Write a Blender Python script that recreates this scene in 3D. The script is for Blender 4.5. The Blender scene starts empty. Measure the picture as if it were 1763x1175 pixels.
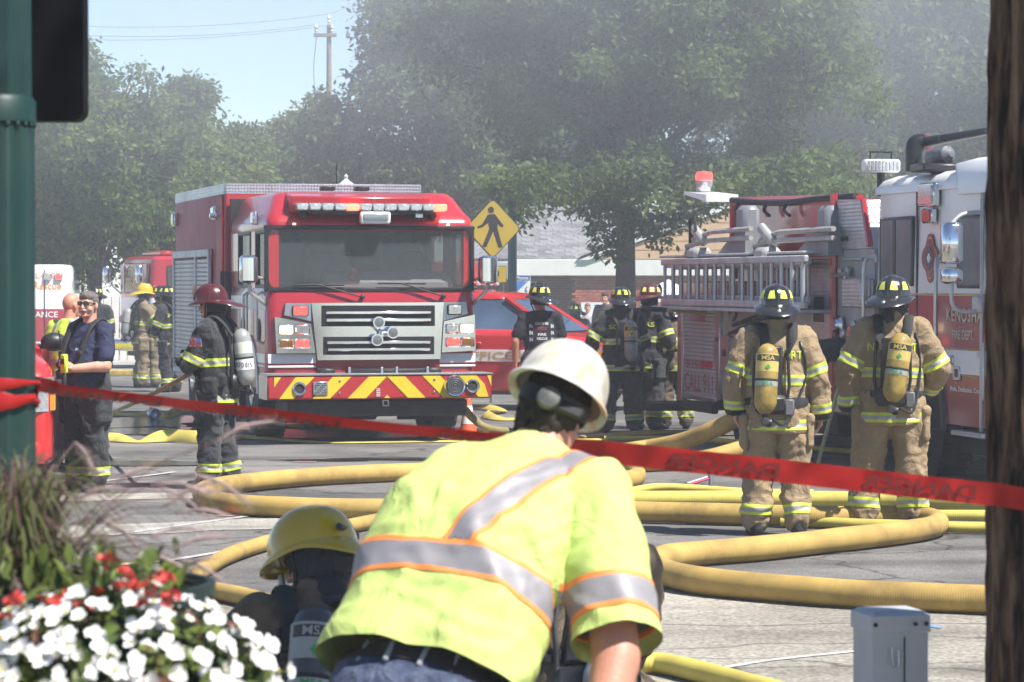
import bpy, bmesh, math, random
import numpy as np
from mathutils import Vector, Matrix, noise, Euler
from mathutils.bvhtree import BVHTree
V = Vector
R = math.radians
random.seed(7)
rng = np.random.default_rng(11)
sc = bpy.context.scene
COL = sc.collection

# ------------------------------------------------------------------ camera, sky, sun, exposure
CAMZ = 1.85
FPX = 5142.0            # focal length in photo pixels (105 mm on a 36 mm sensor, 1763 px wide)
cam_d = bpy.data.cameras.new('camera'); cam = bpy.data.objects.new('camera', cam_d); COL.objects.link(cam)
cam_d.sensor_width = 36.0; cam_d.lens = FPX / 1763 * 36
cam_d.clip_start = 0.2; cam_d.clip_end = 5000
cam.location = (0, 0, CAMZ)
cam.rotation_euler = (R(90) - math.atan((587.5 - 488) / FPX), 0, 0)
cam_d.dof.use_dof = True; cam_d.dof.focus_distance = 27.0; cam_d.dof.aperture_fstop = 9.0
sc.camera = cam

SUN_EL, SUN_DIR = 57.0, (0.82, -0.572)           # horizontal direction towards the sun
w = bpy.data.worlds.new('World'); sc.world = w; w.use_nodes = True
nt = w.node_tree; nt.nodes.clear()
sky = nt.nodes.new('ShaderNodeTexSky'); sky.sky_type = 'NISHITA'; sky.sun_disc = False
sky.sun_elevation = R(SUN_EL); sky.sun_rotation = math.atan2(SUN_DIR[0], SUN_DIR[1])
sky.air_density = 1.0; sky.dust_density = .15; sky.ozone_density = 2.5; sky.altitude = 2500
bg = nt.nodes.new('ShaderNodeBackground'); bg.inputs['Strength'].default_value = 0.08
ow = nt.nodes.new('ShaderNodeOutputWorld')
nt.links.new(sky.outputs[0], bg.inputs[0]); nt.links.new(bg.outputs[0], ow.inputs[0])
sun_d = bpy.data.lights.new('sun', 'SUN'); sun_d.energy = 4.7; sun_d.angle = R(0.53); sun_d.color = (1.0, 0.965, 0.915)
sun = bpy.data.objects.new('sun', sun_d); COL.objects.link(sun)
ce = math.cos(R(SUN_EL)); to_sun = V((SUN_DIR[0] * ce, SUN_DIR[1] * ce, math.sin(R(SUN_EL))))
sun.rotation_euler = to_sun.to_track_quat('Z', 'Y').to_euler()
sun.location = (20, -10, 40)
sc.view_settings.view_transform = 'Standard'; sc.view_settings.look = 'None'
sc.view_settings.exposure = 1.0; sc.view_settings.gamma = 1.0; sc.view_settings.use_curve_mapping = False
cy = sc.cycles
cy.use_denoising = True
try: cy.denoiser = 'OPENIMAGEDENOISE'
except Exception: pass
cy.max_bounces = 6; cy.diffuse_bounces = 3; cy.glossy_bounces = 3; cy.transmission_bounces = 5; cy.transparent_max_bounces = 8
cy.volume_bounces = 1; cy.caustics_reflective = False; cy.caustics_refractive = False
cy.sample_clamp_indirect = 6.0

# ------------------------------------------------------------------ pixel helpers (photo pixels -> world, s = pixels per metre)
def P(px, py, s): return V(((px - 881.5) / s, FPX / s, CAMZ - (py - 488) / s))
def GS(py, z=0.0): return (py - 488) / (CAMZ - z)
def G(px, py, z=0.0):
    s = GS(py, z); return V(((px - 881.5) / s, FPX / s, z))

# ------------------------------------------------------------------ materials
MATS = {}
def M(name, col, rough=.6, metal=0., var=.12, scale=5., bump=0., bscale=60., coat=0., dirt=0., dcol=(.12, .1, .08), emit=0., spec=None, dscale=1.6, sheen=0., crease=0., cscale=7.):
    if name in MATS: return MATS[name]
    m = bpy.data.materials.new(name); m.use_nodes = True; MATS[name] = m
    n = m.node_tree.nodes; l = m.node_tree.links
    b = n['Principled BSDF']
    b.inputs['Roughness'].default_value = rough; b.inputs['Metallic'].default_value = metal
    if coat: b.inputs['Coat Weight'].default_value = coat; b.inputs['Coat Roughness'].default_value = .08
    if spec is not None: b.inputs['Specular IOR Level'].default_value = spec
    if sheen: b.inputs['Sheen Weight'].default_value = sheen
    tc = n.new('ShaderNodeTexCoord')
    nz = n.new('ShaderNodeTexNoise'); nz.inputs['Scale'].default_value = scale; nz.inputs['Detail'].default_value = 5
    l.new(tc.outputs['Object'], nz.inputs['Vector'])
    mr = n.new('ShaderNodeMapRange'); mr.inputs[1].default_value = .3; mr.inputs[2].default_value = .7
    mr.inputs[3].default_value = 1 - var; mr.inputs[4].default_value = 1 + var
    l.new(nz.outputs['Fac'], mr.inputs[0])
    mx = n.new('ShaderNodeMix'); mx.data_type = 'RGBA'; mx.blend_type = 'MULTIPLY'; mx.inputs[0].default_value = 1
    mx.inputs[6].default_value = (*col, 1); l.new(mr.outputs[0], mx.inputs[7])
    out = mx.outputs[2]
    if dirt:
        nd = n.new('ShaderNodeTexNoise'); nd.inputs['Scale'].default_value = dscale; nd.inputs['Detail'].default_value = 8; nd.inputs['Roughness'].default_value = .65
        l.new(tc.outputs['Object'], nd.inputs['Vector'])
        md = n.new('ShaderNodeMapRange'); md.inputs[1].default_value = .48; md.inputs[2].default_value = .72; md.inputs[3].default_value = 0; md.inputs[4].default_value = dirt
        l.new(nd.outputs['Fac'], md.inputs[0])
        m2 = n.new('ShaderNodeMix'); m2.data_type = 'RGBA'; l.new(md.outputs[0], m2.inputs[0]); l.new(out, m2.inputs[6]); m2.inputs[7].default_value = (*dcol, 1)
        out = m2.outputs[2]
        mr2 = n.new('ShaderNodeMapRange'); mr2.inputs[1].default_value = 0; mr2.inputs[2].default_value = 1; mr2.inputs[3].default_value = rough; mr2.inputs[4].default_value = min(1, rough + .35)
        l.new(md.outputs[0], mr2.inputs[0]); l.new(mr2.outputs[0], b.inputs['Roughness'])
    l.new(out, b.inputs['Base Color'])
    if emit:
        l.new(out, b.inputs['Emission Color']); b.inputs['Emission Strength'].default_value = emit
    if bump:
        nb = n.new('ShaderNodeTexNoise'); nb.inputs['Scale'].default_value = bscale; nb.inputs['Detail'].default_value = 4
        l.new(tc.outputs['Object'], nb.inputs['Vector'])
        bp = n.new('ShaderNodeBump'); bp.inputs['Strength'].default_value = bump; bp.inputs['Distance'].default_value = .02
        l.new(nb.outputs['Fac'], bp.inputs['Height']); l.new(bp.outputs[0], b.inputs['Normal'])
        if crease:
            nc = n.new('ShaderNodeTexNoise'); nc.inputs['Scale'].default_value = cscale; nc.inputs['Detail'].default_value = 3; nc.inputs['Distortion'].default_value = 1.1; l.new(tc.outputs['Object'], nc.inputs['Vector'])
            sb = n.new('ShaderNodeMath'); sb.operation = 'SUBTRACT'; sb.inputs[1].default_value = .5; l.new(nc.outputs['Fac'], sb.inputs[0]); ab = n.new('ShaderNodeMath'); ab.operation = 'ABSOLUTE'; l.new(sb.outputs[0], ab.inputs[0])
            sq = n.new('ShaderNodeMath'); sq.operation = 'POWER'; sq.inputs[1].default_value = .6; l.new(ab.outputs[0], sq.inputs[0])
            b2 = n.new('ShaderNodeBump'); b2.inputs['Strength'].default_value = crease; b2.inputs['Distance'].default_value = .035; b2.invert = True; l.new(sq.outputs[0], b2.inputs['Height']); l.new(bp.outputs[0], b2.inputs['Normal']); l.new(b2.outputs[0], b.inputs['Normal'])
    return m
def mat_wave_bump(m, scale, strength, direction='Z', dist=.01, distortion=0.):
    n = m.node_tree.nodes; l = m.node_tree.links; b = n['Principled BSDF']
    tc = n.new('ShaderNodeTexCoord'); wv = n.new('ShaderNodeTexWave'); wv.bands_direction = direction
    wv.inputs['Scale'].default_value = scale; wv.inputs['Distortion'].default_value = distortion
    l.new(tc.outputs['Object'], wv.inputs['Vector'])
    bp = n.new('ShaderNodeBump'); bp.inputs['Strength'].default_value = strength; bp.inputs['Distance'].default_value = dist
    l.new(wv.outputs['Fac'], bp.inputs['Height']); l.new(bp.outputs[0], b.inputs['Normal'])
    return m
def mat_glass(name, tint=(.02, .03, .035), mixf=.5, rough=.03):
    if name in MATS: return MATS[name]
    m = bpy.data.materials.new(name); m.use_nodes = True; MATS[name] = m
    n = m.node_tree.nodes; l = m.node_tree.links; b = n['Principled BSDF']
    b.inputs['Base Color'].default_value = (*tint, 1); b.inputs['Roughness'].default_value = rough; b.inputs['Specular IOR Level'].default_value = .7
    nz = n.new('ShaderNodeTexNoise'); nz.inputs['Scale'].default_value = 4; tc = n.new('ShaderNodeTexCoord'); l.new(tc.outputs['Object'], nz.inputs[0])
    mr = n.new('ShaderNodeMapRange'); mr.inputs[3].default_value = rough * .6; mr.inputs[4].default_value = rough * 2.2
    l.new(nz.outputs[0], mr.inputs[0]); l.new(mr.outputs[0], b.inputs['Roughness'])
    t = n.new('ShaderNodeBsdfTransparent'); mx = n.new('ShaderNodeMixShader'); mx.inputs[0].default_value = mixf
    l.new(t.outputs[0], mx.inputs[1]); l.new(b.outputs[0], mx.inputs[2]); l.new(mx.outputs[0], n['Material Output'].inputs[0])
    return m
def mat_plate(name, col=(.55, .56, .57)):
    m = M(name, col, .35, .85, .12, 8, dirt=.35, dcol=(.2, .19, .18))
    n = m.node_tree.nodes; l = m.node_tree.links; b = n['Principled BSDF']
    tc = n.new('ShaderNodeTexCoord'); vo = n.new('ShaderNodeTexVoronoi'); vo.inputs['Scale'].default_value = 26; vo.inputs['Randomness'].default_value = .12
    l.new(tc.outputs['Object'], vo.inputs['Vector'])
    bp = n.new('ShaderNodeBump'); bp.inputs['Strength'].default_value = .8; bp.inputs['Distance'].default_value = .012; bp.invert = True
    l.new(vo.outputs['Distance'], bp.inputs['Height']); l.new(bp.outputs[0], b.inputs['Normal'])
    return m

# ------------------------------------------------------------------ mesh builder
class MB:
    def __init__(s): s.v = []; s.f = []; s.m = []; s.mi = 0
    def add(s, vs, fs):
        o = len(s.v); s.v.extend([tuple(x) for x in vs]); s.f.extend([tuple(i + o for i in f) for f in fs]); s.m.extend([s.mi] * len(fs)); return s
    def mat(s, i): s.mi = i; return s
    def box(s, c, d, b=0., rot=None):
        """box centred at c, full size d, chamfer b"""
        c = V(c); hx, hy, hz = d[0] / 2, d[1] / 2, d[2] / 2
        b = min(b, hx * .95, hy * .95, hz * .95)
        if b <= 0:
            vs = [V((x * hx, y * hy, z * hz)) for x in (-1, 1) for y in (-1, 1) for z in (-1, 1)]
            fs = [(0, 1, 3, 2), (4, 6, 7, 5), (0, 4, 5, 1), (2, 3, 7, 6), (0, 2, 6, 4), (1, 5, 7, 3)]
        else:
            vs = []; idx = {}
            for x in (-1, 1):
                for y in (-1, 1):
                    for z in (-1, 1):
                        for a in range(3):
                            p = [x * (hx - b), y * (hy - b), z * (hz - b)]
                            p[a] = (x * hx, y * hy, z * hz)[a]
                            idx[(x, y, z, a)] = len(vs); vs.append(V(p))
            fs = []
            I = lambda x, y, z, a: idx[(x, y, z, a)]
            for sg in (-1, 1):
                fs.append(tuple(I(sg, y, z, 0) for y, z in ((-1, -1), (1, -1), (1, 1), (-1, 1))[::sg]))
                fs.append(tuple(I(x, sg, z, 1) for x, z in ((-1, -1), (-1, 1), (1, 1), (1, -1))[::sg]))
                fs.append(tuple(I(x, y, sg, 2) for x, y in ((-1, -1), (1, -1), (1, 1), (-1, 1))[::sg]))
            for y in (-1, 1):
                for z in (-1, 1):
                    fs.append((I(-1, y, z, 1), I(1, y, z, 1), I(1, y, z, 2), I(-1, y, z, 2)))
            for x in (-1, 1):
                for z in (-1, 1):
                    fs.append((I(x, -1, z, 0), I(x, 1, z, 0), I(x, 1, z, 2), I(x, -1, z, 2)))
            for x in (-1, 1):
                for y in (-1, 1):
                    fs.append((I(x, y, -1, 0), I(x, y, 1, 0), I(x, y, 1, 1), I(x, y, -1, 1)))
            for x in (-1, 1):
                for y in (-1, 1):
                    for z in (-1, 1): fs.append((I(x, y, z, 0), I(x, y, z, 1), I(x, y, z, 2)))
        if rot is not None: vs = [rot @ p for p in vs]
        return s.add([p + c for p in vs], fs)
    def rings(s, rs, cap=True, close=False):
        """loft a list of equally long rings of points"""
        n = len(rs[0]); vs = [p for r in rs for p in r]; fs = []
        k = len(rs)
        for i in range(k if close else k - 1):
            j = (i + 1) % k
            for a in range(n):
                b = (a + 1) % n
                fs.append((i * n + a, i * n + b, j * n + b, j * n + a))
        if cap and not close:
            fs.append(tuple(range(n))[::-1]); fs.append(tuple((k - 1) * n + a for a in range(n)))
        return s.add(vs, fs)
    def tube(s, pts, r, n=10, cap=True, flat=None, up=None):
        """swept tube; r number or list; flat=(a,b) elliptical factors (a across, b along 'up')"""
        pts = [V(p) for p in pts]; k = len(pts)
        rr = r if isinstance(r, (list, tuple)) else [r] * k
        rs = []; prev = None
        for i in range(k):
            t = (pts[min(i + 1, k - 1)] - pts[max(i - 1, 0)]).normalized()
            if up is not None:
                a = t.cross(V(up)); 
                if a.length < 1e-4: a = t.orthogonal()
                a.normalize()
            elif prev is None:
                a = t.orthogonal().normalized()
            else:
                a = (prev - t * prev.dot(t)); a = a.normalized() if a.length > 1e-6 else t.orthogonal().normalized()
            prev = a; b = a.cross(t)
            fa, fb = flat if flat else (1, 1)
            rs.append([pts[i] + a * (math.cos(q) * rr[i] * fa) + b * (math.sin(q) * rr[i] * fb) for q in (2 * math.pi * j / n for j in range(n))])
        return s.rings(rs, cap)
    def cap(s, p0, p1, r0, r1, n=12):
        """capsule with tapered radii"""
        p0 = V(p0); p1 = V(p1); ax = (p1 - p0); L = ax.length
        if L < 1e-6: return s.ell(p0, (r0,) * 3)
        ax.normalize(); a = ax.orthogonal().normalized(); b = ax.cross(a); rs = []
        seq = [(-math.cos(t) * r0, math.sin(t) * r0) for t in (.25, .7, 1.1)] + [(0, r0), (L * .5, (r0 + r1) / 2), (L, r1)] + [(L + math.cos(t) * r1, math.sin(t) * r1) for t in (1.1, .7, .25)]
        for d, rad in seq:
            rs.append([p0 + ax * d + a * (math.cos(q) * rad) + b * (math.sin(q) * rad) for q in (2 * math.pi * j / n for j in range(n))])
        return s.rings(rs)
    def chain(s, pts, rs, n=12):
        for i in range(len(pts) - 1): s.cap(pts[i], pts[i + 1], rs[i], rs[i + 1], n)
        return s
    def ell(s, c, r, n=12, m=8, rot=None):
        c = V(c); rs = []
        for i in range(1, m):
            t = math.pi * i / m
            rs.append([V((r[0] * math.sin(t) * math.cos(q), r[1] * math.sin(t) * math.sin(q), r[2] * math.cos(t))) for q in (2 * math.pi * j / n for j in range(n))])
        vs = [p for g in rs for p in g]; fs = []
        for i in range(m - 2):
            for a in range(n):
                b = (a + 1) % n; fs.append((i * n + a, (i + 1) * n + a, (i + 1) * n + b, i * n + b))
        top = len(vs); vs += [V((0, 0, r[2])), V((0, 0, -r[2]))]
        for a in range(n):
            b = (a + 1) % n; fs.append((top, a, b)); fs.append((top + 1, (m - 2) * n + b, (m - 2) * n + a))
        if rot is not None: vs = [rot @ p for p in vs]
        return s.add([p + c for p in vs], fs)
    def lathe(s, prof, n=20, c=(0, 0, 0), rot=None, sx=1, sy=1, cap=True):
        c = V(c); rs = []
        for r, z in prof:
            rs.append([V((max(r, 1e-4) * sx * math.cos(q), max(r, 1e-4) * sy * math.sin(q), z)) for q in (2 * math.pi * j / n for j in range(n))])
        if rot is not None: rs = [[rot @ p for p in g] for g in rs]
        return s.rings([[p + c for p in g] for g in rs], cap)
    def prism(s, poly, a, b, axis='y'):
        """polygon of (u,v) extruded from a to b along axis; x: u=y v=z, y: u=x v=z, z: u=x v=y"""
        f = {'x': lambda u, v, t: (t, u, v), 'y': lambda u, v, t: (u, t, v), 'z': lambda u, v, t: (u, v, t)}[axis]
        n = len(poly); vs = [f(u, v, a) for u, v in poly] + [f(u, v, b) for u, v in poly]
        fs = [(i, (i + 1) % n, n + (i + 1) % n, n + i) for i in range(n)] + [tuple(range(n))[::-1], tuple(range(n, 2 * n))]
        return s.add(vs, fs)
    def rr(s, levels, seg=4):
        """stack of rounded rectangles: (z, x0, x1, y0, y1, radius)"""
        rs = []
        for z, x0, x1, y0, y1, r in levels:
            r = max(min(r, (x1 - x0) / 2.01, (y1 - y0) / 2.01), .001); ring = []
            for cx, cy_, a0 in ((x1 - r, y1 - r, 0), (x0 + r, y1 - r, 90), (x0 + r, y0 + r, 180), (x1 - r, y0 + r, 270)):
                for k in range(seg + 1):
                    q = R(a0 + 90 * k / seg); ring.append(V((cx + r * math.cos(q), cy_ + r * math.sin(q), z)))
            rs.append(ring)
        return s.rings(rs)
    def xf(s, mtx):
        s.v = [tuple(mtx @ V(p)) for p in s.v]; return s
    def mesh(s, name, mats, angle=40):
        me = bpy.data.meshes.new(name); me.from_pydata(s.v, [], s.f)
        mats = mats if isinstance(mats, (list, tuple)) else [mats]
        for m in mats: me.materials.append(m)
        if len(mats) > 1: me.polygons.foreach_set('material_index', s.m)
        bm = bmesh.new(); bm.from_mesh(me); bmesh.ops.recalc_face_normals(bm, faces=bm.faces); bm.to_mesh(me); bm.free()
        if angle:
            me.polygons.foreach_set('use_smooth', [True] * len(me.polygons)); me.set_sharp_from_angle(angle=R(angle))
        return me
    def build(s, name, mats, parent=None, angle=40, loc=None, rz=None):
        o = bpy.data.objects.new(name, s.mesh(name, mats, angle)); COL.objects.link(o); o.parent = parent
        if loc is not None: o.location = loc
        if rz is not None: o.rotation_euler = (0, 0, rz)
        return o
def inst(name, me, parent, loc=(0, 0, 0), rot=(0, 0, 0), scale=(1, 1, 1)):
    o = bpy.data.objects.new(name, me); COL.objects.link(o); o.parent = parent; o.location = loc; o.rotation_euler = rot; o.scale = scale; return o
def tag(o, label=None, cat=None, group=None, kind=None):
    if label: o['label'] = label
    if cat: o['category'] = cat
    if group: o['group'] = group
    if kind: o['kind'] = kind
    return o
def thing(name, label, cat, loc=(0, 0, 0), rz=0., group=None):
    o = bpy.data.objects.new(name, None); COL.objects.link(o); o.location = loc; o.rotation_euler = (0, 0, rz); o.empty_display_size = .2
    return tag(o, label, cat, group)
def raw_mesh(name, vs, fs, mats, smooth=False, mi=None):
    """fast mesh from numpy arrays; fs (n,4) or (n,3)"""
    me = bpy.data.meshes.new(name); vs = np.asarray(vs, np.float32); fs = np.asarray(fs, np.int32); k = fs.shape[1]
    me.vertices.add(len(vs)); me.vertices.foreach_set('co', vs.ravel())
    me.loops.add(fs.size); me.loops.foreach_set('vertex_index', fs.ravel())
    me.polygons.add(len(fs)); me.polygons.foreach_set('loop_start', np.arange(0, fs.size, k, dtype=np.int32))
    for m in (mats if isinstance(mats, (list, tuple)) else [mats]): me.materials.append(m)
    if mi is not None: me.polygons.foreach_set('material_index', np.asarray(mi, np.int32))
    me.polygons.foreach_set('use_smooth', np.full(len(fs), smooth)); me.update(calc_edges=True); return me
def spline(pts, k=8):
    """Catmull-Rom through points"""
    pts = [V(p) for p in pts]; q = [pts[0] * 2 - pts[1]] + pts + [pts[-1] * 2 - pts[-2]]; out = []
    for i in range(1, len(q) - 2):
        for j in range(k):
            t = j / k; a, b, c, d = q[i - 1], q[i], q[i + 1], q[i + 2]
            out.append(.5 * ((2 * b) + (c - a) * t + (2 * a - 5 * b + 4 * c - d) * t * t + (3 * b - a - 3 * c + d) * t ** 3))
    out.append(pts[-1]); return out

# ------------------------------------------------------------------ text
TMP = bpy.data.scenes.new('tmp')          # small scratch scene, so that evaluating one object stays cheap
def evaluate(o):
    TMP.collection.objects.link(o); vl = TMP.view_layers[0]; vl.update()
    me = bpy.data.meshes.new_from_object(o.evaluated_get(vl.depsgraph)); bpy.data.objects.remove(o); return me
_T = {}
def text_geo(body, bold=.0, spacing=1.):
    key = (body, bold, spacing)
    if key in _T: return _T[key]
    c = bpy.data.curves.new('lettering', 'FONT'); c.body = body; c.size = 1; c.resolution_u = 3; c.offset = bold; c.space_character = spacing
    o = bpy.data.objects.new('lettering', c); me = evaluate(o)
    vs = [v.co.copy() for v in me.vertices]; fs = [tuple(p.vertices) for p in me.polygons]
    bpy.data.curves.remove(c); bpy.data.meshes.remove(me)
    x0 = min(v.x for v in vs); x1 = max(v.x for v in vs); y0 = min(v.y for v in vs); y1 = max(v.y for v in vs)
    vs = [((v.x - x0) / (x1 - x0) - .5, (v.y - y0) / (y1 - y0) - .5) for v in vs]
    _T[key] = (vs, fs, (x1 - x0) / (y1 - y0)); return _T[key]
def text(body, mat, parent, c, xd, ud, h, w=None, bvh=None, ray=None, off=.003, bold=.015, name='lettering', flip=False, spacing=1.):
    """lettering lying in the plane (xd, ud) at c, or dropped along 'ray' onto a surface"""
    vs, fs, asp = text_geo(body, bold, spacing); w = w or h * asp; c = V(c); xd = V(xd).normalized(); ud = V(ud).normalized(); nrm = xd.cross(ud)
    out = []
    for u, v in vs:
        p = c + xd * (u * w * (-1 if flip else 1)) + ud * (v * h)
        if bvh is not None:
            hit, nn, i, d = bvh.ray_cast(p - V(ray) * 1.0, V(ray))
            p = hit - V(ray) * off if hit is not None else p
        else: p = p + nrm * off
        out.append(p)
    me = bpy.data.meshes.new(name); me.from_pydata(out, [], fs); me.materials.append(mat)
    o = bpy.data.objects.new(name, me); COL.objects.link(o); o.parent = parent; return o
def bvh_of(o):
    me = o.data; return BVHTree.FromPolygons([v.co.copy() for v in me.vertices], [tuple(p.vertices) for p in me.polygons])

# ------------------------------------------------------------------ common materials
red = M('engine red paint', (.42, .018, .028), .28, 0, .06, 2, coat=.6, dirt=.12)
maroon = M('maroon paint', (.26, .02, .035), .3, 0, .06, 2, coat=.5, dirt=.15)
white = M('white paint', (.8, .8, .8), .35, 0, .04, 2, coat=.3, dirt=.15, dcol=(.35, .33, .3))
chrome = M('chrome', (.75, .76, .78), .12, 1, .06, 4)
steel = M('brushed steel', (.52, .53, .55), .34, .9, .12, 6, dirt=.2)
alu = M('dull aluminium', (.52, .53, .54), .5, .55, .15, 5, dirt=.3, dcol=(.2, .2, .2))
plate = mat_plate('diamond plate')
rubber = M('black rubber', (.022, .022, .023), .75, 0, .3, 7, bump=.3)
blackp = M('black plastic', (.018, .018, .02), .45, 0, .2, 6)
darkm = M('dark underbody metal', (.035, .035, .037), .7, .3, .3, 4, dirt=.5, dcol=(.09, .085, .08))
glass = mat_glass('tinted glass')
glass_d = M('dark window glass', (.02, .025, .03), .05, 0, .2, 2, spec=.8)
lime = M('lime reflective trim', (.56, .66, .06), .55, 0, .1, 14, dirt=.5, dcol=(.3, .3, .08), dscale=6)
silver = M('silver reflective tape', (.36, .36, .35), .5, .15, .15, 14, dirt=.5, dcol=(.18, .17, .15), dscale=6)
blackc = M('black turnout cloth', (.022, .023, .027), .85, 0, .3, 8, bump=.35, bscale=160, dirt=.25, dcol=(.05, .048, .045), sheen=.15, crease=.55)
tanc = M('tan turnout cloth', (.32, .23, .13), .9, 0, .12, 7, bump=.35, bscale=180, dirt=.5, dcol=(.15, .105, .065), dscale=3.6, crease=.5)
brownc = M('sooty brown turnout cloth', (.14, .105, .07), .9, 0, .2, 7, bump=.3, bscale=180, dirt=.6, dcol=(.05, .04, .03), crease=.5)
skin = M('skin', (.56, .30, .205), .5, 0, .1, 9, bump=.1, bscale=90)
skin2 = M('sunburnt skin', (.50, .22, .145), .5, 0, .12, 9, bump=.1, bscale=90)
eye_m = M('eye', (.03, .02, .02), .2, 0, .1, 9)
lip_m = M('lip', (.38, .13, .1), .5, 0, .1, 9)
strapm = M('black webbing', (.02, .02, .021), .8, 0, .25, 30, bump=.2, bscale=200)
red_l = M('lit red lamp', (1., .035, .03), .3, 0, .3, 60, emit=2.6)
amber_l = M('lit orange lamp', (1., .11, .06), .3, 0, .3, 60, emit=3)
white_l = M('lit headlamp', (1., .82, .5), .3, 0, .15, 40, emit=3)
red_lens = M('red lens', (.38, .02, .02), .2, 0, .2, 30, coat=.4)
amber_lens = M('amber lens', (.28, .12, .03), .2, 0, .3, 30, coat=.4)
clear_lens = M('clear lens', (.5, .51, .52), .12, .5, .3, 40, coat=.5)
gold = M('gold lettering', (.62, .47, .16), .4, .3, .1, 9)
yel_pnt = M('yellow reflective sheeting', (.72, .55, .03), .4, 0, .05, 6, dirt=.1)
red_sheet = M('red reflective sheeting', (.42, .025, .03), .4, 0, .05, 6, dirt=.1)
white_p = M('white print', (.78, .78, .76), .5, 0, .03, 10)
HAZE = 0.0013
SMOKE = 0.03
# ================================================================== SETTING
def mat_ground(name, c1, c2, c3, crack=.8, fine=70., rough=.85, stretch=(1, 1, 1)):
    m = bpy.data.materials.new(name); m.use_nodes = True
    n = m.node_tree.nodes; l = m.node_tree.links; b = n['Principled BSDF']; b.inputs['Roughness'].default_value = rough; b.inputs['Specular IOR Level'].default_value = .3
    tc = n.new('ShaderNodeTexCoord'); mp = n.new('ShaderNodeMapping'); mp.inputs['Scale'].default_value = stretch; l.new(tc.outputs['Object'], mp.inputs[0])
    n1 = n.new('ShaderNodeTexNoise'); n1.inputs['Scale'].default_value = .45; n1.inputs['Detail'].default_value = 9; n1.inputs['Roughness'].default_value = .65; l.new(mp.outputs[0], n1.inputs[0])
    r1 = n.new('ShaderNodeValToRGB'); e = r1.color_ramp.elements; e[0].position = .36; e[0].color = (*c1, 1); e[1].position = .66; e[1].color = (*c3, 1)
    k = e.new(.5); k.color = (*c2, 1); l.new(n1.outputs[0], r1.inputs[0])
    n2 = n.new('ShaderNodeTexNoise'); n2.inputs['Scale'].default_value = fine; n2.inputs['Detail'].default_value = 3; l.new(tc.outputs['Object'], n2.inputs[0])
    mr = n.new('ShaderNodeMapRange'); mr.inputs[1].default_value = .3; mr.inputs[2].default_value = .7; mr.inputs[3].default_value = .55; mr.inputs[4].default_value = 1.45; l.new(n2.outputs[0], mr.inputs[0])
    mx = n.new('ShaderNodeMix'); mx.data_type = 'RGBA'; mx.blend_type = 'MULTIPLY'; mx.inputs[0].default_value = 1; l.new(r1.outputs[0], mx.inputs[6]); l.new(mr.outputs[0], mx.inputs[7])
    # cracks: distorted cell edges
    nd = n.new('ShaderNodeTexNoise'); nd.inputs['Scale'].default_value = 1.3; nd.inputs['Detail'].default_value = 6; l.new(tc.outputs['Object'], nd.inputs[0])
    ad = n.new('ShaderNodeVectorMath'); ad.operation = 'MULTIPLY_ADD'; ad.inputs[1].default_value = (.9, .9, .9); l.new(nd.outputs[1], ad.inputs[0]); l.new(tc.outputs['Object'], ad.inputs[2])
    vo = n.new('ShaderNodeTexVoronoi'); vo.feature = 'DISTANCE_TO_EDGE'; vo.inputs['Scale'].default_value = .33; l.new(ad.outputs[0], vo.inputs[0])
    mc = n.new('ShaderNodeMapRange'); mc.inputs[1].default_value = .0; mc.inputs[2].default_value = .011; mc.inputs[3].default_value = crack; mc.inputs[4].default_value = 0; l.new(vo.outputs['Distance'], mc.inputs[0])
    m2 = n.new('ShaderNodeMix'); m2.data_type = 'RGBA'; l.new(mc.outputs[0], m2.inputs[0]); l.new(mx.outputs[2], m2.inputs[6]); m2.inputs[7].default_value = (.025, .024, .023, 1)
    # wheel-dark streaks and spill stains
    mp3 = n.new('ShaderNodeMapping'); mp3.inputs['Scale'].default_value = (.12, 1.1, 1); l.new(tc.outputs['Object'], mp3.inputs[0])
    n3 = n.new('ShaderNodeTexNoise'); n3.inputs['Scale'].default_value = 1.; n3.inputs['Detail'].default_value = 6; l.new(mp3.outputs[0], n3.inputs[0])
    m3 = n.new('ShaderNodeMapRange'); m3.inputs[1].default_value = .52; m3.inputs[2].default_value = .72; m3.inputs[3].default_value = 1; m3.inputs[4].default_value = .55; l.new(n3.outputs[0], m3.inputs[0])
    m4 = n.new('ShaderNodeMix'); m4.data_type = 'RGBA'; m4.blend_type = 'MULTIPLY'; m4.inputs[0].default_value = 1; l.new(m2.outputs[2], m4.inputs[6]); l.new(m3.outputs[0], m4.inputs[7])
    l.new(m4.outputs[2], b.inputs['Base Color'])
    bp = n.new('ShaderNodeBump'); bp.inputs['Strength'].default_value = .35; bp.inputs['Distance'].default_value = .01; l.new(n2.outputs[0], bp.inputs['Height']); l.new(bp.outputs[0], b.inputs['Normal'])
    return m
def sheet(name, poly, z, mat, kind='structure', parent=None):
    me = bpy.data.meshes.new(name); me.from_pydata([(x, y, z) for x, y in poly], [], [tuple(range(len(poly)))]); me.materials.append(mat)
    o = bpy.data.objects.new(name, me); COL.objects.link(o); o.parent = parent
    if kind and parent is None: o['kind'] = kind
    return o
m_earth = M('dry lawn', (.07, .1, .03), .95, 0, .35, .6, bump=.5, bscale=20)
m_asph = mat_ground('worn asphalt', (.085, .081, .077), (.15, .142, .132), (.225, .21, .188))
m_conc = mat_ground('worn concrete', (.19, .172, .142), (.28, .255, .212), (.37, .338, .28), crack=.7, fine=40)
m_walk = mat_ground('pavement concrete', (.30, .29, .27), (.36, .35, .33), (.42, .41, .385), crack=.5)
sheet('ground', [(-300, -30), (300, -30), (300, 420), (-300, 420)], 0, m_earth)
sheet('road', [(-120, -20), (120, -20), (120, 60), (-120, 60)], .004, m_asph)
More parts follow.
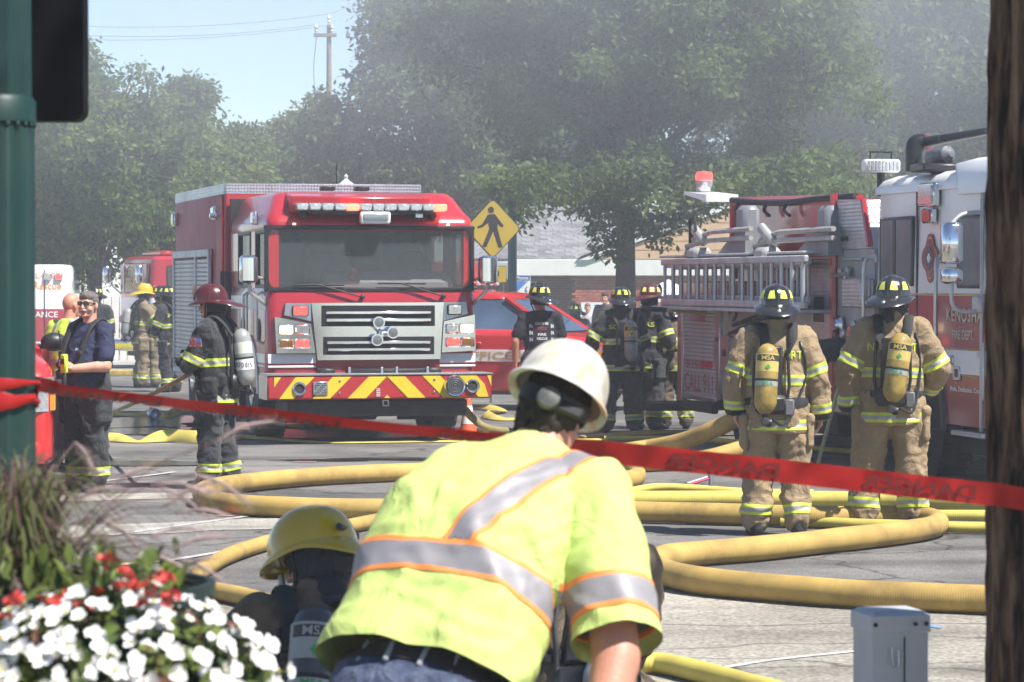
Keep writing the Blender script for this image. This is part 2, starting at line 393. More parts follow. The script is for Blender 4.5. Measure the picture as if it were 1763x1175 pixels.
# lighter concrete apron near the camera, with an irregular edge
edge = [(x, 17.6 + .35 * math.sin(x * 1.1) + .25 * noise.noise(V((x * .8, 3, 0)))) for x in np.linspace(-12, 12, 60)]
sheet('concrete_apron', [(-12, -10)] + [(12, -10)] + edge[::-1], .008, m_conc)
# old light concrete strips across the road (worn crossing bands)
m_strip = mat_ground('worn pale crossing strip', (.27, .25, .21), (.36, .335, .29), (.42, .395, .345), crack=.6)
def band(name, pts, w, mat, z):
    """strip through ground pixels pts with width w metres, ragged edge"""
    a = [G(*p) for p in pts]; c = spline(a, 10); L = []; Rr = []
    for i, p in enumerate(c):
        t = (c[min(i + 1, len(c) - 1)] - c[max(i - 1, 0)]).normalized(); nn = V((-t.y, t.x, 0)); k = w / 2 * (1 + .25 * noise.noise(p * 1.7))
        k2 = w / 2 * (1 + .25 * noise.noise(p * 1.9 + V((9, 9, 9))))
        L.append(p + nn * k); Rr.append(p - nn * k2)
    return sheet(name, [(p.x, p.y) for p in L + Rr[::-1]], z, mat)
band('crossing_strip', [(60, 862), (200, 857), (345, 855)], .75, m_strip, .0085)
band('crossing_strip', [(-60, 930), (180, 915), (420, 905), (620, 900)], .95, m_strip, .0085)
m_line = M('worn white road paint', (.52, .51, .49), .8, 0, .3, 14, dirt=.8, dcol=(.16, .15, .14), dscale=5)
m_yline = M('worn yellow road paint', (.55, .38, .07), .8, 0, .3, 10, dirt=.6, dcol=(.17, .15, .12), dscale=4)
for pts, w_ in (([(150, 834), (240, 823), (300, 815)], .06), ([(190, 925), (330, 905), (480, 884)], .07), ([(200, 977), (300, 967), (420, 946)], .07), ([(1230, 1158), (1330, 1142), (1480, 1126)], .05), ([(120, 985), (230, 972), (300, 970)], .05)):
    band('road_marking', pts, w_, m_line if pts[0][0] != 120 else m_yline, .0125)
m_orange = M('orange survey paint', (.75, .2, .1), .8, 0, .35, 30, dirt=.5, dcol=(.2, .17, .15), dscale=14)
band('spray_mark', [(375, 890), (395, 891), (412, 890)], .10, m_orange, .0125)
band('spray_mark', [(505, 797), (530, 797), (545, 797)], .08, m_orange, .0125)
m_blue = M('blue survey paint', (.1, .3, .8), .8, 0, .3, 30)
band('spray_mark', [(1597, 1080), (1608, 1084), (1622, 1086)], .04, m_blue, .0125)
# tar seams and grit
m_tar = M('tar seam', (.03, .029, .028), .8, 0, .3, 9)
for k_, (pts, w_) in enumerate((([(180, 946), (330, 934), (480, 925), (620, 920)], .03), ([(1140, 1079), (1300, 1082), (1480, 1077), (1763, 1079)], .018), ([(1240, 1156), (1500, 1150), (1763, 1142)], .012), ([(200, 972), (300, 968), (430, 962)], .05), ([(560, 792), (660, 789), (780, 791)], .09), ([(1130, 925), (1240, 920), (1420, 916)], .05), ([(1300, 970), (1450, 955), (1690, 945)], .03), ([(90, 800), (260, 790), (420, 800)], .025), ([(400, 1010), (480, 1004), (560, 1002)], .02))): band('tar_seam', pts, w_ * .6, m_tar, .0105 + .0001 * k_)
# wet ground and puddles
m_wet = M('wet asphalt', (.05, .05, .052), .12, 0, .3, 2, spec=.6, bump=.15, bscale=6)
def puddle(px, py, rx, ry, seed):
    c = G(px, py); pts = []
    for i in range(48):
        q = 2 * math.pi * i / 48; k = 1 + .5 * noise.noise(V((math.cos(q) * 1.6, math.sin(q) * 1.6, seed)))
        pts.append((c.x + math.cos(q) * rx * k, c.y + math.sin(q) * ry * k))
    return sheet('puddle', pts, .0145, m_wet)
for i, a in enumerate([(260, 728, 1.1, 1.5), (205, 745, .8, .9), (430, 735, .9, 1.2), (610, 745, 1.4, 1.6), (255, 800, .9, .35), (940, 770, 1.2, .6), (1330, 745, 1.2, 1.0), (560, 795, .5, .15), (700, 793, .7, .2), (1180, 758, 1.3, .5)]): puddle(*a, i * 3.7)
# kerb and far pavement
b = MB(); b.box((0, 60.15, .065), (240, .3, .13), .02); tag(b.build('kerb', m_walk), kind='structure')
b = MB(); b.box((0, 66.3, .06), (240, 12, .11), 0); tag(b.build('pavement', m_walk), kind='structure')
b = MB(); b.box((-8, 59.93, .055), (30, .12, .1), .01); tag(b.build('kerb_paint', m_yline), kind='structure')

# ------------------------------------------------------------------ foliage
def mat_leaf(name, col, trl=.35):
    m = bpy.data.materials.new(name); m.use_nodes = True; n = m.node_tree.nodes; l = m.node_tree.links; b = n['Principled BSDF']
    b.inputs['Roughness'].default_value = .55; b.inputs['Specular IOR Level'].default_value = .35
    tc = n.new('ShaderNodeTexCoord'); nz = n.new('ShaderNodeTexNoise'); nz.inputs['Scale'].default_value = 1.1; nz.inputs['Detail'].default_value = 6; l.new(tc.outputs['Object'], nz.inputs[0])
    r = n.new('ShaderNodeValToRGB'); e = r.color_ramp.elements
    e[0].position = .35; e[0].color = (col[0] * .6, col[1] * .7, col[2] * .7, 1); e[1].position = .68; e[1].color = (col[0] * 1.45, col[1] * 1.25, col[2] * 1.0, 1); l.new(nz.outputs[0], r.inputs[0])
    l.new(r.outputs[0], b.inputs['Base Color'])
    t = n.new('ShaderNodeBsdfTranslucent'); l.new(r.outputs[0], t.inputs[0]); mx = n.new('ShaderNodeMixShader'); mx.inputs[0].default_value = trl
    l.new(b.outputs[0], mx.inputs[1]); l.new(t.outputs[0], mx.inputs[2]); l.new(mx.outputs[0], n['Material Output'].inputs[0]); return m
leaf1 = mat_leaf('locust leaf', (.12, .18, .06), .5); leaf2 = mat_leaf('maple leaf', (.125, .19, .045), .5); leaf3 = mat_leaf('dark leaf', (.105, .165, .055), .5)
bark = M('bark', (.075, .06, .05), .95, 0, .35, 5, bump=.8, bscale=14, dirt=.4, dcol=(.14, .13, .11))
def leaf_mesh(name, clumps, per, size, mat, droop=.5, seed=1):
    """clumps: (x,y,z,r); leaf sprays as small folded rhombi hung along drooping twigs"""
    g = np.random.default_rng(seed); cl = np.array(clumps); N = len(cl) * per
    cn = np.maximum(12, (per * (cl[:, 3] / np.median(cl[:, 3])) ** 2).astype(int)); ci = np.repeat(np.arange(len(cl)), cn); N = len(ci); d = g.normal(size=(N, 3)); d /= np.linalg.norm(d, axis=1)[:, None]
    rad = g.random(N) ** .45
    # sprays: groups of 6 leaves share a twig direction
    k = 6; tw = g.normal(size=(N // k + 1, 3)); tw[:, 2] = -abs(tw[:, 2]) * droop - .15; tw /= np.linalg.norm(tw, axis=1)[:, None]; tw = np.repeat(tw, k, 0)[:N]
    base = cl[ci, :3] + (d * rad[:, None] * cl[ci, 3][:, None]) * np.array([1, 1, .68])
    gb = base[(np.arange(N) // k) * k]; t = (np.arange(N) % k) / k
    pos = gb + tw * (t * size * 3.2)[:, None] + g.normal(size=(N, 3)) * size * .28
    ax = tw + g.normal(size=(N, 3)) * .65; ax /= np.linalg.norm(ax, axis=1)[:, None]
    nr = g.normal(size=(N, 3)) + np.array([0, 0, 1.1]); sd = np.cross(ax, nr); sd /= np.linalg.norm(sd, axis=1)[:, None] + 1e-9
    L = size * (.65 + .7 * g.random(N))[:, None]; W = L * .24
    v = np.stack([pos, pos + ax * L * .5 + sd * W, pos + ax * L, pos + ax * L * .5 - sd * W], 1).reshape(-1, 3)
    return raw_mesh(name, v, np.arange(4 * N).reshape(-1, 4), mat)
def tree(name, label, base, top, clumps, tr, per, size, lmat, fork=.45, seed=1, group=None, lean=(0, 0), limbs=7, twigs=90, droop=.5):
    """base world point; clumps relative to the base"""
    t = thing(name, label, 'tree', base, group=group); g = random.Random(seed)
    b = MB(); fz = top * fork
    tp = [V((0, 0, -.05)), V((lean[0] * .2, lean[1] * .2, fz * .35)), V((lean[0] * .6, lean[1] * .6, fz * .7)), V((lean[0], lean[1], fz)), V((lean[0] * 1.3, lean[1] * 1.3, top * .75))]
    c = spline(tp, 5); b.tube(c, [tr * (1.25 - .2 * min(i, 3) / 3 - .75 * (i / len(c)) ** 1.3) for i in range(len(c))], 14)
    ends = []
    cs = sorted(clumps, key=lambda q: -q[3])[:limbs * 4]; g.shuffle(cs)
    for q in cs[:limbs * 2]:
        st = c[g.randint(int(len(c) * .35), len(c) - 3)]; e = V(q[:3]); mid = st.lerp(e, .5) + V((g.uniform(-.3, .3), g.uniform(-.3, .3), .35)); 
        p = spline([st, mid, e], 5); b.tube(p, [tr * .38 * (1 - .8 * i / len(p)) for i in range(len(p))], 7); ends += p[3:]
    for q in clumps[:twigs]:
        e = V(q[:3]); st = min(ends, key=lambda p: (p - e).length); m = st.lerp(e, .5) + V((0, 0, .15)); p = spline([st, m, e], 3); b.tube(p, [tr * .1 * (1 - .6 * i / len(p)) + .006 for i in range(len(p))], 5)
    b.build('trunk', bark, t, 60)
    o = bpy.data.objects.new('crown', leaf_mesh('crown', clumps, per, size, lmat, droop, seed)); COL.objects.link(o); o.parent = t
    return t
def crown_clumps(n, c, r, rc, seed, zmin=None, shell=.55):
    g = random.Random(seed); out = []
    while len(out) < n:
        d = V((g.gauss(0, 1), g.gauss(0, 1), g.gauss(0, 1))).normalized() * (shell + (1 - shell) * g.random()) if g.random() < .75 else V((g.uniform(-.6, .6), g.uniform(-.6, .6), g.uniform(-.6, .6)))
        k = 1 + .3 * noise.noise(d * 2.1 + V((seed, 0, 0)))
        p = V((c[0] + d.x * r[0] * k, c[1] + d.y * r[1] * k, c[2] + d.z * r[2] * k))
        if zmin and p.z < zmin: continue
        out.append((p.x, p.y, p.z, g.uniform(*rc)))
    return out
# big honey locust in the middle
tb = P(1077, 667, 97); tb.z = 0
def rel(px, py, s, r, base): p = P(px, py, s) - base; return (p.x, p.y, p.z, r)
cl = crown_clumps(300, (.3, .0, 7.3), (4.5, 4.2, 3.6), (.4, .8), 3, zmin=3.4); cl = [c for c in cl if c[2] - c[3] * .5 > (4.2 if c[0] < -.5 else 3.35)]
for px, py, r in ((1040, 395, .38), (1075, 375, .45), (1120, 385, .4), (1155, 370, .35), (1010, 350, .3), (945, 352, .2), (900, 360, .18), (1190, 340, .5), (1050, 420, .28), (1140, 400, .3), (980, 330, .25), (885, 322, .35), (880, 300, .45), (850, 312, .3), (868, 372, .16), (884, 352, .2), (872, 344, .2), (878, 368, .14), (890, 380, .12), (1250, 300, .6), (1380, 290, .6), (1430, 270, .5), (1300, 310, .5)): cl.append(rel(px, py, 100 if px > 1000 else 104, r, tb))
gq = random.Random(12)
for _ in range(75):
    qx = gq.uniform(905, 1490); cl.append(rel(qx, gq.uniform(255, 330 if qx < 1010 else 352), gq.uniform(92, 106), gq.uniform(.26, .46), tb))
tree('honey_locust_tree', 'large locust tree with feathery drooping leaves beside the brick building', tb, 10.5, cl, .20, 400, .125, leaf1, .42, 5, limbs=9)
# locust left of it, further back, against the sky
b0 = P(735, 640, 76); b0.z = 0
cl = crown_clumps(250, (.1, 0, 6.2), (2.5, 2.8, 4.2), (.42, .8), 9, zmin=3.2) + crown_clumps(34, (-2.1, -.3, 5.3), (.85, .8, 1.25), (.3, .5), 10, shell=.3); cl = [c for c in cl if c[0] - c[3] > (-1.8 if c[2] + c[3] > 7.1 else -3.1)]
tree('honey_locust_tree', 'tall locust tree behind the red rescue engine, right of the utility pole', b0, 11.5, cl, .2, 270, .145, leaf1, .4, 8)
# shaded trees on the right behind the white-cab engine
b0 = P(1560, 640, 80); b0.z = 0
cl = crown_clumps(330, (0, 0, 6.4), (3.4, 3.2, 4.9), (.5, .9), 21, zmin=2.0)
tree('shade_tree', 'dense dark tree in the smoke behind the white cab of the engine', b0, 11.5, cl, .22, 230, .18, leaf3, .35, 12)
b0 = P(1350, 600, 46); b0.z = 0
cl = crown_clumps(280, (0, 0, 9.4), (5.6, 4.2, 6.2), (.7, 1.3), 22, zmin=4.6)
tree('shade_tree', 'tall hazy tree filling the gap between the locust and the dark tree', b0, 13.0, cl, .25, 190, .22, leaf3, .35, 13)
b0 = P(940, 600, 46); b0.z = 0
cl = crown_clumps(280, (0, 0, 10.3), (5.4, 4, 5.0), (.7, 1.25), 23, zmin=6.0)
tree('shade_tree', 'hazy tree rising behind the shingled roof of the brick building', b0, 13.5, cl, .25, 170, .24, leaf3, .35, 14)
# left side trees
specs = [
    (165, 640, 74, 'round maple with a dark trunk behind the parked ambulance', 'maple_tree', [((0, 0, 4.6), (2.3, 2.2, 2.4), 190), ], leaf2, 7.2, .19),
    (60, 640, 72, 'leafy maple partly hidden by the green lamp post', 'maple_tree', [((0, 0, 4.4), (2.2, 2.2, 2.6), 190), ((.9, 0, 6.9), (.6, .6, .75), 30), ((1.25, 0, 6.0), (.45, .5, .4), 16)], leaf2, 7.6, .18),
    (285, 640, 70, 'maple with a pointed leader poking above the other left trees', 'maple_tree', [((0, 0, 4.1), (1.7, 2, 2.0), 150), ((.2, 0, 5.9), (.75, .8, .5), 36), ((.45, 0, 6.5), (.42, .45, .5), 22)], leaf2, 7.0, .17),
    (385, 615, 62, 'lower leafy tree just above the roof of the red rescue engine', 'maple_tree', [((0, 0, 4.0), (1.6, 1.8, 1.7), 120), ((.5, 0, 5.8), (.55, .5, .45), 22)], leaf2, 6.0, .16),
    (500, 605, 56, 'hazy tree in front of the brick chimney', 'maple_tree', [((0, 0, 4.4), (2.0, 2.0, 2.3), 160), ((.2, 0, 6.5), (.8, .7, .45), 20)], leaf1, 7.0, .17)]
for i, (px, py, s_, lb, nm, parts_, lm, top, tr) in enumerate(specs):
    b0 = P(px, py, s_); b0.z = 0; cl = []
    for c_, r_, n_ in parts_: cl += crown_clumps(n_, c_, r_, (.32, .62), 31 + i * 3 + n_, zmin=1.9, shell=.4)
    tree(nm, lb, b0, top, cl, tr, 200, .15 if s_ > 65 else .18, lm, .38, 40 + i, limbs=6)

# foreground trunk, right edge of the picture
def fg_trunk():
    t = thing('foreground_tree', 'dark rough-barked tree trunk close by at the right edge, red tape round it', 'tree', P(1822, 900, 588).xy.to_3d())
    n, k = 110, 170; H = 5.2; vs = []; rs = []
    for j in range(k):
        z = -.02 + H * j / (k - 1); ring = []; base = .198 + .07 * math.exp(-z * 3) - .006 * z + .005 * noise.noise(V((0, 0, z * 1.8)))
        cx = .012 * math.sin(z * 1.6 + 1.4)
        for i in range(n):
            q = 2 * math.pi * i / n; p = V((math.cos(q), math.sin(q), 0))
            f = noise.noise(V((p.x * 5.2, p.y * 5.2, z * 1.7 + .5 * noise.noise(V((p.x * 2, p.y * 2, z * 3))))))
            rg = (1 - abs(f) * 2.2); f2 = noise.noise(V((p.x * 14, p.y * 14, z * 6)))
            rr_ = base - .006 + .03 * min(rg, .6) + .009 * f2 + .003 * noise.noise(V((p.x * 40, p.y * 40, z * 22)))
            ring.append(V((cx + p.x * rr_, p.y * rr_, z)))
        rs.append(ring)
    b = MB(); b.rings(rs)
    fb = bpy.data.materials.new('furrowed bark'); fb.use_nodes = True; n = fb.node_tree.nodes; l = fb.node_tree.links; pbs = n['Principled BSDF']; pbs.inputs['Roughness'].default_value = .95; pbs.inputs['Specular IOR Level'].default_value = .1
    tc = n.new('ShaderNodeTexCoord'); mp = n.new('ShaderNodeMapping'); mp.inputs['Scale'].default_value = (26, 26, 4); l.new(tc.outputs['Object'], mp.inputs[0]); nz = n.new('ShaderNodeTexNoise'); nz.inputs['Scale'].default_value = 1; nz.inputs['Detail'].default_value = 6; nz.inputs['Roughness'].default_value = .6; l.new(mp.outputs[0], nz.inputs[0])
    rp = n.new('ShaderNodeValToRGB'); e = rp.color_ramp.elements; e[0].position = .38; e[0].color = (.012, .009, .007, 1); e[1].position = .66; e[1].color = (.20, .13, .09, 1); k_ = e.new(.5); k_.color = (.085, .052, .035, 1); l.new(nz.outputs[0], rp.inputs[0]); l.new(rp.outputs[0], pbs.inputs[0])
    bpn = n.new('ShaderNodeBump'); bpn.inputs['Strength'].default_value = .9; bpn.inputs['Distance'].default_value = .02; l.new(nz.outputs[0], bpn.inputs['Height']); l.new(bpn.outputs[0], pbs.inputs['Normal'])
    fb_old = M('furrowed dark bark', (.095, .06, .042), .95, 0, .6, 16, bump=.9, bscale=45, dirt=.35, dcol=(.10, .085, .06), dscale=6)
    b.build('trunk', fb, t, 70)
    cl = crown_clumps(70, (0, 0, 6.6), (2.4, 2.4, 1.3), (.4, .7), 77, zmin=5.3)
    b = MB()
    for q in cl[:14]: p = spline([V((0, 0, 4.9)), V((q[0] * .5, q[1] * .5, 5.9)), V(q[:3])], 4); b.tube(p, [.09 * (1 - .8 * i / len(p)) for i in range(len(p))], 7)
    b.build('limb', fb, t, 60)
    o = bpy.data.objects.new('crown', leaf_mesh('crown', cl, 160, .14, leaf1, .5, 78)); COL.objects.link(o); o.parent = t
    return t
fg_trunk()

# ------------------------------------------------------------------ brick building
S = 55.0
def bx(px, s=S): return (px - 881.5) / s
def bz(py, s=S): return CAMZ - (py - 488) / s
brick_m = M('red brick', (.30, .105, .07), .85, 0, .28, 3.3, bump=.3, bscale=40)
mortar = M('mortar', (.36, .30, .26), .9, 0, .1, 9)
siding_m = M('peach siding', (.62, .40, .23), .7, 0, .05, 4)
wtrim = M('white painted trim', (.78, .77, .74), .6, 0, .04, 3, dirt=.1)
shing = [M('grey shingle %s' % a, (c, c, c * 1.02), .9, 0, .25, 5, bump=.4, bscale=50) for a, c in (('light', .21), ('mid', .165), ('dark', .125))]
DB = FPX / S
bld = thing('brick_building', 'low brick building with white fascia, grey shingle roof and peach gable', 'building', (bx(1010), DB, 0))
ox = bx(1010)
def L(px): return bx(px) - ox
b = MB(); b.box((L(1200), 3.0, 1.2), (L(1400) - L(990), 5.9, 2.4)); b.box((L(900), 4.2, 1.2), (L(996) - L(806), 3.6, 2.4)); b.build('wall_core', mortar, bld)
# individual bricks: front wall
bm_ = [MB().box((0, 0, 0), (.222, .05, .072), .004).mesh('brick', M('red brick %d' % i, (.36 * k, .10 * k, .06 * k), .85, 0, .2, 3, bump=.3, bscale=40)) for i, k in enumerate((.8, 1., 1.15, .95))]
n_b = 0; rest = MB(); z = .5
row = 0
x0b, x1b = L(990), L(1400)
zz = 2.1
while zz > .02:
    xx = x0b + .12 - (.117 if row % 2 else 0)
    while xx < x1b:
        if n_b < 300 and xx < L(1150): inst('brick', bm_[random.randrange(4)], bld, (xx, .035, zz), (0, 0, random.uniform(-.01, .01))); n_b += 1
        elif zz > .02: rest.box((xx, .035, zz), (.222, .05, .072))
        xx += .234
    xx = L(806) + (.117 if row % 2 else 0)
    while xx < x0b - .1:
        rest.box((xx, 2.385, zz), (.222, .05, .072)); xx += .234
    row += 1; zz -= .0845
o = rest.build('brick_field', bm_[1].materials[0], bld, 0); o['kind'] = 'stuff'
b = MB(); b.box((L(1140), -.03, bz(461)), (L(1400) - L(878), .26, bz(447) - bz(476)), .02); b.build('fascia', wtrim, bld)
b = MB(); b.box((L(850), .1, bz(466)), (L(878) - L(806), .8, .55), .02); b.build('fascia', M('grey painted soffit', (.45, .44, .43), .7), bld)
# roof: sheet and shingles
z0, z1, y0, y1 = bz(446), 4.42, -.11, 5.2
b = MB(); b.add([(L(790), y0, z0), (L(1420), y0, z0), (L(1420), y1, z1), (L(790), y1, z1), (L(790), y1, z1 - .2), (L(1420), y1, z1 - .2), (L(1420), y0, z0 - .12), (L(790), y0, z0 - .12)], [(0, 1, 2, 3), (4, 5, 6, 7), (0, 7, 6, 1), (3, 2, 5, 4), (0, 3, 4, 7), (1, 6, 5, 2)])
b.add([(L(790), y1, z1), (L(1420), y1, z1), (L(1420), y1 + 6, z0), (L(790), y1 + 6, z0)], [(0, 1, 2, 3)])
rf = b.build('roof', shing[1], bld)
ang = math.atan2(z1 - z0, y1 - y0); sl = math.hypot(z1 - z0, y1 - y0); rest = MB(); n_s = 0
sm = [MB().box((0, 0, 0), (.40, .29, .014), 0).mesh('shingle', m) for m in shing]
nr = int(sl / .21); rm = Matrix.Rotation(ang + .035, 3, 'X')
for r_ in range(nr):
    t = (r_ + .5) / nr; y = y0 + (y1 - y0) * t; z = z0 + (z1 - z0) * t + .018
    xx = L(795) + (.2 if r_ % 2 else 0) + random.uniform(-.05, .05)
    while xx < L(1415):
        wv_ = random.uniform(.9, 1.02)
        if n_s < 300 and L(826) < xx < L(1040): inst('shingle', sm[random.choice((0, 0, 1, 1, 1, 2))], rf, (xx, y, z), (ang + .035, 0, 0), (wv_, 1, 1)); n_s += 1
        else: rest.box((xx, y, z), (.40 * wv_, .29, .014), 0, rm)
        xx += .41
o = rest.build('shingle_field', shing[0], rf, 0); o['kind'] = 'stuff'
# front gable with peach siding boards
gx0, gx1, gzp = L(1015), L(1420), bz(300)
gz0 = bz(447)
b = MB(); b.prism([(gx0 + .5, gz0), (gx1, gz0), (gx1, gzp), (gx1 - .1, gzp)], -.12, -.07, 'y'); b.build('gable_sheathing', siding_m, bld)
zz = gz0; slope = (gzp - gz0) / (gx1 - gx0)
while zz < gzp - .25:
    xl = gx0 + (zz - gz0) / slope + .15
    b = MB(); b.prism([(xl, zz + .01), (gx1, zz + .01), (gx1, zz + .27), (xl + .27 / slope, zz + .27)], -.17, -.125, 'y'); b.build('siding_board', siding_m, bld, 30); zz += .285
b = MB(); b.prism([(gx0 - .35, gz0 - .02), (gx0 - .05, gz0 - .02), (gx1, gzp + .02), (gx1, gzp + .24)], -.24, -.13, 'y'); b.build('barge_board', wtrim, bld)
b = MB(); b.add([(gx0 - .4, -.24, gz0 + .05), (gx1, -.24, gzp + .3), (gx1, 5, gzp + .3), (gx0 - .4 + 3.0, 5, gz0 + 1.5)], [(0, 1, 2, 3)]); b.build('gable_roof', shing[1], bld)
# door, windows and frames left
for px0, px1, py0, py1 in ((822, 842, 488, 560), (846, 868, 482, 590), (903, 925, 484, 520)):
    b = MB(); b.box((L((px0 + px1) / 2), 2.3, bz((py0 + py1) / 2)), ((px1 - px0) / S, .08, (py1 - py0) / S), .01); wdw = b.build('window', wtrim, bld)
    b = MB(); b.box((L((px0 + px1) / 2), 2.25, bz((py0 + py1) / 2)), ((px1 - px0) / S - .12, .04, (py1 - py0) / S - .12)); b.build('pane', glass_d, wdw)
# advert poster fixed to the brick wall
b = MB(); b.box((L(1024), -.02, bz(546)), (.87, .03, .90), .005); po = b.build('wall_poster', M('poster paper', (.76, .80, .84), .6, 0, .03, 3), bld)
pb = M('poster blue print', (.12, .28, .55), .6)
text('Looking for best', pb, po, (L(1024), -.036, bz(545)), (1, 0, 0), (0, 0, 1), .075, .62, off=0); text('in your health', pb, po, (L(1024), -.036, bz(552)), (1, 0, 0), (0, 0, 1), .075, .55, off=0)
b = MB(); b.box((L(1032), -.036, bz(526)), (.3, .006, .05)); b.build('print_line', pb, po)

# pay-phone sign
t = thing('phone_sign', 'small blue and white phone sign on a post left of the brick wall', 'sign', (P(899, 560, 66).x, FPX / 66, 0))
b = MB(); b.tube([(0, .04, 0), (0, .04, 2.05)], .035); b.build('post', steel, t)
b = MB(); b.box((0, 0, CAMZ - (491 - 488) / 66), (.42, .05, .52), .01); b.build('sign_panel', white_p, t)
zc = CAMZ - 3 / 66
b = MB(); b.box((0, -.029, zc + .19), (.41, .006, .13)); b.build('sign_band', M('deep blue print', (.05, .10, .36), .5), t)
b = MB(); b.prism([(-.2, zc - .24), (-.2, zc + .1), (.15, zc + .1)], -.031, -.026, 'y'); b.build('sign_field', M('phone blue print', (.06, .18, .62), .5), t)
text('Phone', white_p, t, (0, -.034, zc + .185), (1, 0, 0), (0, 0, 1), .085, .32, off=0)
b = MB(); b.tube([(.13, -.032, zc - .04), (.09, -.032, zc - .1), (.13, -.032, zc - .18)], .014, 6); b.build('handset_symbol', M('deep blue print', (.05, .10, .36)), t)

# houses far left and centre
slate = M('slate roof', (.20, .19, .20), .85, 0, .2, 3, bump=.3, bscale=10)
def house(name, label, px0, px1, eave, ridge, s_, wall, depth=8, chim=None, wins=()):
    D = FPX / s_; xa, xb = (px0 - 881.5) / s_, (px1 - 881.5) / s_; ze, zr = CAMZ - (eave - 488) / s_, CAMZ - (ridge - 488) / s_
    t = thing(name, label, 'house', ((xa + xb) / 2, D, 0)); W = xb - xa
    b = MB(); b.box((0, depth / 2, ze / 2), (W - .4, depth - .6, ze)); b.build('wall', wall, t)
    b = MB(); b.prism([(-.3, ze - .05), (depth + .3, ze - .05), (depth / 2, zr)], -W / 2, W / 2, 'x'); rf = b.build('roof', slate, t)
    k = int(math.hypot(depth / 2, zr - ze) / .35)
    for j in range(k):
        f = j / k; b = MB(); b.box((0, -.3 + (depth / 2 + .3) * f + .02, ze + (zr - ze) * f + .02), (W, .4, .03), 0, Matrix.Rotation(math.atan2(zr - ze, depth / 2 + .3), 3, 'X')); b.build('slate_course', slate, rf, 0)
    if chim:
        cx = (chim[0] - 881.5) / s_ - (xa + xb) / 2; cw = (chim[1] - chim[0]) / s_; zt = CAMZ - (chim[2] - 488) / s_
        b = MB(); b.box((cx + cw / 2, depth / 2 - .8, (zt + ze) / 2), (cw, cw * .8, zt - ze), .02); b.box((cx + cw / 2, depth / 2 - .8, zt), (cw * 1.15, cw, .2), .02); b.build('chimney', M('chimney brick', (.28, .2, .17), .9, 0, .2, 4), rf)
    for wx, wz, ww, wh in wins:
        b = MB(); b.box((wx, .27, wz), (ww + .2, .12, wh + .2), .02); wd = b.build('window', wtrim, t); b = MB(); b.box((wx, .2, wz), (ww, .04, wh)); b.build('pane', glass_d, wd)
    return t
house('house', 'dark-roofed house with a brick chimney showing above the left trees', 325, 560, 262, 221, 46, M('cream clapboard', (.5, .47, .42), .8), 9, (482, 506, 186), [(-1, 4.5, .9, 1.4), (1.2, 4.5, .9, 1.4)])
house('house', 'pale two-storey house glimpsed through the locust branches', 905, 1075, 330, 215, 42, M('white clapboard', (.62, .62, .6), .8), 8, None, [(-1, 4.6, .9, 1.5), (.9, 4.6, .9, 1.5)])
# white board fence left of the far engine
t = thing('board_fence', 'white board fence behind the man in the navy shirt', 'fence', (P(200, 600, 76).x, FPX / 76, .11))
wf = M('white fence paint', (.68, .67, .64), .7, 0, .06, 4, dirt=.25)
bme = MB().box((0, 0, .75), (.15, .025, 1.5), .006).mesh('board', wf)
for i in range(13): inst('board', bme, t, (-1.1 + .18 * i, 0, 0))
for z in (.35, 1.2):
    b = MB(); b.box((0, .04, z), (2.5, .05, .09)); b.build('rail', wf, t)
# utility pole and wires
t = thing('utility_pole', 'wooden utility pole with a crossarm at the top of the picture', 'utility pole', (P(567, 600, 52).x, FPX / 52, 0))
wood = M('weathered pole wood', (.2, .17, .14), .9, 0, .2, 6, bump=.3, bscale=30)
tz = CAMZ + 470 / 52
b = MB(); b.tube([(0, 0, 0), (0, 0, 6), (0, 0, tz - .5)], [.14, .11, .075], 12); b.build('pole', wood, t)
b = MB(); b.box((-.12, -.1, tz - .85), (.75, .1, .12), .01); b.build('crossarm', wood, t); b = MB(); b.box((-.05, -.12, tz - 3.6), (.5, .08, .1), .01); b.build('crossarm', wood, t)
ins_m = M('porcelain', (.6, .58, .55), .3)
for x, z in ((0, tz - .45), (-.42, tz - .76), (.1, tz - .76)):
    b = MB(); b.lathe([(.03, 0), (.06, .04), (.035, .1), (.07, .16), (.04, .22), (.02, .3)], 10, (x, -.1, z)); b.build('insulator', ins_m, t)
b = MB(); b.lathe([(.12, 0), (.14, .05), (.14, .45), (.1, .5)], 12, (-.34, -.05, tz - 3.7)); b.build('fuse_cutout', ins_m, t)
b = MB(); b.tube(spline([(-.4, -.1, tz - .8), (-.5, -.1, tz - 2), (-.42, -.05, tz - 3.2)], 6), .012, 5); b.build('drop_lead', blackp, t)
wire_m = M('overhead wire', (.16, .16, .17), .6)
up = V((P(567, 600, 52).x, FPX / 52, 0))
for k, (x, z, px, py, lb) in enumerate(((0, tz - .15, -60, 44, 'uppermost overhead wire running left from the pole top'), (-.42, tz - .5, -60, 58, 'middle overhead wire running left from the crossarm'), (.1, tz - .5, -60, 69, 'lowest overhead wire of the three left of the pole'))):
    a = up + V((x, -.1, z)); e = P(px, py - 12, 60); pts = [a.lerp(e, i / 16) - V((0, 0, .35 * 4 * (i / 16) * (1 - i / 16))) for i in range(17)]
    tag(MB().tube(pts, .009, 5).build('overhead_wire', wire_m), lb, 'wire', 'overhead wires')
a = up + V((0, -.1, tz - .15)); e = P(760, -40, 50)
tag(MB().tube([a.lerp(e, i / 8) for i in range(9)], .009, 5).build('overhead_wire', wire_m), 'short overhead wire leading right from the pole top into the leaves', 'wire', 'overhead wires')

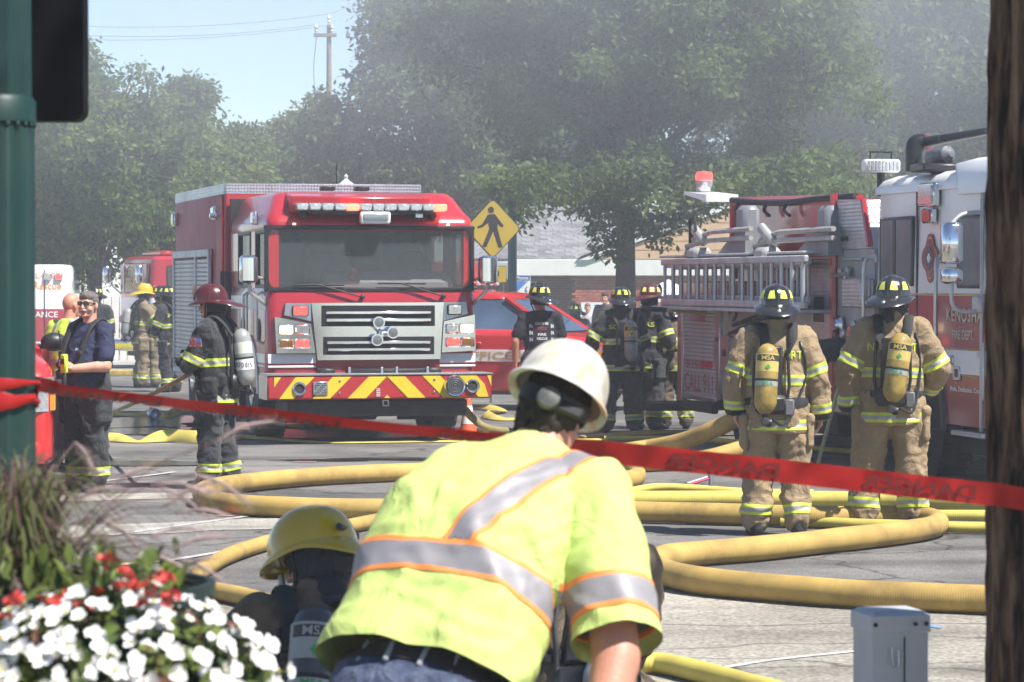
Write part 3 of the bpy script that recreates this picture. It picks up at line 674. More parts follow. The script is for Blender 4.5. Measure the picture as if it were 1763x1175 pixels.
# crossing sign and green street pole
t = thing('pedestrian_crossing_sign', 'yellow diamond pedestrian sign with an arrow plate beside the red engine', 'sign', (P(848, 600, 112).x, FPX / 112, 0), R(22))
SSC = 94 / 112
def sz(py): return CAMZ - (py - 488) / 112
b = MB(); b.tube([(0, .05, 0), (0, .05, sz(345))], .035, 8); b.build('post', steel, t)
yel = M('sign yellow', (.40, .30, .025), .45, 0, .05, 3, dirt=.12)
def diamond(r, rc): 
    pts = []
    for a in (0, 90, 180, 270):
        for d in (-1, 0, 1):
            q = R(a); k = r - rc * (abs(d) * 0 + (.0 if d else .35)); pts.append((math.cos(q) * (r - rc if d else r - rc * .45) - math.sin(q) * d * rc, math.sin(q) * (r - rc if d else r - rc * .45) + math.cos(q) * d * rc))
    return pts
zc = sz(394)
b = MB(); b.prism([(u, v + zc) for u, v in diamond(.56 * SSC, .05)], -.012, .012, 'y'); b.build('panel', blackp, t)
b = MB(); b.prism([(u, v + zc) for u, v in diamond(.535 * SSC, .045)], -.017, -.0125, 'y'); b.build('panel_face', yel, t)
pk = MB()
pk.lathe([(.06 * SSC, -.003), (.06 * SSC, .003)], 16, (-.04 * SSC, -.02, zc + .34 * SSC), Matrix.Rotation(R(90), 3, 'X'))
for poly in ([(-.10, .25), (.04, .27), (.10, .2), (.10, -.02), (-.06, -.02), (-.08, .1)], [(-.09, .25), (-.22, .05), (-.2, .02), (-.05, .13)], [(.08, .22), (.22, .06), (.2, .02), (.07, .1)], [(-.06, .0), (.04, .0), (-.12, -.34), (-.2, -.33)], [(.0, .0), (.1, .0), (.2, -.34), (.12, -.35)], [(-.22, .07), (-.3, .03), (-.28, .0), (-.19, .03)]):
    pk.prism([(u * SSC - .01, v * SSC + zc) for u, v in poly], -.0215, -.0175, 'y')
pk.build('walking_figure', blackp, t)
b = MB(); b.box((.08, -.005, sz(473)), (.30, .02, .27), .01); b.build('arrow_plate', blackp, t)
b = MB(); b.box((.08, -.018, sz(473)), (.275, .006, .245), .002); b.build('arrow_plate_face', yel, t)
b = MB(); b.prism([(.0, sz(468)), (.05, sz(462)), (.1, sz(468)), (.1, sz(476)), (.0, sz(474))], -.025, -.0215, 'y'); b.build('arrow', blackp, t)
grn = M('dark green pole paint', (.03, .10, .085), .4, .2, .1, 3)
t = thing('street_lamp', 'slim dark green street lamp pole between the yellow sign and the brick building', 'street lamp', (P(882, 600, 90).x, FPX / 90, 0))
b = MB(); b.lathe([(.2, 0), (.2, .3), (.12, .45), (.09, .6), (.085, 3.7), (.06, 3.75)], 16); b.build('pole', grn, t)
b = MB(); b.lathe([(.06, 3.75), (.1, 3.8), (.12, 3.95), (.08, 4.1), (.02, 4.15)], 16); b.build('lamp_globe', M('frosted globe', (.7, .7, .68), .3), t)
t = thing('street_lamp', 'ornate pale lamp top peeking over the roof of the red rescue engine', 'street lamp', (P(596, 600, 88).x, FPX / 88, 0))
b = MB(); b.lathe([(.2, 0), (.2, .3), (.1, .5), (.07, 3.1), (.1, 3.15)], 16); b.build('pole', grn, t)
zt = CAMZ + (488 - 304) / 88
b = MB(); b.lathe([(.1, 3.1), (.2, 3.3), (.21, zt - .3), (.16, zt - .22)], 16); b.build('lamp_globe', M('frosted globe', (.7, .7, .68), .3), t)
b = MB(); b.lathe([(.2, zt - .24), (.17, zt - .16), (.08, zt - .1), (.03, zt - .05), (.045, zt), (.0, zt + .05)], 16); b.build('finial', M('pale lamp cap', (.6, .62, .6), .4), t)
# white canopy tent
t = thing('canopy_tent', 'white pop-up canopy beside the brick wall', 'tent', (P(1150, 600, 64).x, FPX / 64, 0))
b = MB(); w_ = .75; zt = CAMZ + 6 / 64; ze = CAMZ - 22 / 64
b.rings([[(-w_, -w_, ze - .16), (w_, -w_, ze - .16), (w_, w_, ze - .16), (-w_, w_, ze - .16)], [(-w_, -w_, ze), (w_, -w_, ze), (w_, w_, ze), (-w_, w_, ze)], [(-.03, -.03, zt), (.03, -.03, zt), (.03, .03, zt), (-.03, .03, zt)]]); b.build('canopy', M('tent fabric', (.72, .74, .8), .7), t, 20)
for x in (-w_ + .04, w_ - .04):
    for y in (-w_ + .04, w_ - .04):
        b = MB(); b.tube([(x, y, 0), (x, y, ze)], .02, 6); b.build('leg', steel, t)
# ================================================================== VEHICLES
def wheel(parent, c, r=.52, w=.34, side=-1, rimm=None, n=28):
    rot = Matrix.Rotation(R(90), 3, 'Y')
    b = MB(); b.lathe([(r * .62, -w / 2), (r * .9, -w / 2), (r, -w / 2 + .05), (r, w / 2 - .05), (r * .9, w / 2), (r * .62, w / 2)], n, c, rot)
    for k in range(n):   # tread blocks
        q = 2 * math.pi * k / n; b.box((c[0], c[1] + math.cos(q) * r, c[2] + math.sin(q) * r), (w * .9, .05, .02), 0, Matrix.Rotation(q + math.pi / 2, 3, 'X'))
    t = b.build('wheel', rubber, parent)
    b = MB(); o = side * w / 2
    b.lathe([(r * .64, 0), (r * .6, side * .0 + .01), (r * .52, -.06), (r * .25, -.08), (r * .22, .02), (r * .12, .05), (.001, .05)] if False else [(r * .64, o * .2), (r * .64, o * .98), (r * .56, o * .9), (r * .5, o * .45), (r * .28, o * .5), (r * .24, o * 1.05), (r * .1, o * 1.15), (.001, o * 1.15)], n, c, rot); b.build('rim', rimm or chrome, t)
    for k in range(10):
        q = 2 * math.pi * k / 10; b = MB(); b.lathe([(.022, 0), (.018, side * .03)], 6, (c[0] + o * .56, c[1] + math.cos(q) * r * .38, c[2] + math.sin(q) * r * .38), rot)
        if r > .45: b.build('lug_nut', chrome, t)
    return t
def lamp(parent, c, d, lens, axis='y', name='lamp', bez=chrome, depth=.05, nlines=5):
    """square lamp with bezel and lens; axis = facing direction index (faces -axis)"""
    b = MB(); b.box(c, d, .012); o = b.build(name, bez, parent)
    e = [x * .84 for x in d]; cc = list(c); k = {'x': 0, 'y': 1}[axis]; cc[k] -= d[k] * .5; e[k] = .022
    b = MB(); b.box(cc, e, .008)
    cc2 = list(cc); cc2[k] -= .011
    for j in range(nlines):
        e2 = list(e); e2[2] = e[2] / (nlines * 2); e2[k] = .006; c3 = list(cc2); c3[2] = cc[2] + e[2] * ((j + .5) / nlines - .5) * .9; b.box(c3, e2)
    b.build('lens', lens, o); return o
def panel_poly(parent, name, poly, y, th, mat, axis='y'): 
    b = MB(); b.prism(poly, y - th, y, axis); return b.build(name, mat, parent)

# ------------------------------------------------------------------ red rescue engine facing the camera
YL = 14
eng = thing('rescue_engine', 'red rescue fire engine facing the camera with chevron bumper and lit lamps', 'fire engine', (-1.618, 34.6, 0), R(YL))
def q3(zx, zy): return ((440 + zx / 4.198 - 641) / 148.6 / .97, CAMZ - (500 + zy / 4.198 - 488) / 148.6)
def q4(zx, zy): return ((440 + zx / 4.198 - 641) / 148.6 / .97, CAMZ - (320 + zy / 4.198 - 488) / 148.6)
def qb(zx, zy): return ((440 + zx / 4.198 - 652) / 150.8 / .97, CAMZ - (500 + zy / 4.198 - 488) / 150.8)
HW = 1.22
b = MB(); b.rr([(.62, -HW, HW, .02, 2.9, .10), (.9, -HW - .01, HW + .01, 0, 2.9, .12), (1.72, -HW - .01, HW + .01, 0, 2.9, .12), (1.80, -HW + .01, HW - .01, .03, 2.9, .12)]); cab = b.build('cab', red, eng)
b = MB(); b.rr([(2.46, -HW + .01, HW - .01, .03, 2.9, .12), (2.52, -HW, HW, .02, 2.9, .13), (2.60, -HW + .01, HW - .01, .06, 2.9, .13), (2.68, -HW + .06, HW - .06, .18, 2.9, .14), (2.86, -HW + .14, HW - .14, .40, 2.9, .16), (2.91, -HW + .20, HW - .20, .48, 2.9, .16)]); b.build('cab_roof', red, eng, 60)
b = MB(); b.box((-.12, .28, 2.78), (1.66, .5, .2), .02, Matrix.Rotation(R(6), 3, 'X')); b.build('roof_visor', red, eng)
for sx_ in (-1, 1):
    b = MB(); b.prism([(.03, 1.78), (.16, 1.78), (.16, 2.5), (.03, 2.5)], sx_ * (HW - .13), sx_ * (HW - .015), 'x'); b.build('windscreen_pillar', red, eng)
    for y0, y1 in ((.98, 1.36), (2.3, 2.9)):
        b = MB(); b.box((sx_ * (HW - .045), (y0 + y1) / 2, 2.13), (.06, y1 - y0, .7)); b.build('door_pillar', red, eng)
    for y0, y1 in ((.16, .98), (1.36, 2.3)):
        b = MB(); b.box((sx_ * (HW - .045), (y0 + y1) / 2, 2.13), (.02, y1 - y0, .7)); b.build('side_window', glass, eng)
        b = MB()
        for yy in (y0 + .02, y1 - .02): b.box((sx_ * (HW - .03), yy, 2.13), (.05, .05, .68), .01)
        for zz in (1.81, 2.45): b.box((sx_ * (HW - .03), (y0 + y1) / 2, zz), (.05, y1 - y0, .05), .01)
        b.build('window_frame', blackp, eng)
b = MB(); b.box((0, 2.87, 2.13), (2.3, .05, .7)); b.build('cab_rear_wall', M('cab interior grey', (.30, .31, .32), .8), eng)
# interior
gry = M('dashboard grey', (.50, .54, .52), .7, 0, .15, 3)
b = MB(); b.prism([(.2, 1.79), (.2, 1.86), (.5, 1.99), (.75, 1.99), (.75, 1.79)], -.45, 1.0, 'x'); b.build('dashboard', gry, eng)
sm_ = M('seat vinyl', (.12, .13, .14), .7)
for x in (-.8, .62):
    b = MB(); b.box((x, 1.3, 2.05), (.5, .16, .66), .06); b.box((x, 1.25, 2.4), (.28, .1, .12), .04); b.build('seat', sm_, eng)
b = MB(); b.box((-.35, 1.9, 2.05), (.9, .4, .34), .03); b.box((-.6, 1.7, 2.22), (.3, .2, .12), .02); b.build('equipment_rack', M('cab gear', (.4, .41, .42), .7), eng)
b = MB(); b.lathe([(.19, -.015), (.21, 0), (.19, .015)], 20, (.62, .62, 2.06), Matrix.Rotation(R(65), 3, 'X'), cap=False); b.build('steering_wheel', blackp, eng)
b = MB(); b.ell((-.17, .3, 1.91), (.075, .05, .07)); b.ell((-.17, .27, 2.0), (.05, .04, .045)); b.build('dash_toy', M('red plush', (.5, .04, .04), .9), eng)
# windscreen and rubber
x0, z1 = q4(108, 312); x1, z0 = q4(1552, 742)
b = MB(); b.box(((x0 + x1) / 2, .045, (z0 + z1) / 2), (x1 - x0, .014, z1 - z0)); ws = b.build('windscreen', mat_glass('windscreen glass', (.10, .12, .13), .30), eng)
fr = MB()
for zz in (z0 - .012, z1 + .012): fr.box(((x0 + x1) / 2, .02, zz), (x1 - x0 + .1, .05, .05), .012)
for xx in (x0 - .02, x1 + .02): fr.box((xx, .02, (z0 + z1) / 2), (.05, .05, z1 - z0 + .06), .012)
for cx, sx_ in ((x0, 1), (x1, -1)):
    for cz, sz_ in ((z0, 1), (z1, -1)): fr.prism([(cx, cz), (cx + sx_ * .09, cz), (cx + sx_ * .03, cz + sz_ * .03), (cx, cz + sz_ * .09)], -.004, .04, 'y')
fr.build('windscreen_seal', blackp, eng)
for a, c_ in (((290, 718, 640, 718), (770, 805)), ((880, 705, 1225, 708), (1350, 800))):
    xa, za = q4(a[0], a[1]); xb, zb = q4(a[2], a[3]); xc, zc = q4(*c_)
    b = MB(); b.tube([(xa, -.02, za), (xb, -.02, zb)], .011, 6); b.tube([((xa + xb) / 2, -.035, (za + zb) / 2), (xc, -.04, zc)], .009, 6); b.ell((xc, -.03, zc), (.03, .03, .03)); b.build('wiper', blackp, eng)
# grille
pts = [q3(*p) for p in ((405, 92), (1350, 88), (1325, 500), (448, 503))]
panel_poly(eng, 'grille_surround', pts, -.005, .05, chrome)
wl = [q3(*p) for p in ((225, 92), (404, 92), (404, 222), (215, 178))]; panel_poly(eng, 'grille_wing', wl, -.004, .04, steel)
wr = [q3(*p) for p in ((1351, 88), (1512, 86), (1525, 172), (1348, 222))]; panel_poly(eng, 'grille_wing', wr, -.004, .04, steel)
mesh_m = M('black grille mesh', (.02, .02, .022), .6, .3, .5, 120)
for (a, b_, c, d), bars in (((475, 110, 1285, 260), ((505, 150, 1255, 172), (508, 202, 1254, 226))), ((487, 335, 1280, 465), ((513, 365, 1250, 388), (518, 416, 1248, 438)))):
    xa, za = q3(a, b_); xb, zb = q3(c, d); m_ = MB(); m_.box(((xa + xb) / 2, -.058, (za + zb) / 2), (xb - xa, .012, za - zb), .004); gp = m_.build('grille_mesh', mesh_m, eng)
    for k in range(36):
        xx = xa + (xb - xa) * (k + .5) / 36; m_ = MB(); m_.box((xx, -.066, (za + zb) / 2), (.006, .008, za - zb - .03)); m_.build('grille_wire', darkm, gp, 0)
    for br in bars:
        xa, za = q3(br[0], br[1]); xb, zb = q3(br[2], br[3]); m_ = MB(); m_.box(((xa + xb) / 2, -.078, (za + zb) / 2), (xb - xa, .03, za - zb), .006); m_.build('grille_bar', chrome, gp)
hn = M('horn face', (.3, .31, .32), .4, .8, .3, 60)
for zx, zy in ((870, 232), (970, 305), (858, 358)):
    x, z = q3(zx, zy); m_ = MB(); m_.lathe([(.03, 0), (.05, .03), (.068, .09), (.07, .1), (.06, .1)], 22, (x, -.08, z), Matrix.Rotation(R(90), 3, 'X')); h_ = m_.build('air_horn', chrome, eng)
    m_ = MB(); m_.lathe([(.06, .0), (.062, .004), (.001, .012)], 22, (x, -.175, z), Matrix.Rotation(R(90), 3, 'X')); m_.build('horn_grille', hn, h_)
x, z = q3(890, 298); m_ = MB(); m_.tube([(x - .07, -.1, z + .06), (x, -.11, z), (x + .1, -.1, z)], .022, 8); m_.tube([(x, -.11, z), (x - .04, -.1, z - .1)], .02, 8); m_.build('horn_bracket', chrome, eng)
# lamp clusters
for side in (-1, 1):
    hp = [q3(*p) for p in (((145, 190), (400, 240), (432, 452), (158, 452)) if side < 0 else ((1572, 178), (1348, 226), (1333, 452), (1578, 440)))]
    panel_poly(eng, 'headlamp_housing', hp, .0, .07, chrome)
    for x0_, y0_, x1_, y1_, lens, nm in (((170, 248, 276, 318, white_l, 'headlamp'), (286, 244, 388, 318, clear_lens, 'headlamp'), (168, 350, 278, 416, amber_lens, 'turn_lamp'), (284, 348, 392, 416, red_l, 'warning_lamp'), (268, 112, 384, 186, red_l, 'warning_lamp')) if side < 0 else
                                     ((1358, 244, 1452, 316, clear_lens, 'headlamp'), (1460, 242, 1562, 312, white_l, 'headlamp'), (1360, 344, 1462, 412, red_l, 'warning_lamp'), (1468, 342, 1568, 412, amber_lens, 'turn_lamp'), (1374, 104, 1480, 180, clear_lens, 'warning_lamp'))):
        xa, za = q3(x0_, y0_); xb, zb = q3(x1_, y1_); lamp(eng, ((xa + xb) / 2, -.075 if y0_ > 190 else -.05, (za + zb) / 2), (xb - xa, .05, za - zb), lens, 'y', nm, chrome if y0_ > 190 else blackp)
    # white stripes that run round the corner
    for zy0, zy1 in ((458, 526), (541, 556)):
        a = (75, 442) if side < 0 else (1325, 1592); xa, za = q3(a[0], zy0); xb, zb = q3(a[1], zy1); xa = max(xa, -HW - .005); xb = min(xb, HW + .005)
        m_ = MB(); m_.box(((xa + xb) / 2, -.006, (za + zb) / 2), (xb - xa, .014, za - zb), .003); m_.build('white_stripe', white, eng)
        m_ = MB(); m_.box((side * (HW + .012), 1.5, (za + zb) / 2), (.012, 2.7, za - zb), .003); m_.build('white_stripe', white, eng)
# winch cover over bumper
xa, za = q3(640, 560); xb, zb = q3(1215, 604)
m_ = MB(); m_.box(((xa + xb) / 2, -.15, (za + zb) / 2 - .02), (xb - xa, .2, .1), .02); m_.build('winch_cover', mesh_m, eng)
for zx in (650, 880, 985, 1205):
    x, z = q3(zx, 578); m_ = MB(); m_.box((x, -.26, z), (.03, .02, .09), .005); m_.build('winch_bracket', steel, eng)
for zx in (500, 1255):
    x, z = q3(zx, 582); m_ = MB(); m_.box((x, -.1, z), (.2, .2, .07), .02); m_.build('tow_hook_cover', blackp, eng)
# bumper with chevrons
xa, za = qb(125, 612); xb, zb = qb(1690, 788); BY = -.5
m_ = MB(); m_.box((0, BY / 2 + .02, (za + zb) / 2), (2.62, -BY, za - zb), .02); bump_ = m_.build('bumper', red_sheet, eng)
m_ = MB(); m_.box((0, BY / 2 + .02, za + .005), (2.64, -BY + .02, .02), .004); m_.build('bumper_top', plate, bump_)
m_ = MB(); m_.box((-1.318, BY / 2 + .02, (za + zb) / 2), (.02, -BY, za - zb), .004); m_.build('bumper_end', chrome, bump_)
fy = BY + .018
chev = [((135, 625), (183, 625), (133, 700)), ((285, 625), (420, 625), (270, 785), (170, 785)), ((548, 625), (680, 625), (530, 785), (405, 785)), ((805, 625), (934, 625), (785, 783), (655, 783)), ((936, 625), (1065, 625), (1212, 780), (1085, 780)), ((915, 783), (935, 758), (958, 783)),
        ((1190, 622), (1318, 622), (1470, 780), (1342, 780)), ((1450, 622), (1582, 622), (1640, 685), (1668, 778), (1595, 778)), ((1658, 622), (1688, 622), (1688, 700))]
for c_ in chev:
    pl = [qb(*p) for p in c_]; pl = [(x, min(max(z, zb + .012), za - .012)) for x, z in pl]; m_ = MB(); m_.prism(pl, fy - .004, fy, 'y'); m_.build('chevron_stripe', yel_pnt, bump_)
rx90 = Matrix.Rotation(R(90), 3, 'X')
for zx, zy, r_ in ((312, 707, .078), (1553, 698, .078)):
    x, z = qb(zx, zy); m_ = MB(); m_.lathe([(r_, 0), (r_, .02), (r_ * .85, .03), (r_ * .7, .025)], 24, (x, fy, z), rx90, cap=False); h_ = m_.build('speaker_ring', chrome, bump_)
    m_ = MB(); m_.lathe([(r_ * .75, .012), (r_ * .4, .008), (.001, .004)], 20, (x, fy, z), rx90); m_.build('speaker_cone', darkm, h_)
x, z = qb(1418, 697); m_ = MB(); m_.lathe([(.12, 0), (.125, .05), (.115, .075), (.1, .07)], 30, (x, fy, z), rx90, cap=False); h_ = m_.build('siren', chrome, bump_)
m_ = MB()
for rr_ in (.1, .075, .05, .025): m_.lathe([(rr_, .06), (rr_ - .012, .075), (rr_ - .02, .06)], 26, (x, fy, z), rx90)
m_.build('siren_grille', hn, h_)
x, z = qb(460, 705); m_ = MB(); m_.box((x, fy - .01, z), (.17, .02, .15), .006); h_ = m_.build('siren_speaker_plate', steel, bump_)
m_ = MB()
for i in range(7):
    for j in range(6):
        if (i * 3 + j * 5) % 4 != 1: m_.box((x + (i - 3) * .02, fy - .021, z + (j - 2.5) * .021), (.014, .004, .012))
m_.build('speaker_slots', darkm, h_, 0)
for zx, zy in ((597, 655), (597, 744), (1275, 650), (1275, 741)):
    x, z = qb(zx, zy); m_ = MB(); m_.lathe([(.014, 0), (.014, .008), (.006, .013)], 10, (x, fy, z), rx90); m_.build('bolt', chrome, bump_)
x, z = qb(872, 740); m_ = MB(); m_.box((x, fy - .002, z), (.06, .004, .1)); lb_ = m_.build('warning_label', M('label red', (.35, .04, .04), .5), bump_)
m_ = MB()
for k in range(5): m_.box((x, fy - .005, z + .04 - .02 * k), (.045, .003, .008))
m_.build('label_print', white_p, lb_)
# underbody
m_ = MB(); m_.box((0, .1, .42), (2.1, .9, .2), .03); m_.box((0, 3.9, .5), (1.9, 7.2, .35), .02); m_.box((0, 1.2, .5), (1.6, .2, .2)); m_.box((0, .9, .85), (2.2, 1.6, .4)); m_.build('chassis', darkm, eng)
x, z = qb(938, 820); m_ = MB()
for dx, dz, sx_, sz_ in ((-.03, 0, .012, .07), (.03, 0, .012, .07), (0, .03, .07, .012), (0, -.03, .07, .012)): m_.box((x + dx, -.37, z + dz), (sx_, .04, sz_))
m_.build('tow_receiver', steel, eng)
for sx_ in (-1, 1):
    wheel(eng, (sx_ * 1.03, 1.25, .52), .52, .36, sx_); wheel(eng, (sx_ * 1.0, 6.0, .52), .52, .5, sx_)
    m_ = MB(); m_.box((sx_ * .98, 2.1, .42), (.5, .05, .5), .01); m_.build('mud_flap', rubber, eng)
m_ = MB(); m_.rings([[V((sx_2, 1.25 + math.cos(q) * rr_, .56 + math.sin(q) * rr_)) for q in np.linspace(0, math.pi, 16)] for sx_2, rr_ in ((-HW - .03, .58), (-HW - .03, .68), (-HW + .01, .68))], False); m_.build('wheel_arch', steel, eng)
# light bar
xa, za = q4(290, 132); xb, zb = q4(1365, 184)
for k in range(12):
    x = xa + (xb - xa) * (k + .5) / 12; lens = amber_l if k in (4, 11) else clear_lens
    m_ = MB(); m_.box((x, -.02, (za + zb) / 2), ((xb - xa) / 12 - .006, .26, za - zb), .015); m_.build('light_bar_lens', lens, eng)
m_ = MB(); m_.box(((xa + xb) / 2, .0, zb - .02), ((xb - xa) * .8, .2, .05), .01)
for zx in (355, 1280): x, z = q4(zx, 215); m_.box((x, .05, z + .01), (.09, .12, .09), .02)
m_.build('light_bar_base', blackp, eng)
xa, za = q4(745, 190); xb, zb = q4(958, 278)
m_ = MB(); m_.box(((xa + xb) / 2, -.1, (za + zb) / 2), (xb - xa, .1, za - zb), .015); fl = m_.build('flood_light', white, eng)
m_ = MB(); m_.box(((xa + xb) / 2, -.155, (za + zb) / 2 + .005), (xb - xa - .06, .02, za - zb - .07), .004)
for k in range(14): m_.box((xa + .04 + (xb - xa - .08) * (k + .5) / 14, -.168, (za + zb) / 2), (.012, .008, .02))
m_.build('flood_lens', M('led panel', (.35, .36, .37), .3, .4, .1, 30), fl)
m_ = MB(); m_.box(((xa + xb) / 2, -.02, (za + zb) / 2), (.3, .12, .05)); m_.build('flood_bracket', blackp, fl)
x, z = q4(1168, 212); m_ = MB(); m_.box((x, -.03, z), (.12, .12, .085), .012); cm = m_.build('roof_camera', blackp, eng); m_ = MB(); m_.box((x, -.095, z), (.085, .01, .06)); m_.build('camera_window', clear_lens, cm)
for zx, zy in ((290, 280), (1388, 280)):
    x, z = q4(zx, zy); m_ = MB(); m_.box((x, -.01, z), (.03, .03, .018), .004); m_.build('marker_lamp', white_l, eng)
for zx in (625, 875):
    x, z = q4(zx, 62); m_ = MB(); m_.box((x, .9, 2.97), (.16, .2, .05), .01); m_.build('roof_hatch', blackp, eng)
# mirrors
for side, px0, px1, py0, py1 in ((-1, 412, 440, 440, 488), (1, 818, 850, 440, 489)):
    xa = (px0 - 641) / 150 / .97; xb = (px1 - 641) / 150 / .97; za = CAMZ - (py0 - 488) / 150; zb = CAMZ - (py1 - 488) / 150
    xc = (xa + xb) / 2
    m_ = MB(); m_.rr([(zb, xc - .07, xc + .07, -.3, -.1, .05), (zb + .03, xc - .1, xc + .1, -.34, -.08, .07), (za - .03, xc - .1, xc + .1, -.34, -.08, .07), (za, xc - .07, xc + .07, -.3, -.1, .05)]); mi = m_.build('mirror_shell', chrome, eng, 50)
    m_ = MB(); m_.box((xc, -.075, (za + zb) / 2), (.17, .012, za - zb - .06), .004); m_.build('mirror_glass', glass_d, mi)
    m_ = MB(); m_.tube([(xc, -.2, zb), (xc - side * .02, -.15, zb - .1), (side * HW, .12, 1.60)], .022, 8); m_.tube([(xc, -.2, zb + .1), (side * HW, .1, zb + .04)], .016, 8); m_.build('mirror_arm', alu, mi)
# side furniture on the visible flank (x = -HW)
X = -HW - .012
for y, z0, z1 in ((.30, 1.15, 1.75), (1.05, 1.15, 1.75), (1.3, 1.15, 1.75)):
    m_ = MB(); m_.tube([(X, y, z0), (X - .07, y, z0 + .04), (X - .07, y, z1 - .04), (X, y, z1)], .017, 8); m_.build('grab_rail', steel, eng)
for y in (.55, 1.8):
    m_ = MB(); m_.lathe([(.07, 0), (.09, .008), (.07, .02)], 16, (X, y, 1.30), Matrix.Rotation(R(-90), 3, 'Y'), sx=1.6, sy=1); m_.build('door_handle', blackp, eng)
for y in (.14, 1.18, 2.5):
    m_ = MB(); m_.box((X + .004, y, 1.2), (.008, .012, 1.2)); m_.build('door_seam', blackp, eng)
m_ = MB(); m_.box((X, 1.4, 1.62), (.01, 2.6, .16)); m_.build('side_graphic', white, eng)
lamp(eng, (X, .9, 2.62), (.05, .2, .16), clear_lens, 'x', 'side_flasher')
# body
m_ = MB(); m_.rr([(.62, -1.25, 1.25, 3.08, 7.8, .03), (2.96, -1.25, 1.25, 3.08, 7.8, .03), (2.98, -1.24, 1.24, 3.09, 7.79, .03)]); sidered = M('satin red body paint', (.34, .018, .026), .5, 0, .1, 2, dirt=.2, spec=.3); body = m_.build('body', sidered, eng)
m_ = MB()
m_.box((0, 3.10, 3.03), (2.5, .04, .14), .01); m_.box((0, 7.78, 3.03), (2.5, .04, .14), .01); m_.box((-1.24, 5.44, 3.03), (.04, 4.6, .14), .01); m_.box((1.24, 5.44, 3.03), (.04, 4.6, .14), .01)
m_.build('roof_rim', plate, body)
m_ = MB(); m_.box((-.2, 2.98, 1.8), (2.0, .12, 2.2)); m_.build('body_gap', darkm, eng)
XB = -1.262
m_ = MB(); m_.box((XB, 3.45, 1.85), (.03, .5, 2.2), .01); m_.build('corner_panel', sidered, body)
m_ = MB(); m_.box((XB - .01, 5.9, 1.36), (.02, 3.4, 1.6)); m_.build('door_recess', alu, body)
sl_me = MB().box((0, 0, 0), (.02, 3.34, .052), .008).mesh('door_slat', M('satin slat with painted red reflections', (.42, .40, .40), .4, .4, .2, 3, dirt=.45, dcol=(.3, .08, .08)))  # the dirt blend here paints red reflections into the slat colour
for k in range(28): inst('door_slat', sl_me, body, (XB - .025, 5.9, .60 + .057 * k))
for y in (4.2, 5.4, 7.55):
    m_ = MB(); m_.box((XB - .03, y, 1.4), (.05, .09, 1.72), .01); m_.build('door_post', alu, body)
m_ = MB(); m_.box((XB - .03, 5.88, 2.24), (.06, 3.5, .1), .01); m_.build('drip_rail', alu, body)
m_ = MB(); m_.box((XB - .03, 5.8, .66), (.06, 3.3, .07), .01); m_.tube([(XB - .06, 5.5, .92), (XB - .06, 7.2, .92)], .02, 6); m_.build('lift_bar', alu, body)
for y in (7.6, 3.75): lamp(body, (XB - .02, y, 2.74), (.06, .3, .18), clear_lens if y < 5 else amber_lens, 'x', 'side_flasher')
m_ = MB(); m_.tube([(XB - .03, 3.4, 2.7), (XB - .14, 3.4, 2.7)], .03, 8); m_.build('scene_light_stub', chrome, body)
m_ = MB()
m_.box((-1.2, 3.0, 1.75), (.1, .12, .5), .02); m_.tube([(-1.25, 3.0, 1.1), (-1.25, 3.0, 2.0)], .02, 8)
for k in range(7): m_.tube([(-1.3, 2.92, 1.1 + .12 * k), (-1.3, 3.1, 1.1 + .12 * k)], .012, 6)
m_.tube([(-1.3, 2.92, 1.0), (-1.3, 2.92, 2.0)], .014, 6); m_.tube([(-1.3, 3.1, 1.0), (-1.3, 3.1, 2.0)], .014, 6); m_.build('access_ladder', darkm, eng)
m_ = MB(); m_.tube([(.2, 3.3, 3.05), (.2, 3.3, 3.35)], .008, 5); m_.build('aerial', blackp, body)

# ------------------------------------------------------------------ pumper engine on the right, seen along its flank
YR = 12.2
pump = thing('pumper_engine', 'fire engine with white cab, maroon body and ladders racked on its side', 'fire engine', (4.209, 26.77, 0), R(YR))
_c, _s = math.cos(R(YR)), math.sin(R(YR))
def RY(px, x=0.):
    k = (px - 881.5) / FPX; return (4.209 + x * _c - k * (26.77 + x * _s)) / (_s + k * _c)
def RD(px, x=0.): return 26.77 + x * _s + RY(px, x) * _c
def RZ(px, py, x=0.): return CAMZ - (py - 488) * RD(px, x) / FPX
def rbox(px0, px1, py0, py1, x, th, mat, name, par=None, bev=.01):
    """box on the flank given by photo corners; x = outer face offset (negative is proud)"""
    y1, y0 = RY(px0, x), RY(px1, x); pm = (px0 + px1) / 2; z1, z0 = RZ(pm, py0, x), RZ(pm, py1, x)
    m_ = MB(); m_.box((x + th / 2, (y0 + y1) / 2, (z0 + z1) / 2), (th, y1 - y0, z1 - z0), bev); return m_.build(name, mat, par or pump)
CW = 2.45
zt = 1.735
m_ = MB(); m_.rr([(.55, 0, CW, -.75, 2.9, .06), (zt, 0, CW, -.75, 2.9, .08)]); cabl = m_.build('cab_lower', maroon, pump)
m_ = MB(); m_.rr([(zt + .001, 0, CW, -.75, 2.9, .08), (2.62, .02, CW - .02, -.70, 2.9, .10), (2.72, .02, CW - .02, -.68, 2.9, .12)]); m_.build('cab_upper', white, pump)
m_ = MB(); m_.rr([(2.72, -.015, CW + .015, -.70, 2.95, .12), (2.78, -.015, CW + .015, -.70, 2.95, .12), (2.86, .05, CW - .05, -.62, 2.9, .15), (2.90, .14, CW - .14, -.5, 2.8, .2)]); m_.build('cab_roof', white, pump, 60)
m_ = MB(); m_.rr([(2.66, -.03, CW + .03, -.8, .62, .12), (2.76, -.03, CW + .03, -.8, .66, .14), (2.95, .04, CW - .04, -.7, .95, .2), (3.0, .2, CW - .2, -.5, .8, .2)]); m_.build('roof_cap', white, pump, 60)
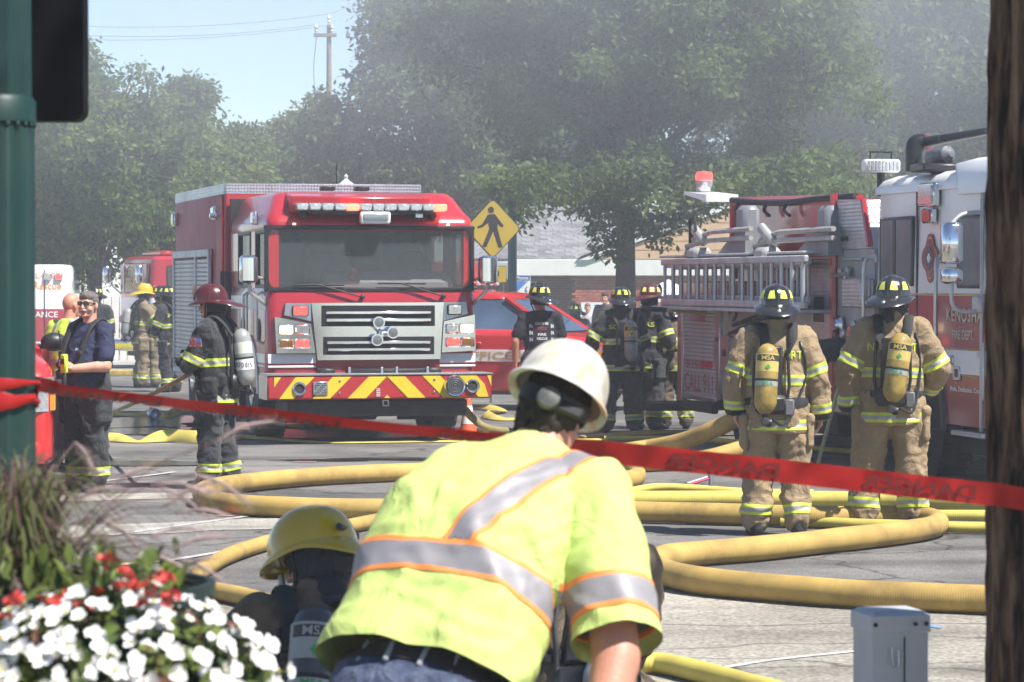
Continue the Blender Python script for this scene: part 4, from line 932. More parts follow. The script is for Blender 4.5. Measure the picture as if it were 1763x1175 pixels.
for px0, px1, py0, py1 in ((1513, 1571, 374, 493), (1646, 1690, 371, 497)):
    rbox(px0, px1, py0, py1, -.012, .03, blackp, 'window_frame', bev=.012); rbox(px0 + 3, px1 - 3, py0 + 5, py1 - 5, -.018, .02, M('smoky grey glass', (.15, .185, .20), .3, 0, .3, 3, spec=.2), 'side_window', bev=.008)
rbox(1536, 1541, 380, 488, -.024, .01, blackp, 'window_divider')
rbox(1576, 1579, 318, 505, -.006, .012, blackp, 'door_seam'); rbox(1686, 1689, 318, 745, -.02, .03, alu, 'door_seam'); rbox(1576, 1579, 508, 640, -.006, .012, blackp, 'door_seam')
rbox(1507, 1697, 505, 508, -.008, .014, gold, 'gold_stripe')
m_ = MB(); m_.box((-.004, RY(1662), (RZ(1662, 604) + RZ(1662, 645)) / 2), (.012, RY(1500) - RY(1710), RZ(1662, 604) - RZ(1662, 645))); m_.build('white_stripe', white, pump)
for py in (602, 647): rbox(1600, 1697, py - 1, py + 1, -.008, .012, gold, 'gold_stripe')
text('KENOSHA', M('silver gold lettering', (.52, .5, .42), .4, .4), pump, (-.004, RY(1661), RZ(1661, 543)), (0, -1, 0), (0, 0, 1), .125, RY(1630) - RY(1692), spacing=1.1, bold=.025)
text('FIRE DEPT.', MATS['silver gold lettering'], pump, (-.004, RY(1659), RZ(1659, 577)), (0, -1, 0), (0, 0, 1), .085, RY(1641) - RY(1678))
text('ENGINE', MATS['silver gold lettering'], pump, (-.004, (RY(1516) + RY(1566)) / 2, RZ(1540, 540)), (0, -1, 0), (0, 0, 1), .115, RY(1516) - RY(1566))
text('Pride, Dedication, Courage', white_p, pump, (-.004, RY(1667), RZ(1667, 673)), (0, -1, 0), (0, 0, 1), .06, RY(1637) - RY(1697))
text('RFD', MATS['silver gold lettering'], pump, (-.013, RY(1688), RZ(1688, 612)), (0, -1, 0), (0, 0, 1), .05, .12)
# department emblem: lobed maroon badge with gold rim
def emblem(px, py, w_, h_):
    cy_, cz_ = RY(px), RZ(px, py); pr = []
    for k in range(64):
        q = 2 * math.pi * k / 64; r_ = .5 * (1 - .16 * abs(math.sin(2 * q)) ** 3 + .05 * math.cos(4 * q)); pr.append((math.cos(q) * r_, math.sin(q) * r_))
    for sc_, x_, mt in ((1., -.006, maroon), (.86, -.010, gold), (.8, -.014, maroon), (.5, -.018, M('badge dark', (.08, .07, .09), .5)), (.2, -.022, white_p)):
        m_ = MB(); m_.prism([(cy_ - u * w_ * sc_, cz_ + v * h_ * sc_) for u, v in pr], x_, x_ + .005, 'x'); yield m_, mt
eo = None
for m_, mt in emblem(1602, 445, .44, .44):
    o_ = m_.build('door_emblem' if eo is None else 'emblem_ring', mt, pump if eo is None else eo); eo = eo or o_
lamp(pump, (-.03, RY(1604), RZ(1604, 336)), (.07, .42, .22), clear_lens, 'x', 'side_flasher'); lamp(pump, (-.03, RY(1605), RZ(1605, 372)), (.06, .26, .14), red_lens, 'x', 'side_flasher')
for pts in ([(1507, 445), (1488, 455), (1487, 575)], [(1620, 445), (1612, 460), (1612, 610), (1622, 620)]):
    pp = [V((-.01 if i in (0,) else -.11, RY(p[0], -.01 if i in (0,) else -.11), RZ(p[0], p[1], -.11))) for i, p in enumerate(pts)]
    m_ = MB(); m_.tube(spline(pp, 5), .02, 8); m_.build('grab_rail', steel, pump)
    for q in (0, -1): m_ = MB(); m_.box((-.01, pp[q].y, pp[q].z), (.03, .09, .09), .01); m_.build('rail_foot', steel, pump)
m_ = MB(); m_.lathe([(.07, 0), (.08, .01), (.05, .02)], 14, (-.0, RY(1646), RZ(1646, 643)), Matrix.Rotation(R(-90), 3, 'Y')); rbox(1640, 1652, 631, 656, -.02, .02, steel, 'door_latch', bev=.008)
rbox(1643, 1648, 636, 650, -.026, .01, blackp, 'latch_pull')
rbox(1637, 1690, 744, 753, -.08, .25, plate, 'cab_step')
rbox(1690, 1693, 590, 690, -.03, .02, alu, 'door_hinge')
# mirrors on arms
ym = RY(1690) - .15
for py0, py1, d in ((384, 455, .20), (461, 489, .20)):
    yy = -.05; s_ = FPX / 26.6
    xm = -.30; za, zb = CAMZ - (py0 - 488) / 192, CAMZ - (py1 - 488) / 192
    m_ = MB(); m_.rr([(zb, xm - .07, xm + .07, yy - .06, yy + .06, .05), (zb + .03, xm - .1, xm + .1, yy - .09, yy + .07, .07), (za - .03, xm - .1, xm + .1, yy - .09, yy + .07, .07), (za, xm - .07, xm + .07, yy - .06, yy + .06, .05)]); mi = m_.build('mirror_shell', chrome, pump, 50)
    m_ = MB(); m_.box((xm, yy + .075, (za + zb) / 2), (.16, .012, za - zb - .04), .004); m_.build('mirror_glass', glass_d, mi)
m_ = MB(); zt2 = CAMZ + 122 / 192; m_.tube(spline([(-.02, -.05, zt2), (-.2, -.05, zt2 - .02), (-.3, -.05, zt2 - .1), (-.3, -.05, 2.36)], 4), .02, 8); m_.build('mirror_arm', alu, pump); m_ = MB(); m_.tube(spline([(-.3, -.05, 1.86), (-.3, -.05, 1.68), (-.22, -.05, 1.6), (-.02, -.05, 1.6)], 4), .02, 8); m_.box((-.03, -.05, 1.66), (.1, .2, .16), .02); m_.build('mirror_arm', alu, pump)
# wheels and arches
wheel(pump, (.22, 1.62, .54), .54, .34, -1, M('hubcap steel', (.5, .51, .53), .3, .9, .1, 5)); wheel(pump, (.28, 7.25, .54), .54, .5, -1, MATS['hubcap steel'])
wheel(pump, (CW - .22, 1.62, .54), .54, .34, 1, MATS['hubcap steel']); wheel(pump, (CW - .28, 7.25, .54), .54, .5, 1, MATS['hubcap steel'])
for yc, mt in ((1.62, blackp), (7.25, steel)):
    m_ = MB(); rs = [[V((x_, yc + math.cos(q) * r_, .56 + math.sin(q) * r_)) for q in np.linspace(-.1, math.pi + .1, 22)] for x_, r_ in ((-.02, .64), (-.035, .66), (-.035, .74), (.0, .76))]
    m_.rings(rs, False); m_.build('wheel_arch', mt, pump)
    m_ = MB(); m_.lathe([(.001, 0), (.70, 0)], 26, (-.008, yc, .56), Matrix.Rotation(R(90), 3, 'Y')); m_.build('wheel_well', darkm, pump)
m_ = MB(); m_.box((CW / 2, 4.6, .55), (1.7, 10.5, .4), .02); m_.box((CW / 2, 1.0, .42), (2.0, 2.5, .3), .02); m_.box((CW / 2, 5.2, .4), (2.2, 1.6, .3), .02); m_.build('chassis', darkm, pump)
# pump panel
pg = M('grey pump panel', (.40, .41, .42), .5, .2, .12, 4, dirt=.25)
YA, YB = RY(1500), RY(1436)
m_ = MB(); m_.box((CW / 2, (YA + YB) / 2, 1.35), (CW - .06, YB - YA, 1.7), .01); m_.build('pump_module', pg, pump)
ya2, yb2 = RY(1487), RY(1440); m_ = MB(); m_.prism([(YA + .02, 2.2), (YB - .01, 2.2), (YB - .01, RZ(1440, 344)), (RY(1486), RZ(1486, 344))], .01, CW - .01, 'x'); m_.build('crosslay_cover', plate, pump)
m_ = MB(); m_.tube([(-.005, RY(1487), RZ(1487, 344)), (-.005, YA + .03, 2.22)], .035, 6); m_.tube([(-.005, YB, 2.78), (-.005, YB, .8)], .04, 6); m_.build('red_edge_trim', red, pump)
rbox(1449, 1480, 480, 530, -.14, .16, plate, 'pump_box', bev=.015); rbox(1450, 1482, 444, 449, -.06, .05, steel, 'grab_rail'); rbox(1442, 1458, 408, 415, -.004, .012, blackp, 'vent_slot')
for px, py in ((1450, 470), (1462, 468), (1474, 560), (1455, 575), (1470, 595)): m_ = MB(); m_.lathe([(.05, 0), (.055, .03), (.04, .045), (.001, .045)], 14, (.0, RY(px), RZ(px, py)), Matrix.Rotation(R(-90), 3, 'Y')); m_.build('gauge', steel, pump)
for px, py in ((1448, 560), (1478, 575), (1462, 612)):
    m_ = MB(); m_.lathe([(.09, 0), (.1, .02), (.08, .05), (.075, .1), (.06, .1)], 16, (.0, RY(px), RZ(px, py)), Matrix.Rotation(R(-90), 3, 'Y')); m_.build('discharge_port', chrome, pump)
m_ = MB(); m_.tube([(-.06, RY(1442), RZ(1442, 475)), (-.06, RY(1468), RZ(1468, 472))], .025, 8); m_.tube([(-.02, RY(1465), RZ(1465, 472)), (-.06, RY(1465), RZ(1465, 472)), (-.06, RY(1466), RZ(1466, 500))], .02, 8); m_.build('valve_pipe', steel, pump)
rbox(1400, 1500, 697, 712, -.1, .5, plate, 'running_board')
# big intake with hose couplings
ic = V((0, RY(1447), RZ(1447, 600)))
m_ = MB(); m_.lathe([(.12, -.05), (.12, .3), (.15, .3), (.15, .36), (.13, .36), (.13, .45), (.16, .45), (.16, .52), (.1, .52)], 20, ic, Matrix.Rotation(R(-100), 3, 'Y')); m_.build('intake_coupling', M('black coupling', (.06, .06, .065), .4, .5, .2, 8), pump)
# body behind the pump
YC, YD = RY(1436), RY(1170)
m_ = MB(); m_.box((CW / 2 + .02, (YC + YD) / 2, 1.2), (CW, YD - YC, 1.35), .02); bodyp = m_.build('body', maroon, pump)
zb0 = RZ(1300, 443)
m_ = MB(); m_.prism([(YC + .01, 1.86), (RY(1224), 1.86), (RY(1224), RZ(1224, 347)), (YC + .01, RZ(1438, 342))], .30, CW - .3, 'x'); m_.build('hose_bed', red, pump)
m_ = MB(); m_.tube([(.28, RY(1224), RZ(1224, 347)), (.28, YC, RZ(1438, 342))], .05, 6); m_.tube([(.28, RY(1224), RZ(1224, 347)), (.28, RY(1224), 1.9)], .05, 6); m_.tube([(.28, YC, RZ(1438, 342)), (.28, YC, 1.9)], .05, 6); m_.build('hose_bed_edge', red, pump)
m_ = MB(); pp = [V((.24, RY(px), RZ(px, py) + .015)) for px, py in ((1226, 347), (1260, 350), (1300, 352), (1330, 350), (1370, 345), (1435, 340))]; m_.tube(spline(pp, 4), .035, 8)
for px in (1240, 1262, 1288, 1322): m_.tube(spline([V((.22, RY(px), RZ(px, 350))), V((.2, RY(px) + .05, RZ(px, 362))), V((.22, RY(px) - .1, RZ(px, 372)))], 4), .02, 6)
m_.build('hose_bed_cover', M('dark tarp', (.04, .04, .045), .8), pump)
m_ = MB(); m_.tube(spline([(.5, RY(1455), 2.7), (.5, RY(1458), 2.86), (.5, RY(1480), 2.86), (.5, RY(1483), 2.7)], 4), .03, 8); m_.build('roof_rail', steel, pump)
rbox(1395, 1432, 446, 585, -.02, .3, plate, 'plate_panel'); rbox(1400, 1418, 510, 555, -.026, .02, blackp, 'panel_recess')
# lower compartment: roll-up door of slats
rbox(1166, 1172, 532, 694, -.03, .05, red, 'corner_trim'); rbox(1172, 1237, 532, 690, -.006, .02, alu, 'door_back')
sm2 = M('grey roll-up slat', (.52, .52, .53), .5, .1, .1, 5, dirt=.25, dcol=(.25, .25, .26))
yl0, yl1 = RY(1236), RY(1174); ym_ = (yl0 + yl1) / 2; zt_, zb_ = RZ(1204, 532), RZ(1204, 682); ns = 22
sme = MB().box((0, 0, 0), (.02, yl1 - yl0, (zt_ - zb_) / ns - .006), .006).mesh('door_slat', sm2)
for k in range(ns): inst('door_slat', sme, bodyp, (-.016, ym_, zb_ + (zt_ - zb_) * (k + .5) / ns))
rbox(1172, 1176, 532, 690, -.04, .05, steel, 'door_post'); rbox(1232, 1238, 532, 690, -.04, .05, steel, 'door_post'); rbox(1176, 1232, 682, 690, -.05, .05, steel, 'lift_bar')
rl = M('red door lettering', (.45, .06, .06), .5)
text('CALL 911', rl, pump, (-.028, RY(1207), RZ(1207, 659)), (0, -1, 0), (0, 0, 1), .22, RY(1183) - RY(1231), bold=0.)
text('FOR EMERGENCY', rl, pump, (-.028, RY(1206), RZ(1206, 628)), (0, -1, 0), (0, 0, 1), .10, RY(1182) - RY(1231), bold=0.)
rbox(1207, 1228, 623, 634, -.027, .006, M('painted red light reflection', (.75, .06, .05), .4), 'red_light_reflection')  # reflection of red light on the door, painted as a red strip
rbox(1185, 1213, 538, 553, -.03, .01, red, 'name_plate')
pgm = M('grey maroon flank', (.30, .23, .235), .4, .1, .12, 3, coat=.2, dirt=.3)
rbox(1238, 1395, 585, 690, -.004, .02, pgm, 'side_panel')
m_ = MB(); yy, zz = RY(1245), RZ(1245, 607)
m_.prism([(yy - .3, zz - .2), (yy + .2, zz - .2), (yy + .3, zz - .1), (yy + .3, zz + .12), (yy + .2, zz + .2), (yy - .3, zz + .2)], -.03, -.006, 'x'); m_.build('fuel_door', steel, pump); rbox(1242, 1248, 602, 614, -.04, .01, blackp, 'fuel_latch')
lamp(pump, (-.02, RY(1273), RZ(1273, 592)), (.04, .1, .05), amber_l, 'x', 'marker_lamp', nlines=2); lamp(pump, (-.02, RY(1240), RZ(1240, 585)), (.04, .12, .05), red_lens, 'x', 'marker_lamp', nlines=2)
# hand tools on brackets above the wheel
rbox(1238, 1395, 528, 583, .005, .02, pg, 'tool_board')
m_ = MB()
for px0, py0, px1, py1 in ((1255, 575, 1330, 540), (1262, 560, 1300, 545), (1280, 570, 1330, 568), (1335, 575, 1390, 575)): m_.tube([(-.05, RY(px0, -.05), RZ(px0, py0)), (-.05, RY(px1, -.05), RZ(px1, py1))], .022, 6)
for px, py in ((1262, 540), (1275, 575), (1325, 560), (1345, 545)): m_.tube(spline([(-.04, RY(px), RZ(px, py)), (-.06, RY(px + 6), RZ(px, py - 10)), (-.04, RY(px + 12), RZ(px, py - 2)), (-.05, RY(px + 8), RZ(px, py + 12))], 4), .018, 6)
m_.build('hand_tools', darkm, pump)
m_ = MB(); m_.box((.7, YD + .2, RZ(1170, 700)), (2.3, .7, .1), .02); m_.box((.0, YD - .8, RZ(1200, 700)), (.08, 1.6, .12), .02); m_.build('tailboard', darkm, pump)
lamp(pump, (-.01, YD + .3, RZ(1165, 700)), (.04, .12, .06), red_lens, 'x', 'tail_lamp', nlines=2)
# ladders
def ladder(x, px0, px1, zt_, zb_, pitch, off, sag=0):
    y1, y0 = RY(px0, x), RY(px1, x)
    r_ = MB()
    r_.box((x, (y0 + y1) / 2, zt_), (.055, y1 - y0, .075), .012); r_.box((x, (y0 + y1) / 2, zb_), (.055, y1 - y0, .075), .012); lo = r_.build('ladder', alu, pump)
    me_ = MB().tube([(0, 0, -(zt_ - zb_) / 2), (0, 0, (zt_ - zb_) / 2)], .021, 8).mesh('rung', alu)
    y = y0 + off
    while y < y1 - .05: inst('rung', me_, lo, (x, y, (zt_ + zb_) / 2)); y += pitch
    return lo
zt_ = RZ(1240, 450, -.3); zb_ = RZ(1240, 522, -.3)
ladder(-.42, 1141, 1388, zt_, zb_, .36, .1); ladder(-.27, 1150, 1393, zt_ - .03, zb_ + .05, .36, .24); ladder(-.13, 1160, 1393, zt_ - .05, zb_ + .02, .36, .02)
m_ = MB(); ya_, yb_2 = RY(1148, -.25), RY(1397, -.25); m_.box((-.2, (ya_ + yb_2) / 2, zb_ - .07), (.5, ya_ - yb_2, .04), .01); m_.box((-.1, (ya_ + yb_2) / 2, zt_ + .07), (.5, ya_ - yb_2, .03), .01); m_.build('ladder_tray', alu, pump)
# rack arms
armm = M('rack arm cast metal', (.50, .49, .46), .5, .4, .12, 6, dirt=.3); postm = M('rack post grey', (.26, .27, .29), .5, .3, .1, 5)
for px, e in ((1283, 1190), (1424, 1308)):
    m_ = MB(); y_ = RY(px, -.05); m_.box((-.02, y_, (RZ(px, 352, -.24) + RZ(px, 440, -.24)) / 2), (.2, .34, RZ(px, 352, -.24) - RZ(px, 440, -.24)), .05); m_.prism([(y_ - .3, RZ(px, 440, -.24)), (y_ + .9, RZ(px, 440, -.24)), (y_ + .35, RZ(px, 410, -.24)), (y_ - .05, RZ(px, 395, -.24)), (y_ - .3, RZ(px, 390, -.24))], -.14, .1, 'x'); m_.build('rack_post', postm, pump)
    m_ = MB(); ye = RY(e + 25, -.24); m_.tube([(-.16, RY(px - 2, -.24), RZ(px, 394, -.24)), (-.22, RY(e + 32, -.24), RZ(e + 32, 400, -.24)), (-.28, RY(e + 10, -.24), RZ(e, 412, -.24)), (-.3, RY(e, -.24), RZ(e, 438, -.24))], .03, 6); m_.tube([(-.16, RY(px - 2, -.24), RZ(px, 410, -.24)), (-.24, RY(e + 30, -.24), RZ(e + 30, 415, -.24)), (-.34, RY(e + 6, -.24), RZ(e, 425, -.24)), (-.34, RY(e + 10, -.24), RZ(e, 442, -.24))], .028, 6)
    m_.box((-.26, RY(e + 16, -.24), RZ(e, 406, -.24)), (.1, .5, .12), .03, Matrix.Rotation(R(20), 3, 'X')); m_.box((-.3, RY(e + 22, -.24), RZ(e, 438, -.24)), (.22, .35, .14), .04); m_.build('rack_arm', armm, pump)
m_ = MB(); m_.tube([(-.3, RY(1198, -.24), RZ(1198, 440, -.24)), (-.3, RY(1198, -.24), RZ(1198, 380, -.24))], .03, 8); m_.tube([(-.3, RY(1198, -.24), RZ(1198, 380, -.24)), (-.3, RY(1204, -.24), RZ(1204, 372, -.24)), (-.3, RY(1206, -.24), RZ(1206, 400, -.24))], .02, 6); m_.build('rack_lock', darkm, pump)
# rear beacon
yb_ = RY(1212, .3)
m_ = MB(); m_.prism([(yb_ - .8, RZ(1230, 345)), (yb_ - .8, RZ(1230, 332)), (yb_ + .2, RZ(1212, 325)), (yb_ + .2, RZ(1212, 330))], .1, .5, 'x'); m_.build('beacon_bracket', white, pump)
m_ = MB(); zb1 = RZ(1211, 325); m_.lathe([(.075, 0), (.105, .08), (.11, .13), (.10, .14)], 20, (.3, yb_, zb1)); m_.build('beacon_base', clear_lens, pump); m_ = MB(); m_.lathe([(.105, .14), (.105, .2), (.09, .235), (.001, .245)], 20, (.3, yb_, zb1)); m_.build('beacon_dome', red_l, pump)
# flood light, deck gun and air bottle on the cab roof
pf = P(1516, 288, 172); inv = Matrix.Translation((4.209, 26.77, 0)) @ Matrix.Rotation(R(YR), 4, 'Z'); inv = inv.inverted()
def onR(px, py, s_): return inv @ P(px, py, s_)
a, b_ = onR(1484, 273, 174), onR(1548, 300, 174)
c_ = (a + b_) / 2
m_ = MB(); m_.box((c_.x, c_.y, c_.z), (.36, .16, .13), .02); fl = m_.build('flood_light', white, pump)
m_ = MB()
for k in range(9): m_.box((c_.x - .15 + .0375 * k, c_.y - .083, c_.z), (.028, .01, .1), .003)
m_.build('flood_cell', clear_lens, fl)
m_ = MB(); m_.tube([(c_.x - .1, c_.y + .03, c_.z - .06), (c_.x - .1, c_.y + .03, c_.z + .14), (c_.x + .12, c_.y + .03, c_.z + .14), (c_.x + .12, c_.y + .03, c_.z - .06)], .014, 6); m_.tube([(c_.x, c_.y, c_.z - .3), (c_.x, c_.y, c_.z)], .04, 8); m_.build('flood_frame', blackp, fl)
blk = M('black enamelled pipe', (.03, .03, .033), .35, .3, .2, 6)
g0 = onR(1573, 296, 178); g1 = onR(1573, 250, 178); g2 = onR(1590, 246, 178); g3 = onR(1700, 226, 184); 
m_ = MB(); m_.tube(spline([g0, g1 - V((0, 0, .04)), g1 + V((.03, 0, .02)), g2], 5), .085, 14); m_.tube([g2, g2.lerp(g3, .3), g3], [.06, .048, .036], 12); m_.lathe([(.06, -.03), (.07, 0), (.06, .03)], 12, g2.lerp(g3, .35)); m_.build('deck_gun', blk, pump)
m_ = MB(); m_.ell(onR(1597, 246, 178), (.06, .06, .08)); m_.build('gun_valve', M('valve red', (.3, .05, .05), .4), pump)
q0, q1 = onR(1598, 275, 180), onR(1638, 265, 182); m_ = MB(); m_.tube([q0, q0.lerp(q1, .15), q0.lerp(q1, .85), q1], [.05, .085, .085, .03], 14); m_.build('roof_air_bottle', M('roof bottle', (.16, .16, .17), .4, .2, .4, 12), pump)
q0 = onR(1620, 290, 182); m_ = MB(); m_.box((q0.x, q0.y, q0.z), (.5, .4, .08), .02); m_.build('roof_tray', blk, pump)

# ------------------------------------------------------------------ small car builder (front at y=0, back +y)
def suv(name, label, loc, rz, paint, L_=4.7, hw=.93, H=1.68, hood=1.02, belt=1.12, cat='car', lightbar=False, stripe=None):
    t = thing(name, label, cat, loc, rz)
    def ring(y, w_, z0, z1, r_):
        pts = []
        for cx, cz, a0 in ((w_ - r_, z1 - r_, 0), (-w_ + r_, z1 - r_, 90), (-w_ + r_ * .6, z0 + r_ * .6, 180), (w_ - r_ * .6, z0 + r_ * .6, 270)):
            for k in range(5): q = R(a0 + 22.5 * k); rr_ = r_ if a0 < 180 else r_ * .6; pts.append(V((cx + rr_ * math.cos(q), y, cz + rr_ * math.sin(q))))
        return pts
    m_ = MB(); m_.rings([ring(0, hw * .82, .42, hood * .80, .1), ring(.06, hw * .93, .32, hood * .92, .12), ring(.3, hw * .99, .28, hood * .985, .13), ring(.9, hw, .28, hood + .04, .14), ring(1.25, hw, .28, belt, .12), ring(L_ - .5, hw, .28, belt + .04, .12), ring(L_ - .1, hw * .96, .3, belt, .12), ring(L_, hw * .88, .42, belt - .1, .1)]); m_.build('body', paint, t, 50)
    m_ = MB(); m_.rr([(belt - .03, -hw * .93, hw * .93, 1.05, L_ - .12, .12), (H - .09, -hw * .74, hw * .74, 1.85, L_ - .45, .16)]); m_.build('window_glass', M('car glass with painted sky blue', (.06, .10, .16), .5, 0, .25, 2, spec=.08), t, 50)  # blue of the reflected sky is put into the glass colour
    m_ = MB(); m_.rr([(H - .10, -hw * .755, hw * .755, 1.82, L_ - .42, .16), (H - .03, -hw * .74, hw * .74, 1.86, L_ - .46, .18), (H, -hw * .6, hw * .6, 2.05, L_ - .6, .2)]); m_.build('roof', paint, t, 60)
    for sx_ in (-1, 1):
        for (ya, yb) in ((1.1, 1.86), (2.45, 2.5), (3.45, 3.4), (L_ - .16, L_ - .46)):
            m_ = MB(); m_.tube([(sx_ * hw * .925, ya, belt - .03), (sx_ * hw * .745, yb, H - .08)], .05, 6); m_.build('roof_pillar', M('matt red pillar', (.4, .025, .03), .7, spec=.1), t)
        wheel(t, (sx_ * (hw - .12), .95, .36), .36, .24, sx_, alu, 22); wheel(t, (sx_ * (hw - .12), L_ - 1.0, .36), .36, .24, sx_, alu, 22)
        for yc in (.95, L_ - 1.0):
            m_ = MB(); m_.rings([[V((sx_ * x_, yc + math.cos(q) * r_, .37 + math.sin(q) * r_)) for q in np.linspace(-.1, math.pi + .1, 18)] for x_, r_ in ((hw - .02, .38), (hw + .012, .40), (hw + .012, .45), (hw - .01, .46))], False); m_.build('wheel_arch', blackp, t)
            m_ = MB(); m_.lathe([(.001, 0), (.41, 0)], 22, (sx_ * (hw + .004), yc, .38), Matrix.Rotation(R(90), 3, 'Y')); m_.build('wheel_well', darkm, t)
        # headlamp wrapping the corner
        m_ = MB(); zc = hood * .76
        m_.prism([(sx_ * hw * .5, -.03), (sx_ * hw * .82, -.025), (sx_ * hw * .975, .1), (sx_ * (hw + .02), .42), (sx_ * hw * .9, .42), (sx_ * hw * .5, .2)], zc - .16, zc + .13, 'z'); hl = m_.build('headlamp', clear_lens, t)
        m_ = MB(); m_.prism([(sx_ * hw * .93, .055), (sx_ * hw * .985, .1), (sx_ * (hw + .028), .44), (sx_ * hw * .95, .42)], zc - .15, zc + .08, 'z'); m_.build('turn_lens', M('orange lens', (.75, .25, .04), .25, 0, .15, 30, coat=.4), hl)
        m_ = MB(); m_.ell((sx_ * (hw + .12), 1.42, belt + .06), (.12, .09, .085), 16, 10); mi = m_.build('mirror', blackp, t, 60); m_ = MB(); m_.box((sx_ * (hw + .02), 1.44, belt + .02), (.14, .06, .04), .01); m_.build('mirror_arm', blackp, mi)
        for y in (2.4, 3.42): m_ = MB(); m_.box((sx_ * (hw + .002), y, .75), (.006, .012, .7)); m_.build('door_seam', blackp, t)
        for y in (2.25, 3.28): m_ = MB(); m_.box((sx_ * (hw + .015), y, .98), (.03, .18, .035), .01); m_.build('door_handle', paint, t)
        if stripe:
            m_ = MB(); m_.box((sx_ * (hw + .004), L_ * .52, .80), (.01, L_ * .62, .17), .003); m_.build('side_stripe', white, t)
            text(stripe, gold, t, (sx_ * (hw + .009), L_ * .50, .80), (0, sx_, 0), (0, 0, 1), .11, 2.0, off=.004)
    m_ = MB(); m_.box((0, .0, hood * .62), (hw * .95, .05, .2), .02); g_ = m_.build('grille', blackp, t)
    for k in range(4): m_ = MB(); m_.box((0, -.03, hood * .62 - .075 + .05 * k), (hw * .9, .02, .018), .004); m_.build('grille_bar', chrome, g_)
    m_ = MB(); m_.box((0, .04, .42), (hw * 1.7, .16, .16), .04); m_.build('front_bumper', paint, t); m_ = MB(); m_.box((0, L_ / 2, .3), (hw * 1.7, L_ - .8, .14), .02); m_.build('underbody', darkm, t)
    m_ = MB(); m_.tube([(-hw * .5, 1.2, belt + .05), (hw * .1, 1.3, belt + .12)], .01, 5); m_.tube([(0, 1.2, belt + .05), (hw * .6, 1.3, belt + .12)], .01, 5); m_.build('wiper', blackp, t)
    if lightbar:
        lb = MB().box((0, 2.5, H + .06), (1.15, .25, .05), .015).build('light_bar', blackp, t)
        for k in range(8): m_ = MB(); m_.box((-.5 + .143 * k, 2.5, H + .12), (.13, .24, .08), .02); m_.build('light_bar_lens', red_lens if k % 2 == 0 else clear_lens, lb)
    return t
carred = M('car red paint', (.5, .02, .025), .25, 0, .04, 2, coat=.7)
fp = P(1106, 690, 118); rzs = R(72)
suv('safety_car', 'red safety officer car with roof light bar behind the fire engine bumper', (fp.x, fp.y, 0), rzs, carred, 5.0, .95, 1.72, 1.06, 1.18, 'car', True, 'SAFETY OFFICER')
suv('parked_car', 'red car with black mirror half hidden behind the green lamp post', (-3.88 - .90, 25.3, 0), R(15), M('bright red car paint', (.55, .03, .03), .25, 0, .04, 2, coat=.7), 4.6, .93, 1.62, 1.2, 1.26)

# ------------------------------------------------------------------ ambulance, rear view
ab = P(113, 600, 78)
t = thing('ambulance', 'white and red ambulance seen from behind at the left edge', 'ambulance', (ab.x - 1.15, ab.y, 0), R(4))
m_ = MB(); m_.rr([(.55, -1.15, 1.15, 0, 4.2, .06), (1.28, -1.15, 1.15, 0, 4.2, .06)]); m_.build('lower_body', M('ambulance red', (.38, .03, .05), .35, 0, .05, 2, coat=.4), t)
m_ = MB(); m_.rr([(1.281, -1.15, 1.15, 0, 4.2, .06), (2.2, -1.15, 1.15, 0, 4.2, .06), (2.26, -1.1, 1.1, .05, 4.1, .1)]); m_.build('box_body', white, t)
m_ = MB(); m_.box((0, -.04, .5), (2.2, .3, .12), .02); m_.build('rear_step', plate, t)
orl = M('orange lettering', (.75, .38, .12), .5)
text('SALEM LAKES', orl, t, (.45, -.004, 2.02), (1, 0, 0), (0, 0, 1), .12, 1.1); text('Fire Rescue', orl, t, (.55, -.004, 1.8), (1, 0, 0), (0, 0, 1), .17, 1.0); text('AMBULANCE', white_p, t, (.42, -.004, 1.16), (1, 0, 0), (0, 0, 1), .13, 1.1)
lamp(t, (1.0, -.02, 2.0), (.16, .05, .14), red_l, 'y', 'rear_flasher'); lamp(t, (.75, -.02, 2.0), (.16, .05, .16), clear_lens, 'y', 'rear_flasher'); lamp(t, (1.0, -.02, .9), (.12, .05, .2), red_lens, 'y', 'tail_lamp')
m_ = MB(); m_.box((-.1, -.006, 1.4), (.02, .01, 1.5)); m_.box((.68, -.006, 1.4), (.02, .01, 1.5)); m_.build('door_seam', blackp, t)
m_ = MB(); m_.box((.3, -.012, 1.85), (.5, .02, .36), .01) if False else m_.box((-.5, -.012, 1.85), (.5, .02, .36), .01); m_.build('rear_window', glass_d, t)
for sx_ in (-1, 1): wheel(t, (sx_ * .95, 1.2, .4), .4, .28, sx_, alu, 20); wheel(t, (sx_ * .95, 4.9, .4), .4, .28, sx_, alu, 20)
m_ = MB(); m_.rr([(.5, -1.0, 1.0, 4.2, 6.2, .1), (1.2, -1.0, 1.0, 4.2, 6.2, .15), (1.9, -.85, .85, 4.2, 5.2, .15)]); m_.build('cab', white, t)

